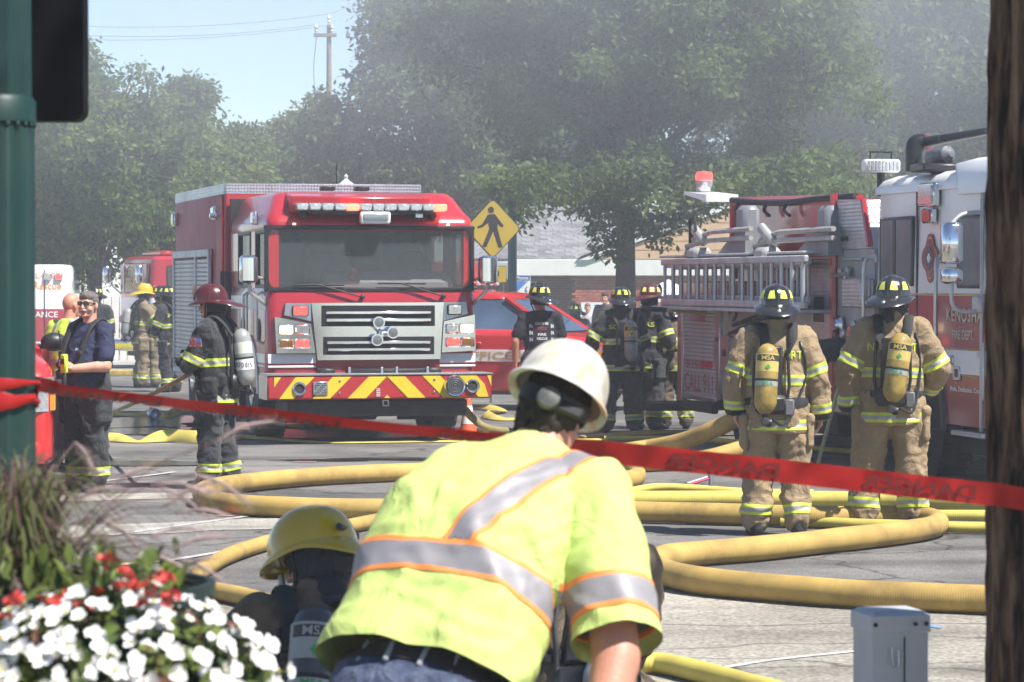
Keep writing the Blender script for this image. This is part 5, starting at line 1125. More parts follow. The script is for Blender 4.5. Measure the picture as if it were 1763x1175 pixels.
# ------------------------------------------------------------------ far engine between the trees
fe = P(232, 600, 84)
t = thing('far_engine', 'older red fire engine parked far behind the firefighters at left', 'fire engine', (fe.x, fe.y, 0), R(-68))
m_ = MB(); m_.rr([(.6, -1.2, 1.2, 0, 2.6, .1), (1.55, -1.2, 1.2, 0, 2.6, .1)]); m_.build('cab_lower', white, t)
m_ = MB(); m_.rr([(1.551, -1.2, 1.2, 0, 2.6, .1), (2.33, -1.17, 1.17, .06, 2.6, .12), (2.4, -1.1, 1.1, .15, 2.6, .15)]); m_.build('cab_upper', red, t)
m_ = MB(); m_.box((0, .0, 1.95), (2.1, .06, .62), .02); wsn = m_.build('windscreen', M('maroon tinted screen', (.12, .03, .03), .15, 0, .2, 2), t)
text('FIRE-RESCUE', gold, wsn, (.2, -.034, 1.85), (1, 0, 0), (0, 0, 1), .22, 1.5); text('ENGINE 32', gold, wsn, (.2, -.034, 2.14), (1, 0, 0), (0, 0, 1), .16, 1.1)
m_ = MB(); m_.box((-.75, -.036, 1.95), (.05, .012, .62)); m_.build('screen_pillar', white, t)
for y0_, y1_ in ((.35, 1.1), (1.4, 2.2)):
    m_ = MB(); m_.box((1.2, (y0_ + y1_) / 2, 1.95), (.03, y1_ - y0_, .5), .02); m_.build('side_window', glass_d, t)
for k in range(5): m_ = MB(); m_.box((0, -.01, .85 + .1 * k), (1.3, .03, .03), .005); m_.build('grille_bar', chrome, t)
for x in (-.9, .9): lamp(t, (x, -.02, 1.1), (.35, .06, .16), clear_lens, 'y', 'headlamp')
for x in (-1.32, 1.32):
    m_ = MB(); m_.rr([(1.85, x - .06, x + .06, -.3, -.2, .04), (1.9, x - .09, x + .09, -.33, -.18, .06), (2.15, x - .09, x + .09, -.33, -.18, .06), (2.2, x - .06, x + .06, -.3, -.2, .04)]); mi = m_.build('mirror', chrome, t); m_ = MB(); m_.tube([(x, -.25, 1.9), (x * .9, .05, 1.6)], .02, 6); m_.build('mirror_arm', chrome, mi)
m_ = MB(); m_.box((0, -.25, .6), (2.4, .5, .22), .03); m_.build('bumper', chrome, t)
m_ = MB(); m_.rr([(.6, -1.2, 1.2, 2.7, 7.5, .04), (2.3, -1.2, 1.2, 2.7, 7.5, .04)]); m_.build('body', red, t); m_ = MB(); m_.box((0, 3.6, .5), (1.9, 7, .3)); m_.build('chassis', darkm, t)
m_ = MB(); m_.box((1.205, 1.3, 1.2), (.012, 2.4, .5)); m_.build('side_stripe', red, t)
for sx_ in (-1, 1): wheel(t, (sx_ * 1.02, 1.0, .5), .5, .32, sx_); wheel(t, (sx_ * 1.0, 5.8, .5), .5, .45, sx_)
m_ = MB(); m_.box((0, .5, 2.46), (1.5, .3, .1), .03); m_.build('light_bar', red_lens, t)
# ================================================================== PEOPLE
def remesh(mb, voxel, smooth=3, factor=.5):
    me = mb.mesh('tmp', MATS['skin'], 0); o = bpy.data.objects.new('tmp', me)
    r_ = o.modifiers.new('r', 'REMESH'); r_.mode = 'VOXEL'; r_.voxel_size = voxel
    if smooth: s_ = o.modifiers.new('s', 'SMOOTH'); s_.factor = factor; s_.iterations = smooth
    out = evaluate(o); bpy.data.meshes.remove(me); out.materials.clear(); return out
def cloth(mb, name, mat, parent, voxel=.016, smooth=3, amp=.007, freq=7., joints=(), seed=0, zs=1.):
    """remeshed garment with folds; joints: (point, radius, amplitude, axis)"""
    me = remesh(mb, voxel, smooth); N = noise.noise; off = V((seed * 3.1, seed * 1.7, seed))
    nv = len(me.vertices); co = np.empty(nv * 3, np.float32); me.vertices.foreach_get('co', co); no = np.empty(nv * 3, np.float32); me.vertices.foreach_get('normal', no)
    co = co.reshape(-1, 3); no = no.reshape(-1, 3); ds = np.empty(nv, np.float32); f3 = (freq, freq, freq * zs)
    for i, (x, y, z) in enumerate(co.tolist()):
        q = V((x * freq, y * freq, z * f3[2])) + off
        wq = q + V((N(q * .7 + V((3, 1, 2))), N(q * .7 + V((8, 1, 2))), 0)) * .8
        n1 = N(wq); n2 = N(wq * 2.1 + V((5, 5, 5))); d = amp * (1.1 - 3.4 * min(abs(n1), .5) + .55 * (.6 - 3 * min(abs(n2), .4)))
        for c, r_, a, ax in joints:
            p = V((x, y, z)); e = (p - c).length / r_
            if e < 2: d += a * math.exp(-e * e) * math.sin(p.dot(ax) * 80 + 6 * N(p * 8 + off))
        ds[i] = d
    me.vertices.foreach_set('co', (co + no * ds[:, None]).ravel())
    me.name = name; me.materials.append(mat); me.polygons.foreach_set('use_smooth', [True] * len(me.polygons)); me.update()
    o = bpy.data.objects.new(name, me); COL.objects.link(o); o.parent = parent; return o
def seg_d(p, a, b):
    ab = b - a; t = max(0, min(1, (p - a).dot(ab) / max(ab.length_squared, 1e-9))); return (p - (a + ab * t)).length
def nearest(p, segs): return min(segs, key=lambda k: seg_d(p, segs[k][0], segs[k][1]) / segs[k][2])
def strip(src, name, mats, parent, o, n, hw, test=None, off=.004, split=None, curve=None):
    """band cut out of a garment between two planes, laid just proud of it. split: inner half-width given to material 1"""
    o = V(o); n = V(n).normalized(); bm = bmesh.new(); bm.from_mesh(src.data)
    bmesh.ops.delete(bm, geom=[f for f in bm.faces if abs((f.calc_center_median() - o).dot(n)) > hw + .07], context='FACES')
    cuts = [-hw, hw] + ([-split, split] if split else [])
    for c in cuts: bmesh.ops.bisect_plane(bm, geom=bm.verts[:] + bm.edges[:] + bm.faces[:], plane_co=o + n * c, plane_no=n, dist=1e-5)
    kill = []
    for f in bm.faces:
        c = f.calc_center_median(); d = abs((c - o).dot(n))
        if d > hw or (test and not test(c)): kill.append(f)
        else: f.material_index = 1 if (split and d < split) else 0
    bmesh.ops.delete(bm, geom=kill, context='FACES'); bm.normal_update()
    vn = {v: v.normal.copy() for v in bm.verts}
    for v in bm.verts: v.co += vn[v] * off
    if not bm.faces: bm.free(); return None
    ex = bmesh.ops.extrude_face_region(bm, geom=bm.faces[:])
    vs2 = [g for g in ex['geom'] if isinstance(g, bmesh.types.BMVert)]
    for v in vs2: v.co -= v.normal * 0
    s2 = set(vs2); inner = [v for v in bm.verts if v not in s2]
    for v in inner: v.co -= vn.get(v, v.normal) * (off + .004)
    me = bpy.data.meshes.new(name); bm.to_mesh(me); bm.free()
    for m_ in (mats if isinstance(mats, (list, tuple)) else [mats]): me.materials.append(m_)
    me.polygons.foreach_set('use_smooth', [True] * len(me.polygons)); me.set_sharp_from_angle(angle=R(50))
    ob = bpy.data.objects.new(name, me); COL.objects.link(ob); ob.parent = parent; return ob

# head and hand prototypes (arrays)
def _proto(mb, voxel, smooth):
    me = remesh(mb, voxel, smooth); vs = [v.co.copy() for v in me.vertices]; fs = [tuple(p.vertices) for p in me.polygons]; bpy.data.meshes.remove(me); return vs, fs
h = MB(); h.ell((0, -.005, .022), (.077, .098, .103), 18, 12); h.ell((0, .022, -.03), (.064, .074, .088), 16, 10); h.ell((0, .042, -.088), (.046, .046, .034)); h.cap((0, .092, .015), (0, .112, -.028), .011, .016); h.cap((-.035, .083, .03), (.035, .083, .03), .014, .014)
for s_ in (-1, 1): h.ell((s_ * .080, -.006, -.008), (.011, .021, .033)); h.ell((s_ * .042, .06, -.035), (.028, .026, .03)); h.ell((s_ * .014, .1, -.03), (.01, .011, .008))
h.cap((0, -.022, -.07), (0, -.035, -.2), .058, .064); h.ell((0, .088, -.098), (.022, .016, .018))
HEAD = _proto(h, .0075, 2)
def hand_proto(curl):
    h = MB(); L_ = [(.040, .028, .022), (.046, .031, .024), (.043, .029, .022), (.034, .022, .019)]
    for i in range(4):
        y = .034 - .0225 * i; p0 = V((0, y * .55, -.005)); p1 = V((.004, y, -.088 + .004 * abs(i - 1))); h.cap(p0, p1, .017, .0125)
        a = .12; p = p1
        for j, l_ in enumerate(L_[i]):
            a += curl * (.8 + .15 * i); q = p + V((math.sin(a), 0, -math.cos(a))) * l_; h.cap(p, q, .0098 - .0008 * j, .009 - .0008 * j, 8); p = q
    h.cap((0, .012, -.02), (.016, .046, -.052), .016, .0125); h.cap((.016, .046, -.052), (.03 + .02 * curl, .056, -.082), .011, .0095); h.cap((.03 + .02 * curl, .056, -.082), (.038 + .03 * curl, .050, -.106), .0095, .008)
    h.cap((0, 0, .05), (0, 0, -.01), .027, .024)
    return _proto(h, .0062, 1)
HAND = {'relaxed': hand_proto(.38), 'grip': hand_proto(1.05)}
def frame(zaxis, yhint):
    z = V(zaxis).normalized(); y = V(yhint) - z * V(yhint).dot(z); y = y.normalized() if y.length > 1e-4 else z.orthogonal().normalized(); x = y.cross(z)
    return Matrix((x, y, z)).transposed()

def skel(k=1., lean=(0, 0), dp=(0, 0, 0), **ov):
    J = dict(pel=(0, 0, .98), che=(0, 0, 1.32), nek=(0, -.015, 1.50), hed=(0, .02, 1.655), sL=(-.19, -.01, 1.435), sR=(.19, -.01, 1.435), eL=(-.275, -.03, 1.16), eR=(.275, -.03, 1.16), wL=(-.285, .05, .91), wR=(.285, .05, .91),
             hL=(-.10, 0, .95), hR=(.10, 0, .95), kL=(-.125, .02, .51), kR=(.125, .02, .51), aL=(-.14, -.03, .09), aR=(.14, -.03, .09))
    J = {a: V(c) * k for a, c in J.items()}; J['k'] = k; dp = V(dp); J['dp'] = dp
    rm = Euler((-R(lean[0]), R(lean[1]), 0)).to_matrix(); c = V((0, 0, .98 * k))
    def bend(p):
        w_ = max(0, min(1, (p.z / k - .93) / .2)); w_ = w_ * w_ * (3 - 2 * w_); return p.lerp(c + rm @ (p - c), w_) + dp
    J['bend'] = bend; J['rm'] = rm
    for a in ('pel', 'che', 'nek', 'hed', 'sL', 'sR', 'eL', 'eR', 'wL', 'wR'): J[a] = bend(J[a])
    for a in ('hL', 'hR'): J[a] = J[a] + dp
    for a, c_ in ov.items(): J[a] = V(c_) * k
    return J
def erings(J, prof, n=20):
    """elliptical rings (z, rx, ry, cy) in rest pose, bent with the spine"""
    k = J['k']; return [[J['bend'](V((rx * k * math.cos(q), (cy_ + ry * math.sin(q)) * k, z * k))) for q in (2 * math.pi * j / n for j in range(n))] for z, rx, ry, cy_ in prof]
def body(t, J, sk=None, hands=('relaxed', 'relaxed'), head_rot=(0, 0, 0), hand_mat=None, yh=None):
    sk = sk or skin; k = J['k']; mb = MB()
    mb.rings(erings(J, [(.86, .13, .09, 0), (.98, .15, .10, 0), (1.12, .135, .095, 0), (1.3, .165, .11, 0), (1.42, .15, .085, 0), (1.50, .06, .055, -.01)]))
    for s_ in 'LR':
        mb.chain([J['s' + s_], J['e' + s_], J['w' + s_]], [.052 * k, .043 * k, .03 * k]); mb.chain([J['h' + s_], J['k' + s_], J['a' + s_]], [.085 * k, .058 * k, .042 * k])
        f = J['a' + s_]; d = J.get('f' + s_, V((.03 if s_ == 'R' else -.03, .17, 0))); mb.cap(f + V((0, -.03, -.04)) * k, f + d * k + V((0, 0, -.055)) * k, .035 * k, .03 * k)
    mb.cap(J['nek'] + (J['che'] - J['nek']) * .2, J['hed'] - V((0, .02, .04)) * k, .06 * k, .056 * k)
    me0 = remesh(mb, .02, 2); out = MB(); out.add([v.co.copy() for v in me0.vertices], [tuple(p.vertices) for p in me0.polygons]); bpy.data.meshes.remove(me0)
    hr = (J['rm'] @ Euler([R(a) for a in head_rot]).to_matrix()); J['hr'] = hr
    out.add([J['hed'] + hr @ (p * k * .98) for p in HEAD[0]], HEAD[1])
    out.mat(1)
    for s_ in (-1, 1): out.ell(J['hed'] + hr @ (V((s_ * .031, .084, .010)) * k), (.013 * k,) * 3, 8, 6)
    out.mat(2); out.ell(J['hed'] + hr @ (V((0, .094, -.062)) * k), (.022 * k, .012 * k, .007 * k), 10, 6)
    out.mat(3)
    for i, s_ in enumerate('LR'):
        if not hands[i]: continue
        vs, fs = HAND[hands[i]]; dr = J['w' + s_] - J['e' + s_]; f = frame(-dr, (yh or {}).get(s_, (0, 1, .15))); mir = 1 if s_ == 'L' else -1
        out.add([J['w' + s_] + f @ (V((p.x * mir, p.y, p.z)) * k) for p in vs], fs if mir == 1 else [g[::-1] for g in fs])
    return out.build('body', [sk, eye_m, lip_m, hand_mat or sk], t, 70)
def garment_coat(t, J, mat, seed=0, voxel=.016, hem=.76, bulk=1., amp=.0125):
    k = J['k']; mb = MB(); g = bulk
    mb.rings(erings(J, [(hem, .215 * g, .165 * g, 0), (hem + .1, .215 * g, .165 * g, 0), (1.02, .205 * g, .155 * g, 0), (1.2, .215 * g, .155 * g, -.005), (1.36, .22 * g, .145 * g, -.01), (1.46, .17 * g, .11 * g, -.012), (1.525, .09, .085, -.015)], 28))
    for s_ in 'LR':
        e = J['e' + s_]; w_ = J['w' + s_]; mb.chain([J['s' + s_], J['s' + s_].lerp(e, .5), e, e.lerp(w_, .95)], [.098 * k * g, .092 * k * g, .082 * k * g, .07 * k * g])
        mb.cap(J['s' + s_], J['nek'] + V((0, 0, -.02)), .095 * k * g, .07 * k)
    mb.cap(J['nek'] - (J['hed'] - J['nek']) * .1, J['nek'].lerp(J['hed'], .28), .083 * k, .088 * k)
    jt = [(J['e' + s_], .13, .006, (J['w' + s_] - J['s' + s_]).normalized()) for s_ in 'LR'] + [(J['e' + s_].lerp(J['w' + s_], .7), .1, .004, (J['w' + s_] - J['e' + s_]).normalized()) for s_ in 'LR']
    return cloth(mb, 'coat', mat, t, voxel, 3, amp, 6.5, jt, seed, .8)
def garment_pants(t, J, mat, seed=0, voxel=.016, bulk=1., top=1.04, cuff=.06, amp=.0145):
    k = J['k']; mb = MB(); g = bulk; d = J['dp']
    mb.rings([[V((rx * g * math.cos(q) * k, (cy_ + ry * g * math.sin(q)) * k, z * k)) + d for q in (2 * math.pi * j / 24 for j in range(24))] for z, rx, ry, cy_ in ((.80, .205, .155, -.01), (.9, .205, .16, -.015), (top, .185, .14, 0))])
    jt = []
    for s_ in 'LR':
        h_, kn, a = J['h' + s_], J['k' + s_], J['a' + s_]; a2 = kn.lerp(a, (1 - cuff / .5)); 
        mb.chain([h_, h_.lerp(kn, .5), kn, kn.lerp(a2, .5), a2], [.128 * k * g, .122 * k * g, .104 * k * g, .1 * k * g, .098 * k * g], 16)
        jt += [(kn, .16, .008, V((0, .2, 1)).normalized()), (kn.lerp(a2, .75), .14, .009, V((0, -.2, 1)).normalized())]
    return cloth(mb, 'trousers', mat, t, voxel, 2, amp, 6., jt, seed + 5, .7)
def boots(t, J, mat=None):
    k = J['k']
    for s_ in 'LR':
        a = J['a' + s_]; d = J.get('f' + s_, V((.03 if s_ == 'R' else -.03, .17, 0))); mb = MB()
        mb.cap(a + V((0, -.03, -.035)) * k, a + (d * .55 + V((0, 0, -.035))) * k, .052 * k, .05 * k); mb.cap(a + (d * .5 + V((0, 0, -.045))) * k, a + (d + V((0, 0, -.048))) * k, .05 * k, .04 * k); mb.cap(a + V((0, -.02, 0)) * k, a.lerp(J['k' + s_], .3), .058 * k, .066 * k)
        o = cloth(mb, 'boot', mat or rubber, t, .012, 2, .002, 14, (), 3)
        for v in o.data.vertices: v.co.z = max(v.co.z, .004 if d.z == 0 else v.co.z)
def helmet(t, c, rot, shell, refl, k=1., shield=None, brimm=None, back=.1, name='helmet', comb=True, side=.032):
    """traditional fire helmet; c = skull centre"""
    def S3(u, e): # azimuth u (0 = front), elevation e
        r_ = 1 + (.045 * max(math.exp(-((math.sin(u * 4) / .22) ** 2)), 0) * math.cos(e) if comb else 0)
        x = .120 * math.cos(e) ** .8 * math.sin(u); y = .147 * math.cos(e) ** .8 * math.cos(u); z = .152 * math.sin(e) ** .9
        return V((x * r_, y * r_, z * (1 + (.05 if comb and abs(math.sin(u)) < .3 else 0)) + .032))
    b = MB(); n = 64; rs = []
    for j in range(11):
        e = R(89.5) * j / 10; rs.append([c + rot @ (S3(2 * math.pi * i / n, e) * k) for i in range(n)])
    b.rings(rs); ho = b.build(name, shell, t, 35)
    b = MB(); rs = []
    for f, dz in ((.0, .006), (.5, .004), (1, -.004), (1.04, -.012), (1, -.016), (.5, -.010), (0, -.008)):
        ring = []
        for i in range(48):
            u = 2 * math.pi * i / 48; cb = max(0, -math.cos(u)); cf = max(0, math.cos(u)); wd = side + back * cb ** 1.6 + .022 * cf ** 2
            p = S3(u, .02); d = V((math.sin(u), math.cos(u), 0)); ring.append(c + rot @ ((p + d * wd * f + V((0, 0, dz - f * (.006 + .05 * cb ** 1.5 + .01 * cf) + f * .008 * math.sin(u) ** 2))) * k))
        rs.append(ring)
    b.rings(rs, False, True); b.build('brim', brimm or shell, ho, 60)
    if refl:
        for i in range(8):
            u0 = (i + .5) * math.pi / 4; b = MB(); g_ = []
            for a in (-.24, 0, .24):
                for e in (.30, .52, .74): w_ = 1 - (e - .3) * .8; p = S3(u0 + a * w_, e); q = V((p.x * 1.03, p.y * 1.03, p.z * 1.012 + .002)); g_.append(c + rot @ (q * k))
            b.add(g_, [(0, 1, 4, 3), (1, 2, 5, 4), (3, 4, 7, 6), (4, 5, 8, 7)]); b.build('reflector', refl, ho, 60)
    if shield is not False:
      b = MB(); b.prism([(-.035, .045), (.035, .045), (.05, .12), (.03, .165), (0, .185), (-.03, .165), (-.05, .12)], .138, .15, 'y'); b.xf(Matrix.Translation(c) @ rot.to_4x4() @ Matrix.Scale(k, 4)); b.build('front_shield', shield or blackp, ho)
    b = MB(); b.lathe([(.012, 0), (.014, .01), (.004, .016)], 10, c + rot @ (V((0, -.235 + .1 - back, .0)) * k), rot @ Matrix.Rotation(R(60), 3, 'X')); b.build('brim_hook', steel, ho)
    b = MB()
    for s_ in (-1, 1): b.tube([c + rot @ (V((s_ * .105, .03, .03)) * k), c + rot @ (V((s_ * .088, .04, -.06)) * k), c + rot @ (V((s_ * .03, .06, -.135)) * k)], .007 * k, 6)
    b.build('chin_strap', strapm, ho)
    b = MB(); rs = []
    for z, r_ in ((.035, .112), (-.02, .104), (-.06, .100), (-.062, .094), (.03, .10)): rs.append([c + rot @ (V((r_ * math.sin(u), -.008 + r_ * 1.15 * math.cos(u), z)) * k) for u in np.linspace(R(75), R(285), 20)])
    b.rings(rs, False); b.build('ear_flap', blackc, ho, 60)
    return ho
cyl_y = M('yellow composite cylinder', (.36, .25, .055), .45, 0, .3, 9, dirt=.85, dcol=(.13, .085, .03), dscale=8, coat=.2)
cyl_g = M('grey composite cylinder', (.30, .31, .29), .4, 0, .2, 6, dirt=.4, dcol=(.16, .16, .15), dscale=5, coat=.3)
cyl_k = M('black composite cylinder', (.05, .05, .055), .35, 0, .3, 6, coat=.3)
lab_y = M('cylinder label', (.55, .42, .12), .5, 0, .06, 20); lab_w = M('pale cylinder label', (.6, .6, .5), .5); lab_dk = M('dark label print', (.04, .035, .03), .5); grnp = M('green label print', (.05, .3, .08), .5)
def scba(t, coat, J, mat, x=0., tilt=0., txt='MSA', z0=.90, z1=1.42, r=.083, y=-.30, label=True, straps=True, segs=None, belt=True, kfd=None, lab=None):
    lab = lab or lab_y
    k = J['k']; Bd = J['bend']; rot = J['rm'] @ Euler((R(-4), R(tilt), 0)).to_matrix()
    c = Bd(V((x, y, z0)) * k); L_ = (z1 - z0) * k; r *= k
    prof = [(.0001, 0), (r * .45, .012), (r * .82, .045), (r, .09), (r, L_ - .09), (r * .85, L_ - .045), (r * .45, L_ - .010), (.0001, L_)]
    b = MB(); b.lathe(prof, 28, c, rot, cap=False); cyl = b.build('air_cylinder', mat, t, 60)
    b = MB(); b.tube([c + rot @ V((0, 0, .01)), c + rot @ V((0, 0, -.05))], .022 * k, 10); b.lathe([(.03, -.02), (.034, 0), (.03, .02)], 12, c + rot @ V((.03, 0, -.055)), rot @ Matrix.Rotation(R(90), 3, 'Y')); b.build('valve', blackp, cyl)
    b = MB(); b.lathe([(.028, 0), (.03, .01), (.024, .02)], 14, c + rot @ V((.0, -.035, -.05)), rot @ Matrix.Rotation(R(90), 3, 'X')); b.build('pressure_gauge', darkm, cyl)
    if label:
        for za, zb, m_ in (((.60, .85, lab), (.40, .47, silver)) if not kfd else ((.56, .76, lab_w), (.28, .46, white_p))):
            b = MB(); b.lathe([(r * 1.01, L_ * za), (r * 1.01, L_ * zb)], 28, c, rot, cap=False); b.build('cylinder_label', m_, cyl, 60)
        bv = bvh_of(cyl); ry = (rot @ V((0, 1, 0)))
        if not kfd:
            b = MB(); b.lathe([(r * 1.016, L_ * .745), (r * 1.016, L_ * .83)], 28, c, rot, cap=False); 
            keep = [f for f in b.f if (rot.transposed() @ (V(b.v[f[0]]) - c)).y < -r * .35]; b.f = keep; b.m = [0] * len(keep); b.build('label_plate', lab_dk, cyl, 60)
            text(txt, lab, cyl, c + rot @ V((0, 0, L_ * .788)), rot @ V((1, 0, 0)), rot @ V((0, 0, 1)), .034 * k, .095 * k, bv, ry, off=.006)
            text(txt, grnp, cyl, c + rot @ V((0, 0, L_ * .435)), rot @ V((1, 0, 0)), rot @ V((0, 0, 1)), .026 * k, .085 * k, bv, ry, off=.006)
            b = MB(); b.prism([(-.018, 0), (0, .02), (.018, 0), (0, -.02)], -.003, .003, 'y'); b.xf(Matrix.Translation(c + rot @ V((0, -r * 1.02, L_ * .66))) @ rot.to_4x4()); b.build('hazard_diamond', grnp, cyl)
        else: text(kfd, lab_dk, cyl, c + rot @ V((0, 0, L_ * .37)), J.get('kx', rot @ V((1, 0, 0))), rot @ V((0, 0, 1)), .045 * k, .14 * k, bv, J.get('kr', ry), off=.004)
    # back frame, straps
    fr = MB(); fr.box(Bd(V((x * .5, -.185, 1.16)) * k), (.17 * k, .03, .46 * k), .02, J['rm']); fr.box(Bd(V((x * .5, -.2, .97)) * k), (.24 * k, .06, .14 * k), .03, J['rm'])
    fr.tube([Bd(V((x * .5 + .11, -.19, .95)) * k), Bd(V((x * .5 + .13, -.2, 1.1)) * k), Bd(V((x * .5 + .12, -.19, 1.38)) * k)], .012 * k, 6); fr.tube([Bd(V((x * .5 - .11, -.19, .95)) * k), Bd(V((x * .5 - .13, -.2, 1.1)) * k), Bd(V((x * .5 - .12, -.19, 1.38)) * k)], .012 * k, 6)
    fo = fr.build('back_frame', blackp, t)
    b = MB(); b.lathe([(r * 1.03, L_ * .47), (r * 1.06, L_ * .485), (r * 1.03, L_ * .5)], 24, c, rot, cap=False); b.build('cylinder_strap', strapm, fo)
    if straps:
        for s_ in (-1, 1):
            sp = spline([Bd(V((s_ * .085 + x * .3, -.185, 1.30)) * k), Bd(V((s_ * .10, -.17, 1.43)) * k), Bd(V((s_ * .115, -.06, 1.545)) * k), Bd(V((s_ * .125, .07, 1.50)) * k), Bd(V((s_ * .13, .165, 1.36)) * k), Bd(V((s_ * .14, .18, 1.15)) * k), Bd(V((s_ * .18, .1, 1.0)) * k)], 6)
            b = MB(); b.tube(sp, .036 * k, 10, True, (1., .42), up=(0, 0, 1)); b.build('shoulder_strap', strapm, t, 60)
    if belt: strip(coat, 'waist_belt', strapm, t, Bd(V((0, 0, .985)) * k), J['rm'] @ V((0, 0, 1)), .026 * k, (lambda p: nearest(p, segs) == 'torso') if segs else None, .014)
    b = MB(); q0 = c + rot @ V((.06, .02, -.03)); b.tube(spline([q0, q0 + V((.1, .05, -.02)), Bd(V((.2, -.1, 1.15)) * k), Bd(V((.17, -.12, 1.4)) * k), Bd(V((.12, .1, 1.5)) * k)], 6), .011, 7); b.build('air_hose', blackp, t)
    b = MB(); b.box(Bd(V((x * .5 + .13, -.2, .95)) * k), (.07, .06, .12), .01, J['rm']); b.build('alarm_unit', M('grey instrument', (.12, .12, .125), .5), t)
    return cyl
def segs_of(J):
    k = J['k']; return {'torso': (J['bend'](V((0, 0, .8)) * k), J['bend'](V((0, 0, 1.4)) * k), .2), 'sL': (J['sL'].lerp(J['eL'], .25), J['eL'], .1), 'sR': (J['sR'].lerp(J['eR'], .25), J['eR'], .1), 'fL': (J['eL'], J['wL'], .09), 'fR': (J['eR'], J['wR'], .09)}
def ff(label, loc, rz, J, coatm, pantm, shell=None, refl=None, tank=None, back=None, tail=None, seed=0, head_rot=(0, 0, 0), hands=('relaxed', 'relaxed'), gloves=True, voxel=.017, bands=True, bulk=1., hair=None, hood=False, group=None, shield=None, hemz=.76, torso_band=1.14, sk=None, yh=None, hback=.1, full=True, btxt=lime, armu=.62):
    t = thing('person', label, 'person', loc, rz, group); segs = segs_of(J); k = J['k']; Bd = J['bend']
    body(t, J, sk, hands, head_rot, strapm if gloves else None, yh)
    coat = garment_coat(t, J, coatm, seed, voxel, hemz, bulk); pants = garment_pants(t, J, pantm, seed, voxel, bulk); boots(t, J)
    up = J['rm'] @ V((0, 0, 1))
    if bands:
        mm = [lime, silver]; tor = lambda p: nearest(p, segs) == 'torso'
        strip(coat, 'reflective_band', mm, coat, Bd(V((0, 0, torso_band)) * k), up, .037, tor, .004, .0155); strip(coat, 'reflective_band', mm, coat, Bd(V((0, 0, hemz + .06)) * k), V((0, 0, 1)), .037, tor, .004, .0155)
        for s_ in 'LR':
            a, e, w_ = J['s' + s_], J['e' + s_], J['w' + s_]
            strip(coat, 'reflective_band', mm, coat, a.lerp(e, armu + .2), (e - a), .036, lambda p: nearest(p, segs) in ('s' + s_, 'f' + s_), .004, .0145); strip(coat, 'reflective_band', mm, coat, e.lerp(w_, .82), (w_ - e), .033, lambda p: nearest(p, segs) == 'f' + s_, .004, .0135)
            strip(coat, 'cuff', strapm, coat, e.lerp(w_, 1.06), (w_ - e), .022, lambda p: nearest(p, segs) == 'f' + s_, .003)
            kn, an = J['k' + s_], J['a' + s_]; ot = J['k' + ('L' if s_ == 'R' else 'R')], J['a' + ('L' if s_ == 'R' else 'R')]
            strip(pants, 'reflective_band', mm, pants, kn.lerp(an, .74), an - kn, .037, lambda p: seg_d(p, kn, an) < seg_d(p, *ot), .004, .0155)
        for s_ in (-1, 1):   # cargo pockets
            hp = J['h' + ('R' if s_ > 0 else 'L')].lerp(J['k' + ('R' if s_ > 0 else 'L')], .42); mb = MB(); mb.box(hp + V((s_ * .112 * bulk, -.01, 0)) * k, (.07 * k, .19 * k, .26 * k), .03); mb.box(hp + V((s_ * .117 * bulk, -.01, .10)) * k, (.075 * k, .2 * k, .08 * k), .02); cloth(mb, 'pocket', pantm, pants, .013, 1, .004, 12, (), seed)
    if shell: helmet(t, J['hed'], J['hr'], shell, refl, k * 1.03, shield, back=hback)
    if hair and not shell: pass
    if hood:
        b = MB(); f = J['hr']; c = J['hed']; rs = []
        for z, rx, ry, yo in ((.06, .095, .112, 0), (.0, .098, .112, -.01), (-.07, .09, .10, -.015), (-.14, .098, .105, -.02), (-.19, .125, .125, -.02)): rs.append([c + f @ (V((rx * math.sin(u), yo + ry * math.cos(u), z)) * k) for u in np.linspace(0, 2 * math.pi, 24, endpoint=False)])
        b.rings(rs); cloth(b, 'hood', blackc, t, .012, 2, .006, 14, (), 4)
    if back:
        bv = bvh_of(coat); text(back, btxt, coat, Bd(V((0, -.15, 1.325)) * k), J['rm'] @ V((1, 0, 0)), up, .06 * k, .36 * k, bv, J['rm'] @ V((0, 1, 0)), off=.006, bold=.02)
    if tail:
        bv = bvh_of(coat); text(tail, btxt, coat, Bd(V((0, -.15, hemz + .01)) * k), V((1, 0, 0)), V((0, 0, 1)), .055 * k, .25 * k, bv, V((0, 1, 0)), off=.006, bold=.02)
    if tank: scba(t, coat, J, segs=segs, **tank)
    return t, coat, pants
yref = M('yellow helmet reflector', (.72, .75, .12), .4)
hk = M('black helmet shell', (.02, .02, .022), .22, 0, .2, 8, coat=.4, dirt=.2, dcol=(.06, .055, .05)); hr_ = M('red helmet shell', (.075, .009, .01), .3, 0, .25, 7, coat=.4, dirt=.4, dcol=(.08, .03, .02)); hy = M('yellow helmet shell', (.62, .40, .03), .22, 0, .06, 5, coat=.5, dirt=.25, dcol=(.3, .18, .04))
def at(px, py): p = G(px, py); return (p.x, p.y, 0.)

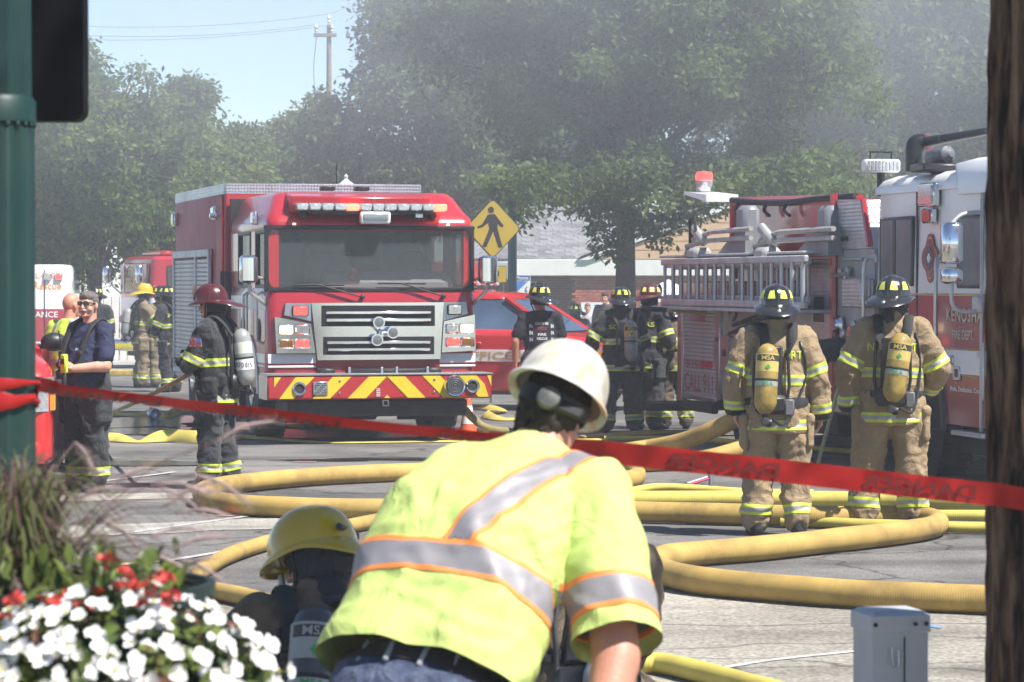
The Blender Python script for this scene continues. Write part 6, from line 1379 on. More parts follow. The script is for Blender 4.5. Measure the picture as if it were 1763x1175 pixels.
# --- two firefighters in tan gear, backs to the camera
J1 = skel(1.0, (2, 0), eL=(-.305, -.02, 1.17), eR=(.30, -.02, 1.16), wL=(-.30, .03, .93), wR=(.325, .03, .90), kL=(-.13, .03, .50), kR=(.135, .02, .5), aL=(-.145, .02, .09), aR=(.15, -.06, .09))
ff('firefighter in tan gear and black helmet, left of the two with yellow air cylinders', at(1337, 924), 0, J1, tanc, tanc, hk, yref, dict(mat=cyl_y, x=-.11, tilt=3), 'NEWPORT', None, 1, (4, 0, 0), bulk=1.06, gloves=False, voxel=.0145, yh={'L': (0, 1, 0), 'R': (0, 1, 0)})
J2 = skel(1.035, (1, 1), eL=(-.315, -.04, 1.17), eR=(.34, .05, 1.17), wL=(-.30, .02, .90), wR=(.27, .20, 1.02), kL=(-.17, .03, .5), kR=(.15, .02, .5), aL=(-.20, .0, .09), aR=(.16, -.03, .09))
ff('tan-geared firefighter with black hood under his helmet, right of the two with yellow cylinders', at(1535, 912), R(-6), J2, tanc, tanc, hk, yref, dict(mat=cyl_y, x=-.0, tilt=7, z0=.93, z1=1.44), 'NEWPORT', None, 2, (3, 0, -18), bulk=1.07, voxel=.0145, hood=True)
# --- firefighter with red helmet and KFD cylinder, facing left, arms folded
JK = skel(1.0, (3, 0), eL=(-.25, .16, 1.12), eR=(.27, .13, 1.12), wL=(.06, .32, 1.16), wR=(-.06, .27, 1.11), kL=(-.10, .03, .51), kR=(.10, .0, .5), aL=(-.11, .04, .09), aR=(.12, -.08, .09))
JK['kr'] = V((.951, .309, 0)); JK['kx'] = V((.309, -.951, 0))
tk, ck, pk_ = ff('firefighter in black gear and red helmet, arms folded, with grey cylinder on his back', at(374, 843), R(72), JK, blackc, blackc, hr_, None, dict(mat=cyl_g, x=0., tilt=0, z0=.93, z1=1.45, y=-.29, kfd='KFD 015'), None, None, 3, (0, 0, 12), ('grip', 'grip'), voxel=.0145, bulk=1.02, hback=.12, shield=M('leather shield', (.1, .05, .03), .6))
bv = bvh_of(ck); c0 = JK['sL'].lerp(JK['eL'], .42)
b = MB(); fl_w, fl_h = .10, .075
for nm, x0_, x1_, z0_, z1_, m_ in (('flag_patch', -.5, .5, -.5, .5, white_p),) + tuple(('flag_stripe', -.5, .5, -.5 + k_ * .154, -.42 + k_ * .154, MATS['valve red']) for k_ in range(7)) + (('flag_canton', -.5, -.05, .04, .5, MATS['deep blue print']),):
    vs = []
    for u, v in ((x0_, z0_), ((x0_ + x1_) / 2, z0_), (x1_, z0_), (x1_, z1_), ((x0_ + x1_) / 2, z1_), (x0_, z1_)):
        p = c0 + V((-.4, u * fl_w, v * fl_h + .02)); hit = bv.ray_cast(p, V((1, 0, 0)))[0]; vs.append((hit if hit else p) + V((-.004 if nm == 'flag_patch' else (-.0055 if nm == 'flag_stripe' else -.007), 0, 0)))
    mb = MB(); mb.add(vs, [(0, 1, 4, 5), (1, 2, 3, 4)]); mb.build(nm, m_, ck)
b = MB(); b.box(JK['bend'](V((-.22, -.02, .93))), (.09, .16, .17), .03); b.box(JK['bend'](V((-.19, -.12, .98))), (.07, .1, .14), .03); cloth(b, 'hip_pouch', strapm, tk, .012, 1, .005, 12, (), 2)
# --- man in navy T-shirt and bunker trousers
JB = skel(1.0, (-2, 0), eL=(-.29, .06, 1.12), eR=(.29, -.04, 1.14), wL=(-.12, .30, 1.10), wR=(-.04, .26, 1.09), kL=(-.13, .04, .51), kR=(.14, .0, .51), aL=(-.14, .03, .09), aR=(.17, -.03, .09))
t = thing('person', 'grey-haired man in navy T-shirt, sunglasses and black bunker trousers holding a radio', 'person', at(152, 847), R(140))
navy = M('navy cotton', (.018, .022, .06), .85, 0, .15, 8, bump=.2, bscale=150, crease=.5)
body(t, JB, skin, ('grip', 'grip'), (0, 0, 18))
mb = MB(); mb.rings(erings(JB, [(.92, .20, .185, .02), (1.02, .21, .20, .03), (1.15, .205, .19, .03), (1.3, .205, .155, .01), (1.42, .18, .115, 0), (1.5, .08, .075, -.01)], 26))
for s_ in 'LR': mb.chain([JB['s' + s_], JB['s' + s_].lerp(JB['e' + s_], .75)], [.082, .083]); mb.cap(JB['s' + s_], JB['nek'] + V((0, 0, -.03)), .075, .06)
sh = cloth(mb, 'shirt', navy, t, .014, 3, .006, 7, (), 6)
mb = MB()
for s_ in 'LR': mb.chain([JB['s' + s_], JB['e' + s_], JB['w' + s_]], [.062, .055, .036])
arm = cloth(mb, 'forearms', skin, t, .012, 3, .001, 9, (), 1)
pb_ = garment_pants(t, JB, blackc, 8, .0145, 1.06, 1.06); boots(t, JB)
for s_ in 'LR':
    kn, an = JB['k' + s_], JB['a' + s_]; ot = JB['k' + ('L' if s_ == 'R' else 'R')], JB['a' + ('L' if s_ == 'R' else 'R')]
    strip(pb_, 'reflective_band', [lime, silver], pb_, kn.lerp(an, .76), an - kn, .037, lambda p: seg_d(p, kn, an) < seg_d(p, *ot), .004, .0155)
    sg = 1 if s_ == 'R' else -1; sp = spline([JB['bend'](V(p)) for p in ((sg * .10, -.16, 1.1), (sg * .11, -.14, 1.40), (sg * .12, -.03, 1.53), (sg * .125, .10, 1.46), (sg * .12, .185, 1.3), (sg * .12, .235, 1.1), (sg * .13, .22, 1.0))], 6); b = MB(); b.tube(sp, .034, 10, True, (1., .4), up=(0, 0, 1)); br = b.build('brace', strapm, t, 60)
    b = MB(); b.box(JB['bend'](V((sg * .12, .225, 1.22))), (.06, .025, .05), .008); b.box(JB['bend'](V((sg * .12, .245, 1.12))), (.06, .025, .05), .008); b.build('buckle', blackp, br)
    mb = MB(); hp = JB['h' + s_].lerp(JB['k' + s_], .5); mb.box(hp + V((sg * .125, .02, 0)), (.07, .2, .26), .03); mb.box(hp + V((sg * .13, .02, .1)), (.075, .21, .08), .02); cloth(mb, 'pocket', blackc, pb_, .013, 1, .004, 12, (), 9)
hf = JB['hr']; hc = JB['hed']
text('FIRE', white_p, sh, JB['bend'](V((-.06, .2, 1.26))), V((-1, 0, 0)), V((0, 0, 1)), .022, .07, bvh_of(sh), V((0, -1, 0)), off=.004)
b = MB()
for s_ in (-1, 1): b.box(hc + hf @ V((s_ * .034, .098, .014)), (.056, .014, .036), .01, hf @ Euler((0, R(s_ * 6), R(-s_ * 12))).to_matrix()); b.tube([hc + hf @ V((s_ * .062, .09, .02)), hc + hf @ V((s_ * .08, .0, .012))], .004, 6)
b.tube([hc + hf @ V((-.01, .105, .02)), hc + hf @ V((.01, .105, .02))], .004, 6); b.build('sunglasses', M('black lens', (.008, .008, .01), .1, coat=.5), t)
def hair_cap(t, hc, hf, mat, low=-.05, front=.06, k=1., amp=.004):
    b = MB(); rs = []
    for j in range(9):
        e = -.45 + 2.0 * j / 8; rs.append([hc + hf @ (V((.0805 * math.cos(min(e, 1.55)) * math.sin(u), -.006 + .101 * math.cos(min(e, 1.55)) * math.cos(u), .024 + (.107 * math.sin(e) + (0 if math.cos(u) < .25 else max(0, .05 * (1 - e)))))) * k) for u in np.linspace(0, 2 * math.pi, 28, endpoint=False)])
    b.rings(rs); return cloth(b, 'hair', mat, t, .008, 1, amp, 30, (), 2)
hair_cap(t, hc, hf, M('grey short hair', (.16, .14, .125), .8, 0, .5, 60, bump=.6, bscale=300))
b = MB(); b.tube([hc + hf @ V((-.034, .094, -.052)), hc + hf @ V((0, .108, -.044)), hc + hf @ V((.034, .094, -.052))], .0095, 8); b.build('moustache', M('grey moustache', (.42, .4, .37), .9, 0, .3, 80), t)
# lime radio in his hand
wp = JB['wL'].lerp(JB['wR'], .5); mw = Matrix.Translation(V(at(152, 847))) @ Matrix.Rotation(R(140), 4, 'Z'); rp = mw @ (wp + V((-.03, .1, .0)))
t = thing('hand_radio', 'lime green hand-held radio with aerial held by the man in navy', 'radio', rp, R(140))
b = MB(); b.box((0, 0, .05), (.07, .045, .17), .012); b.build('radio_body', M('lime plastic', (.5, .7, .06), .4), t)
b = MB(); b.tube([(.02, 0, .13), (.05, .02, .34)], .006, 6); b.build('aerial', blackp, t); b = MB(); b.box((0, 0, -.12), (.05, .04, .2), .015); b.build('battery', blackp, t)
b = MB(); b.box((0, .024, .07), (.05, .004, .05)); b.build('display', lab_dk, t)
# --- bald man in hi-vis vest
JC = skel(.99, (6, 0), eL=(-.27, -.02, 1.14), eR=(.27, .04, 1.12), wL=(-.25, .12, .92), wR=(.22, .16, .95))
pc = P(112, 700, 176)
t = thing('person', 'bald man in a lime safety vest beside the man in navy', 'person', (pc.x, pc.y, 0), R(-38))
body(t, JC, skin2, ('relaxed', 'relaxed'), (6, 0, -10))
mb = MB(); mb.rings(erings(JC, [(.86, .19, .14, 0), (1.0, .19, .14, 0), (1.2, .195, .135, 0), (1.36, .195, .12, 0), (1.46, .15, .09, 0), (1.52, .08, .07, -.01)], 24))
for s_ in 'LR': mb.cap(JC['s' + s_], JC['s' + s_].lerp(JC['e' + s_], .4), .078, .075)
limec = M('lime safety cloth', (.52, .72, .08), .8, 0, .06, 6, bump=.15, bscale=120); vs_ = cloth(mb, 'safety_vest', limec, t, .015, 3, .006, 7, (), 4)
sgc = segs_of(JC); strip(vs_, 'reflective_band', silver, vs_, JC['bend'](V((0, 0, 1.08))), (0, 0, 1), .03, None, .004); strip(vs_, 'reflective_band', silver, vs_, JC['bend'](V((.1, 0, 1.3))), (1, 0, 0), .028, None, .004); strip(vs_, 'reflective_band', silver, vs_, JC['bend'](V((-.1, 0, 1.3))), (1, 0, 0), .028, None, .004)
mb = MB()
for s_ in 'LR': mb.chain([JC['s' + s_], JC['e' + s_], JC['w' + s_]], [.06, .05, .034])
cloth(mb, 'arms', skin2, t, .013, 3, .001, 9, (), 1); garment_pants(t, JC, M('grey work trousers', (.12, .12, .13), .9), 3, .017, .9); boots(t, JC)
# --- far firefighters by the old engine
JD = skel(1.0, (4, 0), eL=(-.3, .05, 1.15), eR=(.26, .2, 1.2), wL=(-.24, .2, .98), wR=(.06, .3, 1.42))
sooty = M('grey tan turnout cloth', (.24, .185, .12), .9, 0, .15, 7, dirt=.5, dcol=(.11, .09, .06))
ff('far firefighter in sooty tan gear and yellow helmet facing right', at(243, 668), R(-70), JD, sooty, sooty, hy, None, dict(mat=cyl_g, label=False), None, None, 11, (0, 0, 0), voxel=.022)
JE = skel(.98, (5, 0), eL=(-.28, .1, 1.13), eR=(.28, .1, 1.13), wL=(-.12, .25, 1.0), wR=(.12, .25, 1.0))
ff('far firefighter in black gear with yellow-patched black helmet beside the tan one', at(293, 676), R(60), JE, blackc, blackc, hk, yref, dict(mat=cyl_g, label=False), 'FIRE', 'I MISS', 12, (5, 0, 10), voxel=.022)
ff('far firefighter in tan gear mostly hidden behind the black-clad one', at(279, 668), R(30), JE, sooty, sooty, hk, yref, None, None, None, 13, (0, 0, 0), voxel=.022)
ff('far firefighter of whom only a yellow-patched helmet shows behind the man in navy', at(166, 668), R(170), skel(.97), blackc, blackc, hk, yref, None, None, None, 14, voxel=.024)
# --- firefighter in black T-shirt and helmet
pg_ = P(930, 750, 143); JG = skel(1.0, (2, 0), eL=(-.31, -.03, 1.15), eR=(.28, .05, 1.15), wL=(-.30, .02, .9), wR=(.2, .18, 1.0))
t = thing('person', 'firefighter in black T-shirt with white back print and black helmet by the red car', 'person', (pg_.x, pg_.y, 0), R(10))
body(t, JG, skin2, ('relaxed', 'relaxed'), (5, 0, 20))
mb = MB(); mb.rings(erings(JG, [(.86, .19, .14, 0), (1.0, .19, .14, 0), (1.2, .205, .14, 0), (1.36, .205, .125, 0), (1.46, .16, .09, 0), (1.52, .08, .07, -.01)], 24))
for s_ in 'LR': mb.chain([JG['s' + s_], JG['s' + s_].lerp(JG['e' + s_], .7)], [.082, .08]); mb.cap(JG['s' + s_], JG['nek'] + V((0, 0, -.03)), .07, .055)
ts = cloth(mb, 'shirt', M('black cotton', (.012, .013, .02), .85, 0, .2, 8), t, .016, 3, .006, 7, (), 5); bv = bvh_of(ts)
for tx_, z, w_, hh_ in (('COUNTY FIRE', 1.36, .16, .03), ('RESCUE', 1.30, .12, .035), ('FIRE', 1.23, .1, .03), ('RESCUE', 1.18, .13, .03)): text(tx_, white_p if z != 1.30 else MATS['label red'], ts, JG['bend'](V((0, -.15, z))), (1, 0, 0), (0, 0, 1), hh_, w_, bv, (0, 1, 0), off=.005)
for x in (-.13, .13):
    for z in (1.33, 1.25, 1.17): text('IN', white_p, ts, JG['bend'](V((x, -.15, z))), (1, 0, 0), (0, 0, 1), .045, .035, bv, (0, 1, 0), off=.005)
mb = MB()
for s_ in 'LR': mb.chain([JG['s' + s_], JG['e' + s_], JG['w' + s_]], [.06, .052, .035])
cloth(mb, 'arms', skin2, t, .013, 3, .001, 9, (), 1); garment_pants(t, JG, blackc, 3, .017, 1.0); boots(t, JG); helmet(t, JG['hed'], JG['hr'], hk, yref, 1.05)
# --- pair in black gear
J3 = skel(.985, (3, 0), eL=(-.36, .02, 1.16), eR=(.3, .06, 1.15), wL=(-.34, .22, 1.06), wR=(.2, .2, 1.02), aL=(-.2, 0, .09), aR=(.16, 0, .09), kL=(-.16, .03, .5), kR=(.14, .02, .5))
ff('firefighter in black gear with grey air cylinder, back turned, beside the locust trunk', at(1070, 746), R(8), J3, blackc, blackc, hk, yref, dict(mat=cyl_g, x=.07, tilt=0), 'SOMERS', None, 21, (6, 0, 0), voxel=.018, bulk=1.1)
J4 = skel(1.0, (5, 0), eL=(-.3, .1, 1.15), eR=(.3, .05, 1.17), wL=(-.2, .25, 1.05), wR=(.25, .22, 1.05))
ff('firefighter in black gear and red helmet with yellow patches, facing the engine', at(1113, 741), R(-40), J4, blackc, blackc, hr_, yref, None, 'SOMERS', 'FIRE', 22, (4, 0, -15), voxel=.018, hback=.12)
J5 = skel(.95, (24, 0), eL=(-.3, .2, 1.1), eR=(.3, .25, 1.1), wL=(-.2, .4, 1.0), wR=(.2, .42, 1.02))
ff('stooping firefighter in sooty brown gear half hidden by the engine tail', (P(1163, 738, 136).x, P(1163, 738, 136).y, 0), R(10), J5, brownc, brownc, hk, None, None, None, None, 23, (35, 0, 0), voxel=.02)
# --- background people beyond the red car
ff('stooping firefighter with yellow-patched helmet beyond the red car bonnet', (P(1000, 600, 104).x, FPX / 104, 0), R(25), skel(.84, (20, 0)), blackc, blackc, hk, yref, None, None, None, 31, (20, 0, 0), voxel=.024, bands=False)
def civil(label, px, py, s_, rz, shirt, hairm, k, seed):
    p = P(px, py, s_); t = thing('person', label, 'person', (p.x, p.y, 0), rz); J = skel(k, (3, 0)); body(t, J, skin, ('relaxed', 'relaxed'), (0, 0, 0))
    mb = MB(); mb.rings(erings(J, [(.86, .19, .13, 0), (1.0, .18, .13, 0), (1.2, .19, .13, 0), (1.38, .19, .115, 0), (1.46, .15, .09, 0), (1.52, .08, .07, -.01)], 20))
    for s2 in 'LR': mb.chain([J['s' + s2], J['e' + s2], J['w' + s2]], [.075, .065, .05])
    cloth(mb, 'jacket', shirt, t, .022, 3, .006, 7, (), seed); garment_pants(t, J, M('dark trousers', (.04, .04, .05), .9), 3, .022, .85); boots(t, J); hair_cap(t, J['hed'], J['hr'], hairm, k=k)
civil('dark-haired onlooker in a dark jacket in front of the wall poster', 1043, 620, 82, R(160), M('dark olive jacket', (.05, .045, .035), .9), M('dark hair', (.02, .015, .012), .7), .93, 1)
civil('smaller onlooker in pale clothes left of the one in a dark jacket', 1012, 620, 80, R(175), M('pale grey shirt', (.45, .43, .42), .9), M('light brown hair', (.2, .14, .1), .7), .80, 2)
# pike pole held level at the engine tail
a, e = P(1092, 529, 139), P(1250, 543, 150); a.y = e.y = FPX / 145
t = thing('pike_pole', 'long pole with black end and tan shaft held level behind the pumper', 'pole', a)
b = MB(); b.tube([V((0, 0, 0)), (e - a) * .34], .03, 8); b.build('pole_head', blackp, t); b = MB(); b.tube([(e - a) * .34, e - a], .022, 8); b.build('shaft', M('tan fibreglass', (.45, .36, .16), .5), t)
b = MB(); b.tube(spline([(e - a) * .3, (e - a) * .3 + V((.02, 0, -.08)), (e - a) * .36 + V((.04, 0, -.09)), (e - a) * .38], 4), .018, 6); b.build('hook', darkm, t)
# ================================================================== HOSES
def mat_hose(name, c1, c2):
    m = M(name, c1, .75, 0, .14, 4, dirt=.85, dcol=c2, dscale=1.9); n = m.node_tree.nodes; l = m.node_tree.links; b = n['Principled BSDF']
    at_ = n.new('ShaderNodeAttribute'); at_.attribute_name = 'along'; mu = n.new('ShaderNodeMath'); mu.operation = 'MULTIPLY'; mu.inputs[1].default_value = 430; l.new(at_.outputs['Fac'], mu.inputs[0])
    sn = n.new('ShaderNodeMath'); sn.operation = 'SINE'; l.new(mu.outputs[0], sn.inputs[0])
    bp = n.new('ShaderNodeBump'); bp.inputs['Strength'].default_value = .16; bp.inputs['Distance'].default_value = .004; l.new(sn.outputs[0], bp.inputs['Height']); l.new(bp.outputs[0], b.inputs['Normal']); return m
h_tan = mat_hose('tan hose jacket', (.43, .285, .075), (.20, .125, .045)); h_yel = mat_hose('yellow hose jacket', (.55, .45, .09), (.32, .24, .06)); h_dk = mat_hose('brown hose jacket', (.28, .22, .09), (.15, .11, .05))
def hose(label, pts, r, mat, k=10, group='charged hoses on the ground', flat=None, name='fire_hose', n=18):
    w_ = []
    for p in pts:
        if len(p) == 2: s_ = (p[1] - 488) / (CAMZ - r); w_.append(P(p[0], p[1], s_))
        else: w_.append(P(*p))
    for v in w_: v.z = max(v.z, r * (flat[1] if flat else 1) + .012)
    c = spline(w_, k); c = [p + V((noise.noise(p * 1.5) * .012, noise.noise(p * 1.5 + V((7, 7, 7))) * .02, 0)) for p in c]
    b = MB(); b.tube(c, [r * (1 + .05 * noise.noise(p * 2.3)) for p in c], n, True, flat, up=(0, 0, 1)); o = b.build(name, mat, None, 70)
    me = o.data; a = me.attributes.new('along', 'FLOAT', 'POINT'); L_ = [0]
    for i in range(1, len(c)): L_.append(L_[-1] + (c[i] - c[i - 1]).length)
    a.data.foreach_set('value', [L_[i] for i in range(len(c)) for _ in range(n)]); return tag(o, label, 'hose', group)
hose('thick tan supply hose snaking in wide loops across the foreground road', [(1850, 1046), (1700, 1037), (1560, 1031), (1424, 1024), (1246, 1009), (1165, 996), (1130, 980), (1140, 965), (1200, 957), (1304, 948), (1400, 938), (1540, 922), (1605, 911), (1612, 899), (1560, 892), (1420, 893), (1280, 889), (1080, 884), (850, 881), (650, 880), (480, 876), (385, 869), (349, 858), (358, 845), (430, 833), (560, 822), (740, 813), (900, 804), (1010, 801), (1075, 806), (1098, 818), (1080, 829), (1000, 836), (880, 838)], .081, h_tan)
hose('bright yellow hose lying straight behind the firefighters in tan', [(900, 866), (1000, 864), (1075, 862), (1280, 862), (1450, 863), (1580, 867), (1720, 874), (1850, 880)], .066, h_yel)
hose('thin pale yellow hose humped over the straight yellow one', [(1000, 870), (1062, 856, 203), (1100, 844, 201), (1140, 839, 200), (1200, 842, 200), (1290, 848, 201), (1400, 852)], .034, h_yel)
hose('upper of two slim yellow hoses at the right beside the dark trunk', [(1330, 890), (1480, 890), (1582, 890), (1702, 891), (1850, 892)], .042, h_yel)
hose('lower of two slim yellow hoses at the right beside the dark trunk', [(1345, 901), (1400, 902), (1480, 906), (1580, 909), (1640, 911), (1720, 912), (1850, 913)], .042, h_yel)
hose('medium yellow hose bending in front of the crouching yellow helmet', [(860, 872), (760, 880), (660, 897), (560, 918), (460, 938), (390, 962), (345, 988), (338, 1004), (355, 1018), (410, 1030), (480, 1046), (560, 1062)], .052, h_tan)
hose('yellow hose at the bottom leading right from beside the road worker', [(1000, 1130), (1090, 1146), (1140, 1148), (1200, 1162), (1300, 1188), (1400, 1215)], .05, h_yel)
ic_w = pump.matrix_basis @ V((-.48, RY(1447), RZ(1447, 600) - .1))
def W2(v): return ((v.x / v.y) * FPX + 881.5, 488 + (CAMZ - v.z) / v.y * FPX, FPX / v.y)
hose('thick tan hose dropping from the intake of the pumper engine', [W2(ic_w), (1380, 655, 170), (1310, 700, 168), (1240, 735, 168), (1170, 762, 166), (1100, 780, 164), (1020, 790), (900, 792)], .092, h_tan, group='hoses at the pumper')
hose('second tan hose curving past the left boot of the tan-clad pair', [(1400, 742, 172), (1340, 756, 172), (1290, 769, 174), (1220, 788, 175), (1140, 799), (1040, 803), (950, 800)], .08, h_tan, group='hoses at the pumper')
hose('pale thin hose under the pumper behind the tan-clad firefighters', [(1040, 757), (1130, 757), (1235, 761), (1420, 776), (1500, 782)], .03, h_yel, group='hoses at the pumper')
# flat, uncharged hoses
def flat_hose(label, pts, w_, mat, z=.016, group='flat hoses on the ground'):
    """pts (px, py, twist degrees): ribbon with rounded edges that lies or stands"""
    c = spline([G(p[0], p[1]) for p in pts], 10); tw = [p[2] for p in pts]; tws = []
    for i in range(len(c)): f = i / 10; a = min(int(f), len(tw) - 1); b_ = min(a + 1, len(tw) - 1); u = f - a; u = u * u * (3 - 2 * u); tws.append(tw[a] * (1 - u) + tw[b_] * u)
    rs = []
    for i, p in enumerate(c):
        t = (c[min(i + 1, len(c) - 1)] - c[max(i - 1, 0)]).normalized(); side = V((-t.y, t.x, 0)); q = R(tws[i]); wd = side * math.cos(q) + V((0, 0, 1)) * math.sin(q); nn = wd.cross(t); h_ = abs(math.sin(q)) * w_ / 2
        ring = []
        for u, v in ((1, 0), (.9, 1), (0, 1.3), (-.9, 1), (-1, 0), (-.9, -1), (0, -1.3), (.9, -1)): ring.append(p + V((0, 0, z + h_)) + wd * (u * w_ / 2) + nn * (v * .008))
        rs.append(ring)
    b = MB(); b.rings(rs); o = b.build('flat_hose', mat, None, 60); a = o.data.attributes.new('along', 'FLOAT', 'POINT'); a.data.foreach_set('value', [i * .05 for i in range(len(c)) for _ in range(8)]); return tag(o, label, 'hose', group)
flat_hose('wide flat yellow hose twisted on the road between the two left men', [(120, 760, 20), (190, 762, 35), (235, 764, 3), (290, 763, 62), (335, 765, 60), (370, 764, 20), (420, 757, 10), (480, 760, 3), (560, 765, 2), (680, 764, 3), (780, 763, 3), (900, 762, 3), (1050, 760, 3)], .16, h_yel)
flat_hose('yellow hose heap left of the rescue engine ending in a metal coupling', [(150, 716, 3), (200, 717, 8), (240, 718, 12), (262, 716, 25)], .15, h_yel)
flat_hose('short tan flat hose between the coupling and the black-clad firefighter', [(266, 716, 25), (290, 720, 20), (310, 713, 40), (335, 708, 12), (400, 712, 4)], .15, h_tan)
flat_hose('tangled yellow hose under the right end of the chevron bumper', [(810, 705, 10), (840, 708, 30), (865, 712, 5), (835, 720, 40), (870, 726, 10), (930, 720, 5)], .14, h_yel)
flat_hose('yellow hose pieces on the road beneath the rescue engine', [(480, 735, 3), (520, 738, 20), (560, 735, 40), (590, 738, 10), (640, 735, 3)], .12, h_tan)
flat_hose('tan flat hose at the feet of the black-clad pair', [(1000, 755, 3), (1060, 752, 8), (1120, 750, 15), (1180, 748, 5), (1240, 752, 3)], .15, h_tan)
hose('thin hose line running down left from the arms of the red-helmeted firefighter', [(345, 632, 190), (320, 648, 188), (260, 680, 172), (200, 708, 150), (180, 718, 135)], .022, h_dk, group='held hose')
hose('dark hose drooping from the right end of the rescue engine bumper', [(800, 705, 148), (815, 722, 148), (840, 738, 148), (880, 745), (960, 748)], .045, h_dk, group='hoses at the rescue engine')
cp = G(263, 715, .07); t = thing('hose_coupling', 'silver hose coupling on the road left of the black-clad firefighter', 'coupling', cp, R(25))
b = MB(); b.lathe([(.055, -.1), (.06, -.02), (.085, 0), (.085, .05), (.07, .06), (.07, .1), (.06, .1), (.055, .02), (.001, .0)], 22, (0, 0, .015), Matrix.Rotation(R(90), 3, 'X'), cap=False); b.build('coupling_ring', steel, t)
for q in (0, 120, 240): b = MB(); b.box((.09 * math.cos(R(q)), -.03, .015 + .09 * math.sin(R(q))), (.03, .04, .03), .006); b.build('lug', steel, t)
# traffic cone behind the bumper
cpn = G(806, 752); t = thing('traffic_cone', 'orange and white traffic cone under the right end of the bumper', 'cone', (cpn.x, cpn.y, .004)); oc = M('cone orange', (.75, .12, .03), .5, 0, .08, 5, dirt=.3)
b = MB(); b.box((0, 0, .015), (.3, .3, .03), .01); b.build('base', oc, t); b = MB(); b.lathe([(.11, .03), (.03, .45), (.025, .46)], 18); co = b.build('cone_body', oc, t)
for a, c_ in ((.15, .24), (.3, .37)): b = MB(); b.lathe([(.11 - .08 * (a - .03) / .42 + .002, a), (.11 - .08 * (c_ - .03) / .42 + .002, c_)], 18, cap=False); b.build('reflective_collar', white_p, co)
# hydrant spanner on the hoses
sp0 = G(1205, 838); t = thing('hydrant_wrench', 'small red and silver wrench lying by the humped hose', 'tool', (sp0.x, sp0.y, .0), R(15))
b = MB(); b.tube([(-.12, 0, .03), (.1, .02, .09)], .012, 8); b.build('handle', steel, t); b = MB(); b.tube([(-.11, -.03, .02), (.08, -.02, .07)], .012, 8); b.build('grip', M('tool pink red', (.45, .06, .12), .5), t); b = MB(); b.box((.11, .01, .07), (.035, .05, .13), .008); b.build('jaw', steel, t)
# pole leaning on the pumper
pb0, pt0 = G(1407, 806), P(1446, 660, 171); t = thing('leaning_pole', 'pale wooden pole leaning on the pumper between the tan-clad pair', 'pole', pb0)
b = MB(); b.tube([V((0, 0, 0)), pt0 - pb0], .02, 8); b.build('shaft', M('pale pole wood', (.5, .42, .2), .6), t); b = MB(); b.ell(pt0 - pb0, (.035, .035, .05)); b.build('pole_knob', MATS['pale pole wood'], t)

# ================================================================== FOREGROUND
grp = M('glossy green post paint', (.005, .030, .025), .45, 0, .15, 2, dirt=.15, spec=.35)
lpd = P(-10, 488, 650); t = thing('lamp_post', 'fluted green lamp post at the left edge with tape tied round it', 'lamp post', (lpd.x, lpd.y, 0))
b = MB(); rs = []
def flute(z, r_, d): return [V((math.cos(q) * r_ * (1 - d * abs(math.sin(q * 6)) ** .6 + d), math.sin(q) * r_ * (1 - d * abs(math.sin(q * 6)) ** .6 + d), z)) for q in (2 * math.pi * i / 120 for i in range(120))]
for z, r_, d in ((0, .2, 0), (.25, .2, 0), (.35, .16, 0), (.5, .13, 0), (.55, .107, 0), (.6, .103, .07), (2.26, .102, .07), (2.27, .103, 0)): rs.append(flute(z, r_, d))
b.rings(rs); b.build('lower_shaft', grp, t, 50)
b = MB(); b.lathe([(.1, 2.27), (.112, 2.275), (.112, 2.33), (.10, 2.345)], 60); co = b.build('collar', grp, t)
for i in range(24): q = 2 * math.pi * i / 24; b = MB(); b.ell((.106 * math.cos(q), .106 * math.sin(q), 2.268), (.008, .008, .008), 8, 6); b.build('bead', grp, co)
b = MB(); b.rings([flute(2.34, .096, .06), flute(3.6, .092, .06), flute(3.7, .06, 0)]); b.build('upper_shaft', grp, t, 50)
b = MB(); b.lathe([(.06, 3.7), (.2, 3.8), (.24, 4.1), (.15, 4.4), (.02, 4.55)], 24); b.build('lamp_globe', MATS['frosted globe'], t)
# black sign box fixed beside the post
x0_, x1_ = (-70 - 881.5) / 640 - lpd.x, (140 - 881.5) / 640 - lpd.x; zb0 = CAMZ + (488 - 207) / 640; yy = FPX / 640 - lpd.y + .05
t2 = thing('sign_box', 'black back of a sign box with rounded corners fixed to the green lamp post', 'sign', (lpd.x, lpd.y, 0))
pts = []
for cx, cz, a0 in ((x1_ - .03, zb0 + .6, 0), (x0_ + .03, zb0 + .6, 90), (x0_ + .03, zb0 + .03, 180), (x1_ - .03, zb0 + .03, 270)):
    for k_ in range(6): q = R(a0 + 18 * k_); pts.append((cx + .03 * math.cos(q), cz + .03 * math.sin(q)))
b = MB(); b.prism(pts, yy, yy + .1, 'y'); b.build('housing', M('matt black enamel', (.003, .003, .0035), .7, spec=.1), t2); b = MB(); b.box((0, .11, zb0 + .3), (.06, .06, .2), .01); b.build('bracket', blackp, t2)

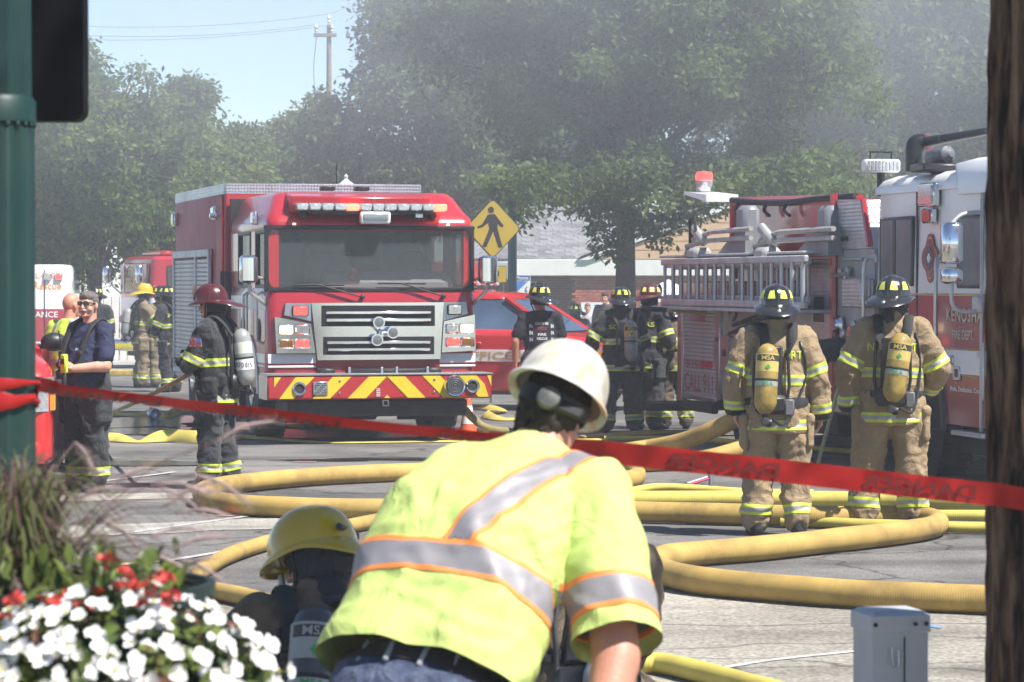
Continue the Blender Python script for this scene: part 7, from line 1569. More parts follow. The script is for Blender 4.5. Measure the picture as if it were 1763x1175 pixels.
# barrier tape
tp_m = bpy.data.materials.new('red barrier tape'); tp_m.use_nodes = True; n = tp_m.node_tree.nodes; l = tp_m.node_tree.links; pb2 = n['Principled BSDF']; pb2.inputs['Roughness'].default_value = .3
nz = n.new('ShaderNodeTexNoise'); nz.inputs['Scale'].default_value = 9; rp_ = n.new('ShaderNodeValToRGB'); rp_.color_ramp.elements[0].color = (.42, .012, .012, 1); rp_.color_ramp.elements[1].color = (.62, .025, .02, 1); l.new(nz.outputs[0], rp_.inputs[0]); l.new(rp_.outputs[0], pb2.inputs[0])
tr_ = n.new('ShaderNodeBsdfTranslucent'); l.new(rp_.outputs[0], tr_.inputs[0]); mx_ = n.new('ShaderNodeMixShader'); mx_.inputs[0].default_value = .4; l.new(pb2.outputs[0], mx_.inputs[1]); l.new(tr_.outputs[0], mx_.inputs[2]); l.new(mx_.outputs[0], n['Material Output'].inputs[0])
tk_ = M('tape black print', (.13, .007, .007), .45, 0, .2, 30)
fgc = P(1822, 900, 588)
# centre line: from the post, behind the worker, round the front of the trunk
tpts = [(-10, 652, 645, 20), (62, 660, 640, 60), (100, 671, 636, 66), (200, 682, 632, 66), (420, 708, 625, 64), (620, 731, 620, 66), (820, 752, 615, 62), (950, 768, 611, 40), (1100, 785, 607, 12), (1350, 812, 601, 6), (1560, 836, 598, 4), (1690, 850, 597, 4)]
tc_ = spline([P(a, b_, c) for a, b_, c, d in tpts], 12); tt = []
for i in range(len(tc_)): f = i / 12; a = min(int(f), len(tpts) - 1); b_ = min(a + 1, len(tpts) - 1); u = f - a; tt.append(tpts[a][3] * (1 - u) + tpts[b_][3] * u)
for k_ in range(1, 9):
    q = R(206 + k_ * 10); tc_.append(V((fgc.x + .235 * math.cos(q), fgc.y + .235 * math.sin(q), tc_[-1].z - .004))); tt.append(4)
W_ = .0335; fr_ = []
for i, p in enumerate(tc_):
    td = (tc_[min(i + 1, len(tc_) - 1)] - tc_[max(i - 1, 0)]).normalized(); sd = V((0, 0, 1)) - td * td.z; sd.normalize(); nn = td.cross(sd); q = R(tt[i]); fr_.append((p, td, sd * math.cos(q) + nn * -math.sin(q) * -1))
b = MB(); rs = []
for i, (p, td, wd) in enumerate(fr_):
    nn = td.cross(wd); cr = .006 * math.sin(i * .9) + .004 * noise.noise(V((i * .4, 0, 0))); rs.append([p + wd * W_, p + nn * cr, p - wd * W_, p + nn * (cr - .0012)])
b.rings(rs); tape = b.build('barrier_tape', tp_m, None, 60); tag(tape, 'red danger tape stretched across the view from lamp post to tree', 'tape')
cum = [0]
for i in range(1, len(tc_)): cum.append(cum[-1] + (tc_[i] - tc_[i - 1]).length)
def tape_pt(sv, v, off):
    i = max(0, min(len(cum) - 2, next((j for j in range(len(cum) - 1) if cum[j + 1] > sv), len(cum) - 2))); u = (sv - cum[i]) / (cum[i + 1] - cum[i]); p = fr_[i][0].lerp(fr_[i + 1][0], u); wd = fr_[i][2].lerp(fr_[i + 1][2], u).normalized(); td = (fr_[i + 1][0] - fr_[i][0]).normalized(); nn = td.cross(wd)
    if nn.y > 0: nn = -nn
    return p + wd * (v * W_ * 2) + nn * off
for s0 in (.12, .62, 1.22, 1.90, 2.48):
    vs, fs, asp = text_geo('DANGER', .03); out = [tape_pt(s0 + .19 - u * .34, v * .62, .009) for u, v in vs]; me = bpy.data.meshes.new('lettering'); me.from_pydata(out, [], fs); me.materials.append(tk_); o = bpy.data.objects.new('lettering', me); COL.objects.link(o); o.parent = tape
b = MB(); rs = []
for k_ in range(60):
    q = 2 * math.pi * k_ / 20; r_ = .113 + .003 * (k_ // 20); z = 1.56 + .028 * math.sin(q * .5 + k_ * .05) ; w2 = .014 + .008 * math.sin(k_ * .6); c_ = V((lpd.x + r_ * math.cos(q), lpd.y + r_ * math.sin(q), z)); d = V((math.cos(q), math.sin(q), 0)); rs.append([c_ + V((0, 0, w2)), c_ + d * .006, c_ - V((0, 0, w2)), c_ + d * .004])
b.rings(rs); b.build('tape_wrap', tp_m, tape, 60)
# yellow tape far left
a, e = P(190, 596, 96), P(262, 590, 96); b = MB(); b.rings([[p + V((0, 0, .045)), p + V((0, .004, 0)), p - V((0, 0, .045)), p - V((0, .004, 0))] for p in (a.lerp(e, i / 8) - V((0, 0, .1 * (i / 8) * (1 - i / 8))) for i in range(9))]); tag(b.build('caution_tape', M('yellow plastic tape', (.75, .65, .06), .4), None, 60), 'yellow caution tape stretched behind the navy-shirted man', 'tape')

# electrical pedestal
pc_ = P(1541, 1060, 560); t = thing('utility_pedestal', 'grey metal utility pedestal with lid at the bottom right', 'utility box', (pc_.x, pc_.y + .09, 0), R(13))
gm_ = M('grey enamelled steel', (.46, .48, .51), .5, .2, .08, 3, dirt=.25, dcol=(.16, .15, .15))
b = MB(); b.box((0, 0, .40), (.182, .18, .80), .002); b.build('cabinet', gm_, t); b = MB(); b.box((0, 0, .80), (.196, .194, .055), .003); b.lathe([(.13, .826), (.11, .838), (.001, .84)], 4, (0, 0, 0), Matrix.Rotation(R(45), 3, 'Z')); b.build('lid', gm_, t)
b = MB(); b.box((.012, -.0915, .38), (.004, .004, .76)); b.build('door_seam', blackp, t)
for x in (-.085, .045, .08): b = MB(); b.lathe([(.007, 0), (.007, .005), (.002, .008)], 10, (x, -.097, .80), rx90); b.build('screw', darkm, t)
b = MB(); b.tube(spline([(-.03, -.093, .73), (-.028, -.096, .68), (-.01, -.096, .67), (-.008, -.093, .72)], 3), .003, 5); b.build('scratch_handle', steel, t)

# planter with flowers
pt = P(120, 1010, 880); t = thing('planter', 'dark green ribbed planter pot at the lower left', 'planter', (pt.x, pt.y, 0)); RZm = 1.265
pm = M('dark green planter plastic', (.006, .018, .016), .6, 0, .2, 5)
b = MB(); b.lathe([(.17, 0), (.19, .1), (.24, .9), (.265, RZm - .06), (.282, RZm - .055), (.284, RZm), (.268, RZm), (.262, RZm - .05), (.0, RZm - .05)], 60); b.build('pot', pm, t)
b = MB(); b.lathe([(.255, RZm - .052), (.001, RZm - .03)], 40); b.build('soil', M('potting soil', (.03, .022, .016), .95, 0, .4, 20), t)
g = random.Random(5)
def petal_flower(n, r_, cup, mat_p):
    b = MB()
    for i in range(n):
        q = 2 * math.pi * i / n + .3 * (i % 2); d = V((math.cos(q), math.sin(q), 0)); sd = V((-d.y, d.x, 0)); L_ = r_ * (1 if i % 2 else .85); w_ = r_ * .62
        cp_ = [V((0, 0, 0)), d * L_ * .45 + sd * w_ * .8 + V((0, 0, cup * .5)), d * L_ * .9 + sd * w_ * .6 + V((0, 0, cup)), d * L_ * 1.08 + V((0, 0, cup * .9)), d * L_ * .9 - sd * w_ * .6 + V((0, 0, cup)), d * L_ * .45 - sd * w_ * .8 + V((0, 0, cup * .5))]
        mid = d * L_ * .55 + V((0, 0, cup * .25)); b.add(cp_ + [mid], [(0, 1, 6), (1, 2, 6), (2, 3, 6), (3, 4, 6), (4, 5, 6), (5, 0, 6)])
    b.mat(1); b.ell((0, 0, .006), (r_ * .2, r_ * .2, r_ * .22), 8, 6); return b.mesh('blossom', mat_p, 60)
wpet = M('white begonia petal', (.82, .81, .78), .5, 0, .05, 30); ypist = M('yellow stamen', (.7, .5, .05), .7); rpet = M('red flower petal', (.5, .05, .04), .5, 0, .15, 30)
fm = [petal_flower(4, .019, .007, [wpet, ypist]), petal_flower(5, .017, .009, [wpet, ypist]), petal_flower(6, .016, .012, [wpet, ypist])]
fr2 = [petal_flower(5, .015, .01, [rpet, rpet])]
bl_leaf = M('begonia leaf', (.095, .125, .02), .45, 0, .3, 12); br_leaf = M('bronze begonia leaf', (.12, .05, .025), .45, 0, .3, 12)
def big_leaf(mat_):
    b = MB(); pts = [(0, 0, 0), (.012, .014, .003), (.018, .034, .006), (.012, .052, .004), (0, .062, -.002), (-.012, .052, .004), (-.018, .034, .006), (-.012, .014, .003), (0, .034, -.001)]; b.add(pts, [(8, i, i % 8 + 1 if i < 8 else 0) for i in range(1, 8)] + [(8, 0, 1), (8, 7, 0)]); return b.mesh('leaf', mat_, 60)
lm = [big_leaf(bl_leaf), big_leaf(bl_leaf), big_leaf(br_leaf)]
bp0 = V((P(165, 1120, 950).x, P(165, 1120, 950).y, RZm - .09)); t = thing('begonia_plant', 'mass of white begonias spilling over the planter', 'plant', bp0)
mc = V((.03, .02, -.06)); mr_ = (.30, .25, .17)
def mound_pt(top=.15):
    while True:
        d = V((g.gauss(0, 1), g.gauss(0, 1) - .5, g.gauss(0, 1))).normalized()
        if d.z > -.75 and d.y < .55: return d, mc + V((d.x * mr_[0], d.y * mr_[1], d.z * mr_[2]))
stems = MB(); far_fl = MB(); leaf_mb = {0: MB(), 2: MB()}
for i in range(480):
    d, p = mound_pt(); p += d * g.uniform(-.02, .02); rt = (d + V((g.uniform(-.4, .4), g.uniform(-.7, .1), g.uniform(.0, .6)))).to_track_quat('Z', 'Y').to_euler(); s_ = g.uniform(.55, 1.12); mf = fm[g.randrange(3)]
    if i < 300: inst('blossom', mf, t, p, rt, (s_, s_, s_))
    else: rm_ = rt.to_matrix(); far_fl.add([p + rm_ @ (v.co * s_) for v in mf.vertices], [tuple(f.vertices) for f in mf.polygons])
    stems.tube([p, p - d * .07], .0022, 4)
for i in range(520):
    d, p = mound_pt(); p -= d * g.uniform(.005, .07); rt = (d + V((g.uniform(-.8, .8), g.uniform(-.8, .8), g.uniform(-.4, .8)))).to_track_quat('Z', 'Y').to_matrix() @ Matrix.Rotation(g.uniform(0, 6.3), 3, 'Z'); me_ = lm[g.choice((0, 0, 0, 1, 2))]; s_ = g.uniform(.55, .95)
    if i < 260: inst('leaf', me_, t, p, rt.to_euler(), (s_,) * 3)
    else: tb_ = leaf_mb[2 if me_ is lm[2] else 0]; tb_.add([p + rt @ (v.co * s_) for v in me_.vertices], [tuple(f.vertices) for f in me_.polygons])
stems.build('stems', bl_leaf, t)['kind'] = 'stuff'; far_fl.build('blossom_mass', wpet, t, 60)['kind'] = 'stuff'
for k_, mt in ((0, bl_leaf), (2, br_leaf)): leaf_mb[k_].build('leaf_mass', mt, t, 60)['kind'] = 'stuff'
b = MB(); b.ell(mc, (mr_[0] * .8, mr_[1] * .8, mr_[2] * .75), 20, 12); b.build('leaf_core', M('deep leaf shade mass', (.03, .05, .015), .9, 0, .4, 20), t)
# red flowers behind
rp0 = V((pt.x + .07, pt.y - .1, RZm - .04)); t = thing('red_flower_plant', 'small red flowers between the grass and the white begonias', 'plant', rp0); st = MB(); g = random.Random(9)
for px, py in ((190, 962), (182, 975), (222, 1000), (215, 1012), (200, 1020), (230, 1022), (282, 998), (285, 1010), (165, 1030), (110, 1032), (75, 1045), (90, 1052), (15, 1045), (6, 1060), (250, 1040), (288, 1036), (275, 1048), (300, 1030), (140, 1050), (205, 980), (30, 1040), (260, 1010)):
    p = P(px, py - 4, 955 + g.uniform(-15, 25)) - rp0
    for k_ in range(3): s_ = g.uniform(.55, .95); q = p + V((g.uniform(-.008, .008), g.uniform(-.008, .008), g.uniform(-.01, .01))); inst('blossom', fr2[0], t, q, (g.uniform(-.9, .9), g.uniform(-.9, .9), g.uniform(0, 6)), (s_,) * 3)
    st.tube(spline([V((p.x * .4, p.y * .4, -.02)), p * .6 + V((0, 0, .03)), p], 3), .0025, 4)
st.build('stems', bl_leaf, t)['kind'] = 'stuff'
lv = MB()
for i in range(160):
    p = V((g.uniform(-.25, .16), g.uniform(-.12, .1), g.uniform(-.02, .09))); rt = V((g.gauss(0, 1), g.gauss(0, 1) - .5, abs(g.gauss(0, 1)))).normalized().to_track_quat('Z', 'Y').to_matrix(); lv.add([p + rt @ (v.co * g.uniform(.6, .8)) for v in lm[0].vertices], [tuple(f.vertices) for f in lm[0].polygons])
lv.build('leaf_mass', bl_leaf, t, 60)['kind'] = 'stuff'
# fountain grass
gp0 = V((P(25, 1010, 880).x, pt.y + .02, RZm - .06)); t = thing('fountain_grass', 'purple fountain grass with feathery plumes arching over the planter', 'grass plant', gp0); g = random.Random(3)
bl = MB(); pl = MB()
for i in range(620):
    q = g.uniform(0, 6.28); rr_ = g.uniform(.04, .40); hh = g.uniform(.08, .36); e = V((math.cos(q) * rr_ * .95, math.sin(q) * rr_ * .7, hh * g.uniform(.3, 1))); c = spline([V((g.uniform(-.08, .08), g.uniform(-.05, .05), -.02)), V((e.x * .35, e.y * .35, hh * .8)), e], 4)
    wv_ = g.uniform(.0016, .0034)
    rs = [[p + V((wv_ * (1 - .8 * j / len(c)), 0, 0)), p + V((0, -.001, 0)), p - V((wv_ * (1 - .8 * j / len(c)), 0, 0))] for j, p in enumerate(c)]; bl.mat(0 if g.random() < .62 else 1); bl.rings(rs, False)
bl.build('blades', [M('olive grass blade', (.10, .11, .03), .6, 0, .3, 9), M('purple grass blade', (.11, .05, .05), .6, 0, .3, 9)], t, 60)['kind'] = 'stuff'
for i in range(44):
    q = g.uniform(-.7, 3.9) if g.random() < .7 else g.uniform(0, 6.28); rr_ = g.uniform(.08, .40); hh = g.uniform(.03, .34); e = V((math.cos(q) * rr_, math.sin(q) * rr_ * .5, hh)); tp_ = e + V((math.cos(q) * .11, 0, g.uniform(-.07, .06))); c = spline([V((0, 0, 0)), e * .6 + V((0, 0, .06)), e], 3); st_ = MB(); st_.tube(c, .0014, 4)
    cc = spline([e, e.lerp(tp_, .5) + V((0, 0, .01)), tp_], 4); st_.mat(1); st_.tube(cc, [.0015 + .002 * math.sin(math.pi * (j + .6) / (len(cc) + .6)) for j in range(len(cc))], 7)
    for j in range(150): p = cc[g.randrange(len(cc))]; d = V((g.gauss(0, 1), g.gauss(0, 1), g.gauss(0, 1))).normalized() * .015; d = d + (tp_ - e).normalized() * .012; st_.add([p, p + d + V((.0009, 0, .0006)), p + d * 1.02], [(0, 1, 2)])
    st_.build('plume', [MATS['purple grass blade'], M('pinkish plume', (.34, .25, .23), .9, 0, .25, 30)], t, 60)

# ================================================================== KNEELING FIREFIGHTERS AND ROAD WORKER
pk = P(528, 1200, 490); JN = skel(1.0, (16, 4), (0, 0, -.78), kL=(-.16, .42, .10), kR=(.16, .42, .10), aL=(-.15, .0, .07), aR=(.15, .0, .07))
for s_ in 'LR': JN['f' + s_] = V((0, -.12, .0))
JN['eL'] = JN['sL'] + V((-.16, .10, -.2)); JN['wL'] = JN['eL'] + V((.06, .2, -.1)); JN['eR'] = JN['sR'] + V((.08, .14, -.2)); JN['wR'] = JN['eR'] + V((-.06, .2, -.1))
t, ck2, _ = ff('kneeling firefighter with glossy yellow helmet in front of the road worker', (pk.x, pk.y, 0), R(8), JN, brownc, brownc, None, None, dict(mat=cyl_k, x=-.03, tilt=2, z0=1.0, z1=1.52, y=-.30, lab=M('grey cylinder label', (.3, .31, .3), .5)), None, None, 41, (-14, 0, 62), bands=False, bulk=1.06, voxel=.014, hood=True)
hy2 = M('glossy yellow modern helmet', (.50, .34, .015), .16, 0, .12, 5, coat=.7, dirt=.25, dcol=(.2, .13, .02)); hc = JN['hed'] + V((.0, .0, .0)); hro = JN['hr']
hl = helmet(t, hc, hro, hy2, None, 1.16, False, back=.02, comb=False, side=.012)
def dome_patch(u0, u1, e0, e1, mat_, nm):
    b = MB(); n_, m_ = 12, 4; vs = []
    for j in range(m_ + 1):
        for i in range(n_ + 1):
            u = u0 + (u1 - u0) * i / n_; e = max(.01, e0 + (e1 - e0) * j / m_ + .1 * (i / n_ - .5)); p = V((.120 * math.cos(e) ** .8 * math.sin(u), .147 * math.cos(e) ** .8 * math.cos(u), .152 * math.sin(e) ** .9 + .032)); vs.append(hc + hro @ (V((p.x * 1.015, p.y * 1.015, p.z + .001)) * 1.12))
    b.add(vs, [(j * (n_ + 1) + i, j * (n_ + 1) + i + 1, (j + 1) * (n_ + 1) + i + 1, (j + 1) * (n_ + 1) + i) for j in range(m_) for i in range(n_)]); b.build(nm, mat_, hl, 60)
dome_patch(R(90), R(140), .12, .26, lime, 'lime_sticker'); dome_patch(R(22), R(50), .03, .12, lime, 'lime_sticker')
b = MB(); b.box(hc + hro @ V((.09, .17, .0)), (.04, .03, .07), .008, hro); b.tube([hc + hro @ V((.08, .17, -.02)), hc + hro @ V((.06, .13, -.12))], .012, 6); b.build('visor_bracket', steel, hl)
b = MB(); b.tube(spline([hc + hro @ V((.15, .02, .03)), hc + hro @ V((.12, -.13, .09)), hc + hro @ V((-.1, -.15, .08))], 5), .012, 8); b.ell(hc + hro @ V((.15, -.05, .03)), (.025, .025, .025)); b.build('goggle_strap', blackp, hl)

pk2 = P(1000, 1200, 440); JM = skel(1.0, (32, -4), (0, 0, -.66), kL=(-.16, .42, .10), kR=(.16, .42, .10), aL=(-.15, .0, .07), aR=(.15, .0, .07))
for s_ in 'LR': JM['f' + s_] = V((0, -.12, .0))
JM['eL'] = JM['sL'] + V((-.08, .14, -.2)); JM['wL'] = JM['eL'] + V((.1, .15, -.15)); JM['eR'] = JM['sR'] + V((-.02, .2, -.22)); JM['wR'] = JM['eR'] + V((-.08, .16, -.2))
ff('second kneeling firefighter mostly hidden behind the road worker, grey cylinder showing', (pk2.x, pk2.y, 0), R(-15), JM, brownc, brownc, hk, yref, dict(mat=cyl_g, x=.13, tilt=16, label=True, z0=.92, z1=1.44), None, None, 43, (10, 0, 0), bands=False, bulk=1.05, voxel=.016)

# road worker
root = V((-.12, 7.5, 0)); t = thing('person', 'road worker in lime high-visibility shirt and white hard hat bending over, back turned', 'person', root)
def Q(px, py, s_): return P(px, py, s_) - root
H_, N_ = Q(725, 1200, 690), Q(922, 790, 648); ax = (N_ - H_).normalized(); sR_, sL_ = Q(1028, 862, 668), Q(790, 832, 652); rv = (sR_ - sL_); rv = (rv - ax * rv.dot(ax)).normalized(); bk = rv.cross(ax).normalized()
def tring(t_, a, b_, dx=0, db=0, n_=36):
    c = H_ + (N_ - H_) * t_ + rv * dx + bk * db; return [c + rv * (a * math.copysign(abs(math.cos(q)) ** .85, math.cos(q))) + bk * (b_ * math.copysign(abs(math.sin(q)) ** .85, math.sin(q))) for q in (2 * math.pi * j / n_ for j in range(n_))]
eR_, wR_ = Q(1062, 1135, 690), Q(1020, 1330, 705); eL_, wL_ = Q(730, 1000, 605), Q(800, 1180, 590)
hipR, hipL = H_ + rv * .1 - ax * .02, H_ - rv * .12 - ax * .02
kneeR, kneeL = V((.22, .30, .50)), V((-.24, .22, .50)); ankR, ankL = V((.20, -.02, .09)), V((-.30, -.08, .09))
mb = MB()
mb.rings([tring(-.05, .16, .1), tring(.2, .17, .11), tring(.5, .18, .11, 0, .03), tring(.8, .17, .09, 0, .02), tring(.98, .06, .05)]); 
for a in ((sR_, eR_, wR_), (sL_, eL_, wL_)): mb.chain(a, [.06, .064, .042])
for a in ((hipR, kneeR, ankR), (hipL, kneeL, ankL)): mb.chain(a, [.09, .06, .045]); mb.cap(a[2] + V((0, -.03, -.045)), a[2] + V((0, .15, -.055)), .035, .03)
hd = Q(958, 690, 640); hro = Euler((-R(24), R(23), R(-6))).to_matrix()
mb.cap(N_ - ax * .05, hd - V((.0, .03, .06)), .072, .066)
me0 = remesh(mb, .014, 3); out = MB(); out.add([v.co.copy() for v in me0.vertices], [tuple(p.vertices) for p in me0.polygons]); bpy.data.meshes.remove(me0)
out.add([hd + hro @ p for p in HEAD[0]], HEAD[1])
for e_, w_, mir in ((eR_, wR_, -1), (eL_, wL_, 1)): vs, fs = HAND['grip']; f = frame(e_ - w_, (0, 1, .1)); out.add([w_ + f @ V((p.x * mir, p.y, p.z)) for p in vs], fs if mir == 1 else [q_[::-1] for q_ in fs])
out.build('body', skin2, t, 70)
mb = MB(); mb.rings([tring(.02, .275, .165, -.015, .02), tring(.12, .28, .17, -.015, .03), tring(.3, .275, .17, -.01, .045), tring(.5, .272, .17, -.015, .065), tring(.68, .262, .155, -.012, .065), tring(.82, .24, .135, -.005, .045), tring(.92, .18, .105, 0, .015), tring(1.0, .095, .085, 0, 0), tring(1.03, .08, .075, 0, 0)])
for a, e_, ln in ((sR_, eR_, .95), (sL_, eL_, .80)): mb.chain([a, a.lerp(e_, .4), a.lerp(e_, ln * .8), a.lerp(e_, ln)], [.102, .106, .108, .112], 18); mb.cap(a, N_ - ax * .06, .105, .085)
limeh = M('dirty lime shirt cloth', (.51, .62, .18), .85, 0, .06, 5, bump=.12, bscale=220, dirt=.5, dcol=(.22, .25, .09), dscale=3.6, crease=.34, cscale=5)
jt = [(sR_.lerp(eR_, .15) - rv * .12 - ax * .08, .16, .007, (eR_ - sR_).normalized() + rv), (H_ + (N_ - H_) * .12, .25, .005, ax)]
shirt = cloth(mb, 'shirt', limeh, t, .0115, 3, .0125, 3.9, jt, 12, 1.)
# open the hem: remove the closed underside so the shirt hangs over the belt
bm = bmesh.new(); bm.from_mesh(shirt.data)
cutp = H_ + (N_ - H_) * .035
bmesh.ops.bisect_plane(bm, geom=bm.verts[:] + bm.edges[:] + bm.faces[:], plane_co=cutp, plane_no=ax, clear_inner=False, dist=1e-5)
arm_far = lambda p: seg_d(p, sR_, eR_) > .16 and seg_d(p, sL_, eL_) > .16
bmesh.ops.delete(bm, geom=[f for f in bm.faces if (f.calc_center_median() - cutp).dot(ax) < 0 and arm_far(f.calc_center_median())], context='FACES')
for a_, e_, ln in ((sR_, eR_, .90), (sL_, eL_, .78)):
    pc__ = a_.lerp(e_, ln); pn__ = (e_ - a_).normalized(); bmesh.ops.bisect_plane(bm, geom=bm.verts[:] + bm.edges[:] + bm.faces[:], plane_co=pc__, plane_no=pn__, dist=1e-5)
    bmesh.ops.delete(bm, geom=[f for f in bm.faces if (f.calc_center_median() - pc__).dot(pn__) > 0 and seg_d(f.calc_center_median(), a_, a_.lerp(e_, 1.15)) < .17 and (f.calc_center_median() - H_).dot(bk) > -.6 and seg_d(f.calc_center_median(), H_, N_) > .2], context='FACES')
bm.to_mesh(shirt.data); bm.free()
orng = M('orange trim', (.85, .26, .06), .7, 0, .08, 12); greyr = M('grey reflective tape', (.27, .255, .265), .55, .1, .18, 8, dirt=.5, dcol=(.2, .19, .19), dscale=7)
sg = {'torso': (H_, N_ - ax * .05, .25), 'aR': (sR_.lerp(eR_, .2), eR_, .12), 'aL': (sL_.lerp(eL_, .2), eL_, .12)}
wn = (ax + bk * -.05).normalized(); wc = H_ + (N_ - H_) * .34
tor = lambda p: nearest(p, sg) == 'torso'
strip(shirt, 'reflective_band', [orng, greyr], shirt, wc, wn, .046, tor, .003, .033)
d_ = (Q(1040, 800, 662) - Q(830, 990, 680)).normalized(); nb_ = d_.cross(bk).normalized(); pc_ = Q(932, 900, 668)
strip(shirt, 'reflective_band', [orng, greyr], shirt, pc_, nb_, .046, lambda p: (p - wc).dot(wn) > .05 and (p - (H_ + (N_ - H_) * .5)).dot(bk) > -.02 and tor(p), .003, .033)
strip(shirt, 'reflective_band', [orng, greyr], shirt, sR_.lerp(eR_, .68), (eR_ - sR_) + rv * -.02, .05, lambda p: nearest(p, sg) == 'aR', .003, .036)
strip(shirt, 'reflective_band', [orng, greyr], shirt, sL_.lerp(eL_, .62), eL_ - sL_, .05, lambda p: nearest(p, sg) == 'aL', .003, .036)
b = MB(); b.box(N_ + bk * .092 - ax * .07, (.05, .004, .02), 0, Matrix((rv, bk, ax)).transposed()); b.build('neck_label', M('label rust', (.3, .1, .05), .8), shirt)
denim = M('blue denim', (.045, .06, .11), .85, 0, .3, 30, bump=.3, bscale=200, dirt=.5, dcol=(.25, .27, .32), dscale=9, crease=.5)
mb = MB(); mb.rings([tring(-.14, .21, .15, -.01), tring(-.06, .215, .15, -.01), tring(.04, .205, .14, -.01), tring(.08, .20, .135, -.01)])
for a in ((hipR, kneeR, ankR), (hipL, kneeL, ankL)): mb.chain([a[0], a[0].lerp(a[1], .5), a[1], a[2]], [.125, .112, .09, .08])
jn = cloth(mb, 'jeans', denim, t, .014, 3, .006, 8, (), 6)
strip(jn, 'belt', M('worn belt leather', (.03, .025, .022), .6), jn, H_ + (N_ - H_) * .03, ax, .02, None, .006)
for q in (-2.2, -1.75, -1.3, -.9):
    c = H_ + (N_ - H_) * .03 - rv * .01 + rv * (.212 * math.sin(q + 1.57)) + bk * .15 * math.cos(q + 1.57); b = MB(); b.box(c, (.014, .012, .07), .003, Matrix((rv, bk, ax)).transposed()); b.build('belt_loop', M('pale denim', (.3, .31, .32), .8), jn)
for a in (ankR, ankL): mb = MB(); mb.cap(a + V((0, -.03, -.04)), a + V((0, .17, -.05)), .05, .04); mb.cap(a, a + V((0, 0, .1)), .055, .06); o = cloth(mb, 'boot', M('brown leather boot', (.1, .06, .035), .7), t, .012, 2, .002, 14, (), 3)
# hair and hard hat
b = MB(); rs = []
for z, r_ in ((.04, 1.04), (0, 1.06), (-.05, 1.03), (-.10, .92), (-.135, .80)): rs.append([hd + hro @ V((.083 * r_ * math.sin(u), -.008 + .102 * r_ * math.cos(u), z)) for u in np.linspace(R(70), R(290), 30)])
rs2 = rs + [[hd + (p - hd) * .9 for p in r_] for r_ in rs[::-1]]; b.rings(rs2, False, True); cloth(b, 'hair', M('dark cropped hair', (.035, .022, .018), .85, 0, .5, 80, bump=.7, bscale=260), t, .007, 1, .006, 40, (), 5)
hat_m = bpy.data.materials.new('scuffed white hard hat'); hat_m.use_nodes = True; n = hat_m.node_tree.nodes; l = hat_m.node_tree.links; pbh = n['Principled BSDF']; pbh.inputs['Roughness'].default_value = .35
tc = n.new('ShaderNodeTexCoord'); n1 = n.new('ShaderNodeTexNoise'); n1.inputs['Scale'].default_value = 9; n1.inputs['Detail'].default_value = 7; l.new(tc.outputs['Object'], n1.inputs[0]); r1 = n.new('ShaderNodeValToRGB'); e = r1.color_ramp.elements; e[0].position = .36; e[0].color = (.40, .36, .27, 1); e[1].position = .58; e[1].color = (.74, .73, .69, 1); l.new(n1.outputs[0], r1.inputs[0])
n2 = n.new('ShaderNodeTexNoise'); n2.inputs['Scale'].default_value = 6; n2.inputs['Detail'].default_value = 5; mp_ = n.new('ShaderNodeMapping'); mp_.inputs['Location'].default_value = (1.3, 2.2, .4); l.new(tc.outputs['Object'], mp_.inputs[0]); l.new(mp_.outputs[0], n2.inputs[0]); r2 = n.new('ShaderNodeMapRange'); r2.inputs[1].default_value = .56; r2.inputs[2].default_value = .64; r2.inputs[4].default_value = .75; l.new(n2.outputs[0], r2.inputs[0])
mx_ = n.new('ShaderNodeMix'); mx_.data_type = 'RGBA'; l.new(r2.outputs[0], mx_.inputs[0]); l.new(r1.outputs[0], mx_.inputs[6]); mx_.inputs[7].default_value = (.72, .42, .26, 1); l.new(mx_.outputs[2], pbh.inputs[0])
b = MB(); rs = []; K = 1.0
def hat(u, e): 
    rg = 1 + .02 * math.exp(-((math.sin(u)) / .16) ** 2) * math.sin(e) ** .5
    return V((.128 * math.cos(e) ** .75 * math.sin(u), .155 * math.cos(e) ** .75 * math.cos(u), (.152 * math.sin(e) ** .92) * rg + .012))
for j in range(14): e_ = R(89.5) * j / 13; rs.append([hd + hro @ hat(2 * math.pi * i / 72, e_) for i in range(72)])
inn = [[hd + hro @ (hat(2 * math.pi * i / 72, R(89.5) * j / 13) * .97) for i in range(72)] for j in range(13, -1, -1)]
b.rings(rs + inn, False, True); hh_ = b.build('hard_hat', hat_m, t, 60)
b = MB(); rs = []
for f, dz in ((0, .004), (.6, .0), (1, -.006), (1.05, -.011), (1, -.014), (.5, -.010), (0, -.006)): rs.append([hd + hro @ (hat(u, .02) + V((math.sin(u), math.cos(u), 0)) * (.015 + .03 * max(0, math.cos(u)) ** 2 + .004 * max(0, -math.cos(u))) * f + V((0, 0, dz))) for u in (2 * math.pi * i / 72 for i in range(72))])
b.rings(rs, False, True); b.build('hat_brim', hat_m, hh_, 60)
b = MB(); rs = []
for z, r_ in ((.01, .100), (-.035, .098), (-.035, .094), (.01, .096)): rs.append([hd + hro @ V((r_ * math.sin(u), r_ * 1.13 * math.cos(u) - .01, z - .03 * max(0, -math.cos(u)))) for u in np.linspace(0, 2 * math.pi, 48, endpoint=False)])
b.rings(rs, False, True); sb = b.build('suspension_band', M('black suspension', (.012, .012, .013), .6), hh_)
b = MB(); b.lathe([(.031, 0), (.033, .006), (.029, .02), (.012, .024), (.001, .024)], 24, hd + hro @ V((-.012, -.12, -.048)), hro @ Matrix.Rotation(R(90), 3, 'X')); b.build('ratchet_knob', M('grey knob', (.07, .075, .065), .5, 0, .3, 40), sb)
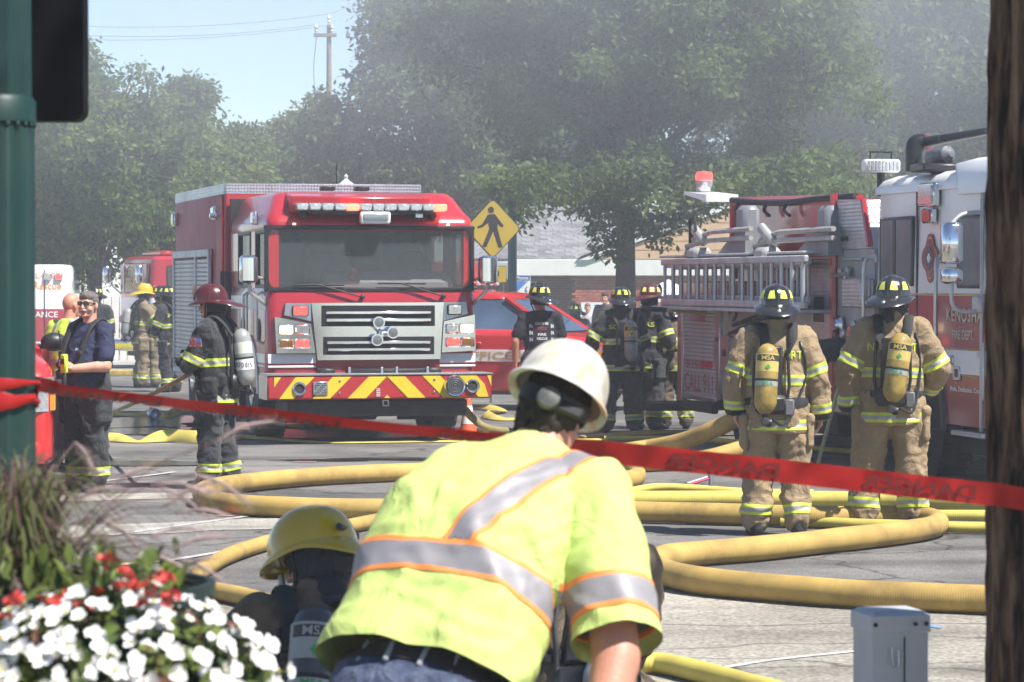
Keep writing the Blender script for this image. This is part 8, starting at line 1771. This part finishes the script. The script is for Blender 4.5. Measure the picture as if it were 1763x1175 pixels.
b = MB(); b.box(hd + hro @ V((.03, -.112, -.05)), (.12, .018, .035), .008, hro); b.build('ratchet_housing', MATS['black suspension'], sb)
# ================================================================== AIR
b = MB(); b.box((0, 195, 8.0), (640, 480, 18.0))
hz = b.build('haze', M('unused', (1, 1, 1)), None, 0); hz['kind'] = 'stuff'
hm = bpy.data.materials.new('thin smoke haze'); hm.use_nodes = True; n = hm.node_tree.nodes; n.clear()
pv = n.new('ShaderNodeVolumePrincipled'); pv.inputs['Color'].default_value = (.86, .92, 1.0, 1); pv.inputs['Density'].default_value = HAZE; pv.inputs['Anisotropy'].default_value = .0
om = n.new('ShaderNodeOutputMaterial'); hm.node_tree.links.new(pv.outputs[0], om.inputs['Volume'])
hz.data.materials.clear(); hz.data.materials.append(hm)

# drifting smoke from the fire, a closed body of air beyond the nearest firefighters
b = MB(); b.box((2.5, 47.5, 6.2), (44, 35, 12.6)); sm = b.build('smoke', M('unused', (1, 1, 1)), None, 0); sm['kind'] = 'stuff'
mm = bpy.data.materials.new('drifting smoke'); mm.use_nodes = True; n = mm.node_tree.nodes; l = mm.node_tree.links; n.clear()
pv = n.new('ShaderNodeVolumePrincipled'); pv.inputs['Color'].default_value = (.86, .92, 1.0, 1); pv.inputs['Anisotropy'].default_value = .0
tc = n.new('ShaderNodeTexCoord'); mp = n.new('ShaderNodeMapping'); mp.inputs['Scale'].default_value = (.16, .10, .2); l.new(tc.outputs['Object'], mp.inputs[0])
nz = n.new('ShaderNodeTexNoise'); nz.inputs['Scale'].default_value = 1.; nz.inputs['Detail'].default_value = 2.5; nz.inputs['Roughness'].default_value = .5; l.new(mp.outputs[0], nz.inputs[0])
m1 = n.new('ShaderNodeMapRange'); m1.inputs[1].default_value = .36; m1.inputs[2].default_value = .70; m1.inputs[3].default_value = .15; m1.inputs[4].default_value = 1.; l.new(nz.outputs[0], m1.inputs[0])
sp = n.new('ShaderNodeSeparateXYZ'); l.new(tc.outputs['Object'], sp.inputs[0])
def ramp(sock, a, b_, lo, hi):
    m_ = n.new('ShaderNodeMapRange'); m_.interpolation_type = 'SMOOTHSTEP'; m_.inputs[1].default_value = a; m_.inputs[2].default_value = b_; m_.inputs[3].default_value = lo; m_.inputs[4].default_value = hi; l.new(sock, m_.inputs[0]); return m_.outputs[0]
def mul(a, b_):
    m_ = n.new('ShaderNodeMath'); m_.operation = 'MULTIPLY'; l.new(a, m_.inputs[0])
    if isinstance(b_, float): m_.inputs[1].default_value = b_
    else: l.new(b_, m_.inputs[1])
    return m_.outputs[0]
d = mul(m1.outputs[0], ramp(sp.outputs[0], -13, -1, .35, 1.)); d = mul(d, ramp(sp.outputs[1], 30.2, 36, 0., 1.)); d = mul(d, ramp(sp.outputs[1], 58, 64.5, 1., 0.)); d = mul(d, ramp(sp.outputs[2], 1.8, 7.2, .16, 1.)); d = mul(d, SMOKE)
l.new(d, pv.inputs['Density']); om = n.new('ShaderNodeOutputMaterial'); l.new(pv.outputs[0], om.inputs['Volume']); sm.data.materials.clear(); sm.data.materials.append(mm)
bpy.data.scenes.remove(TMP)
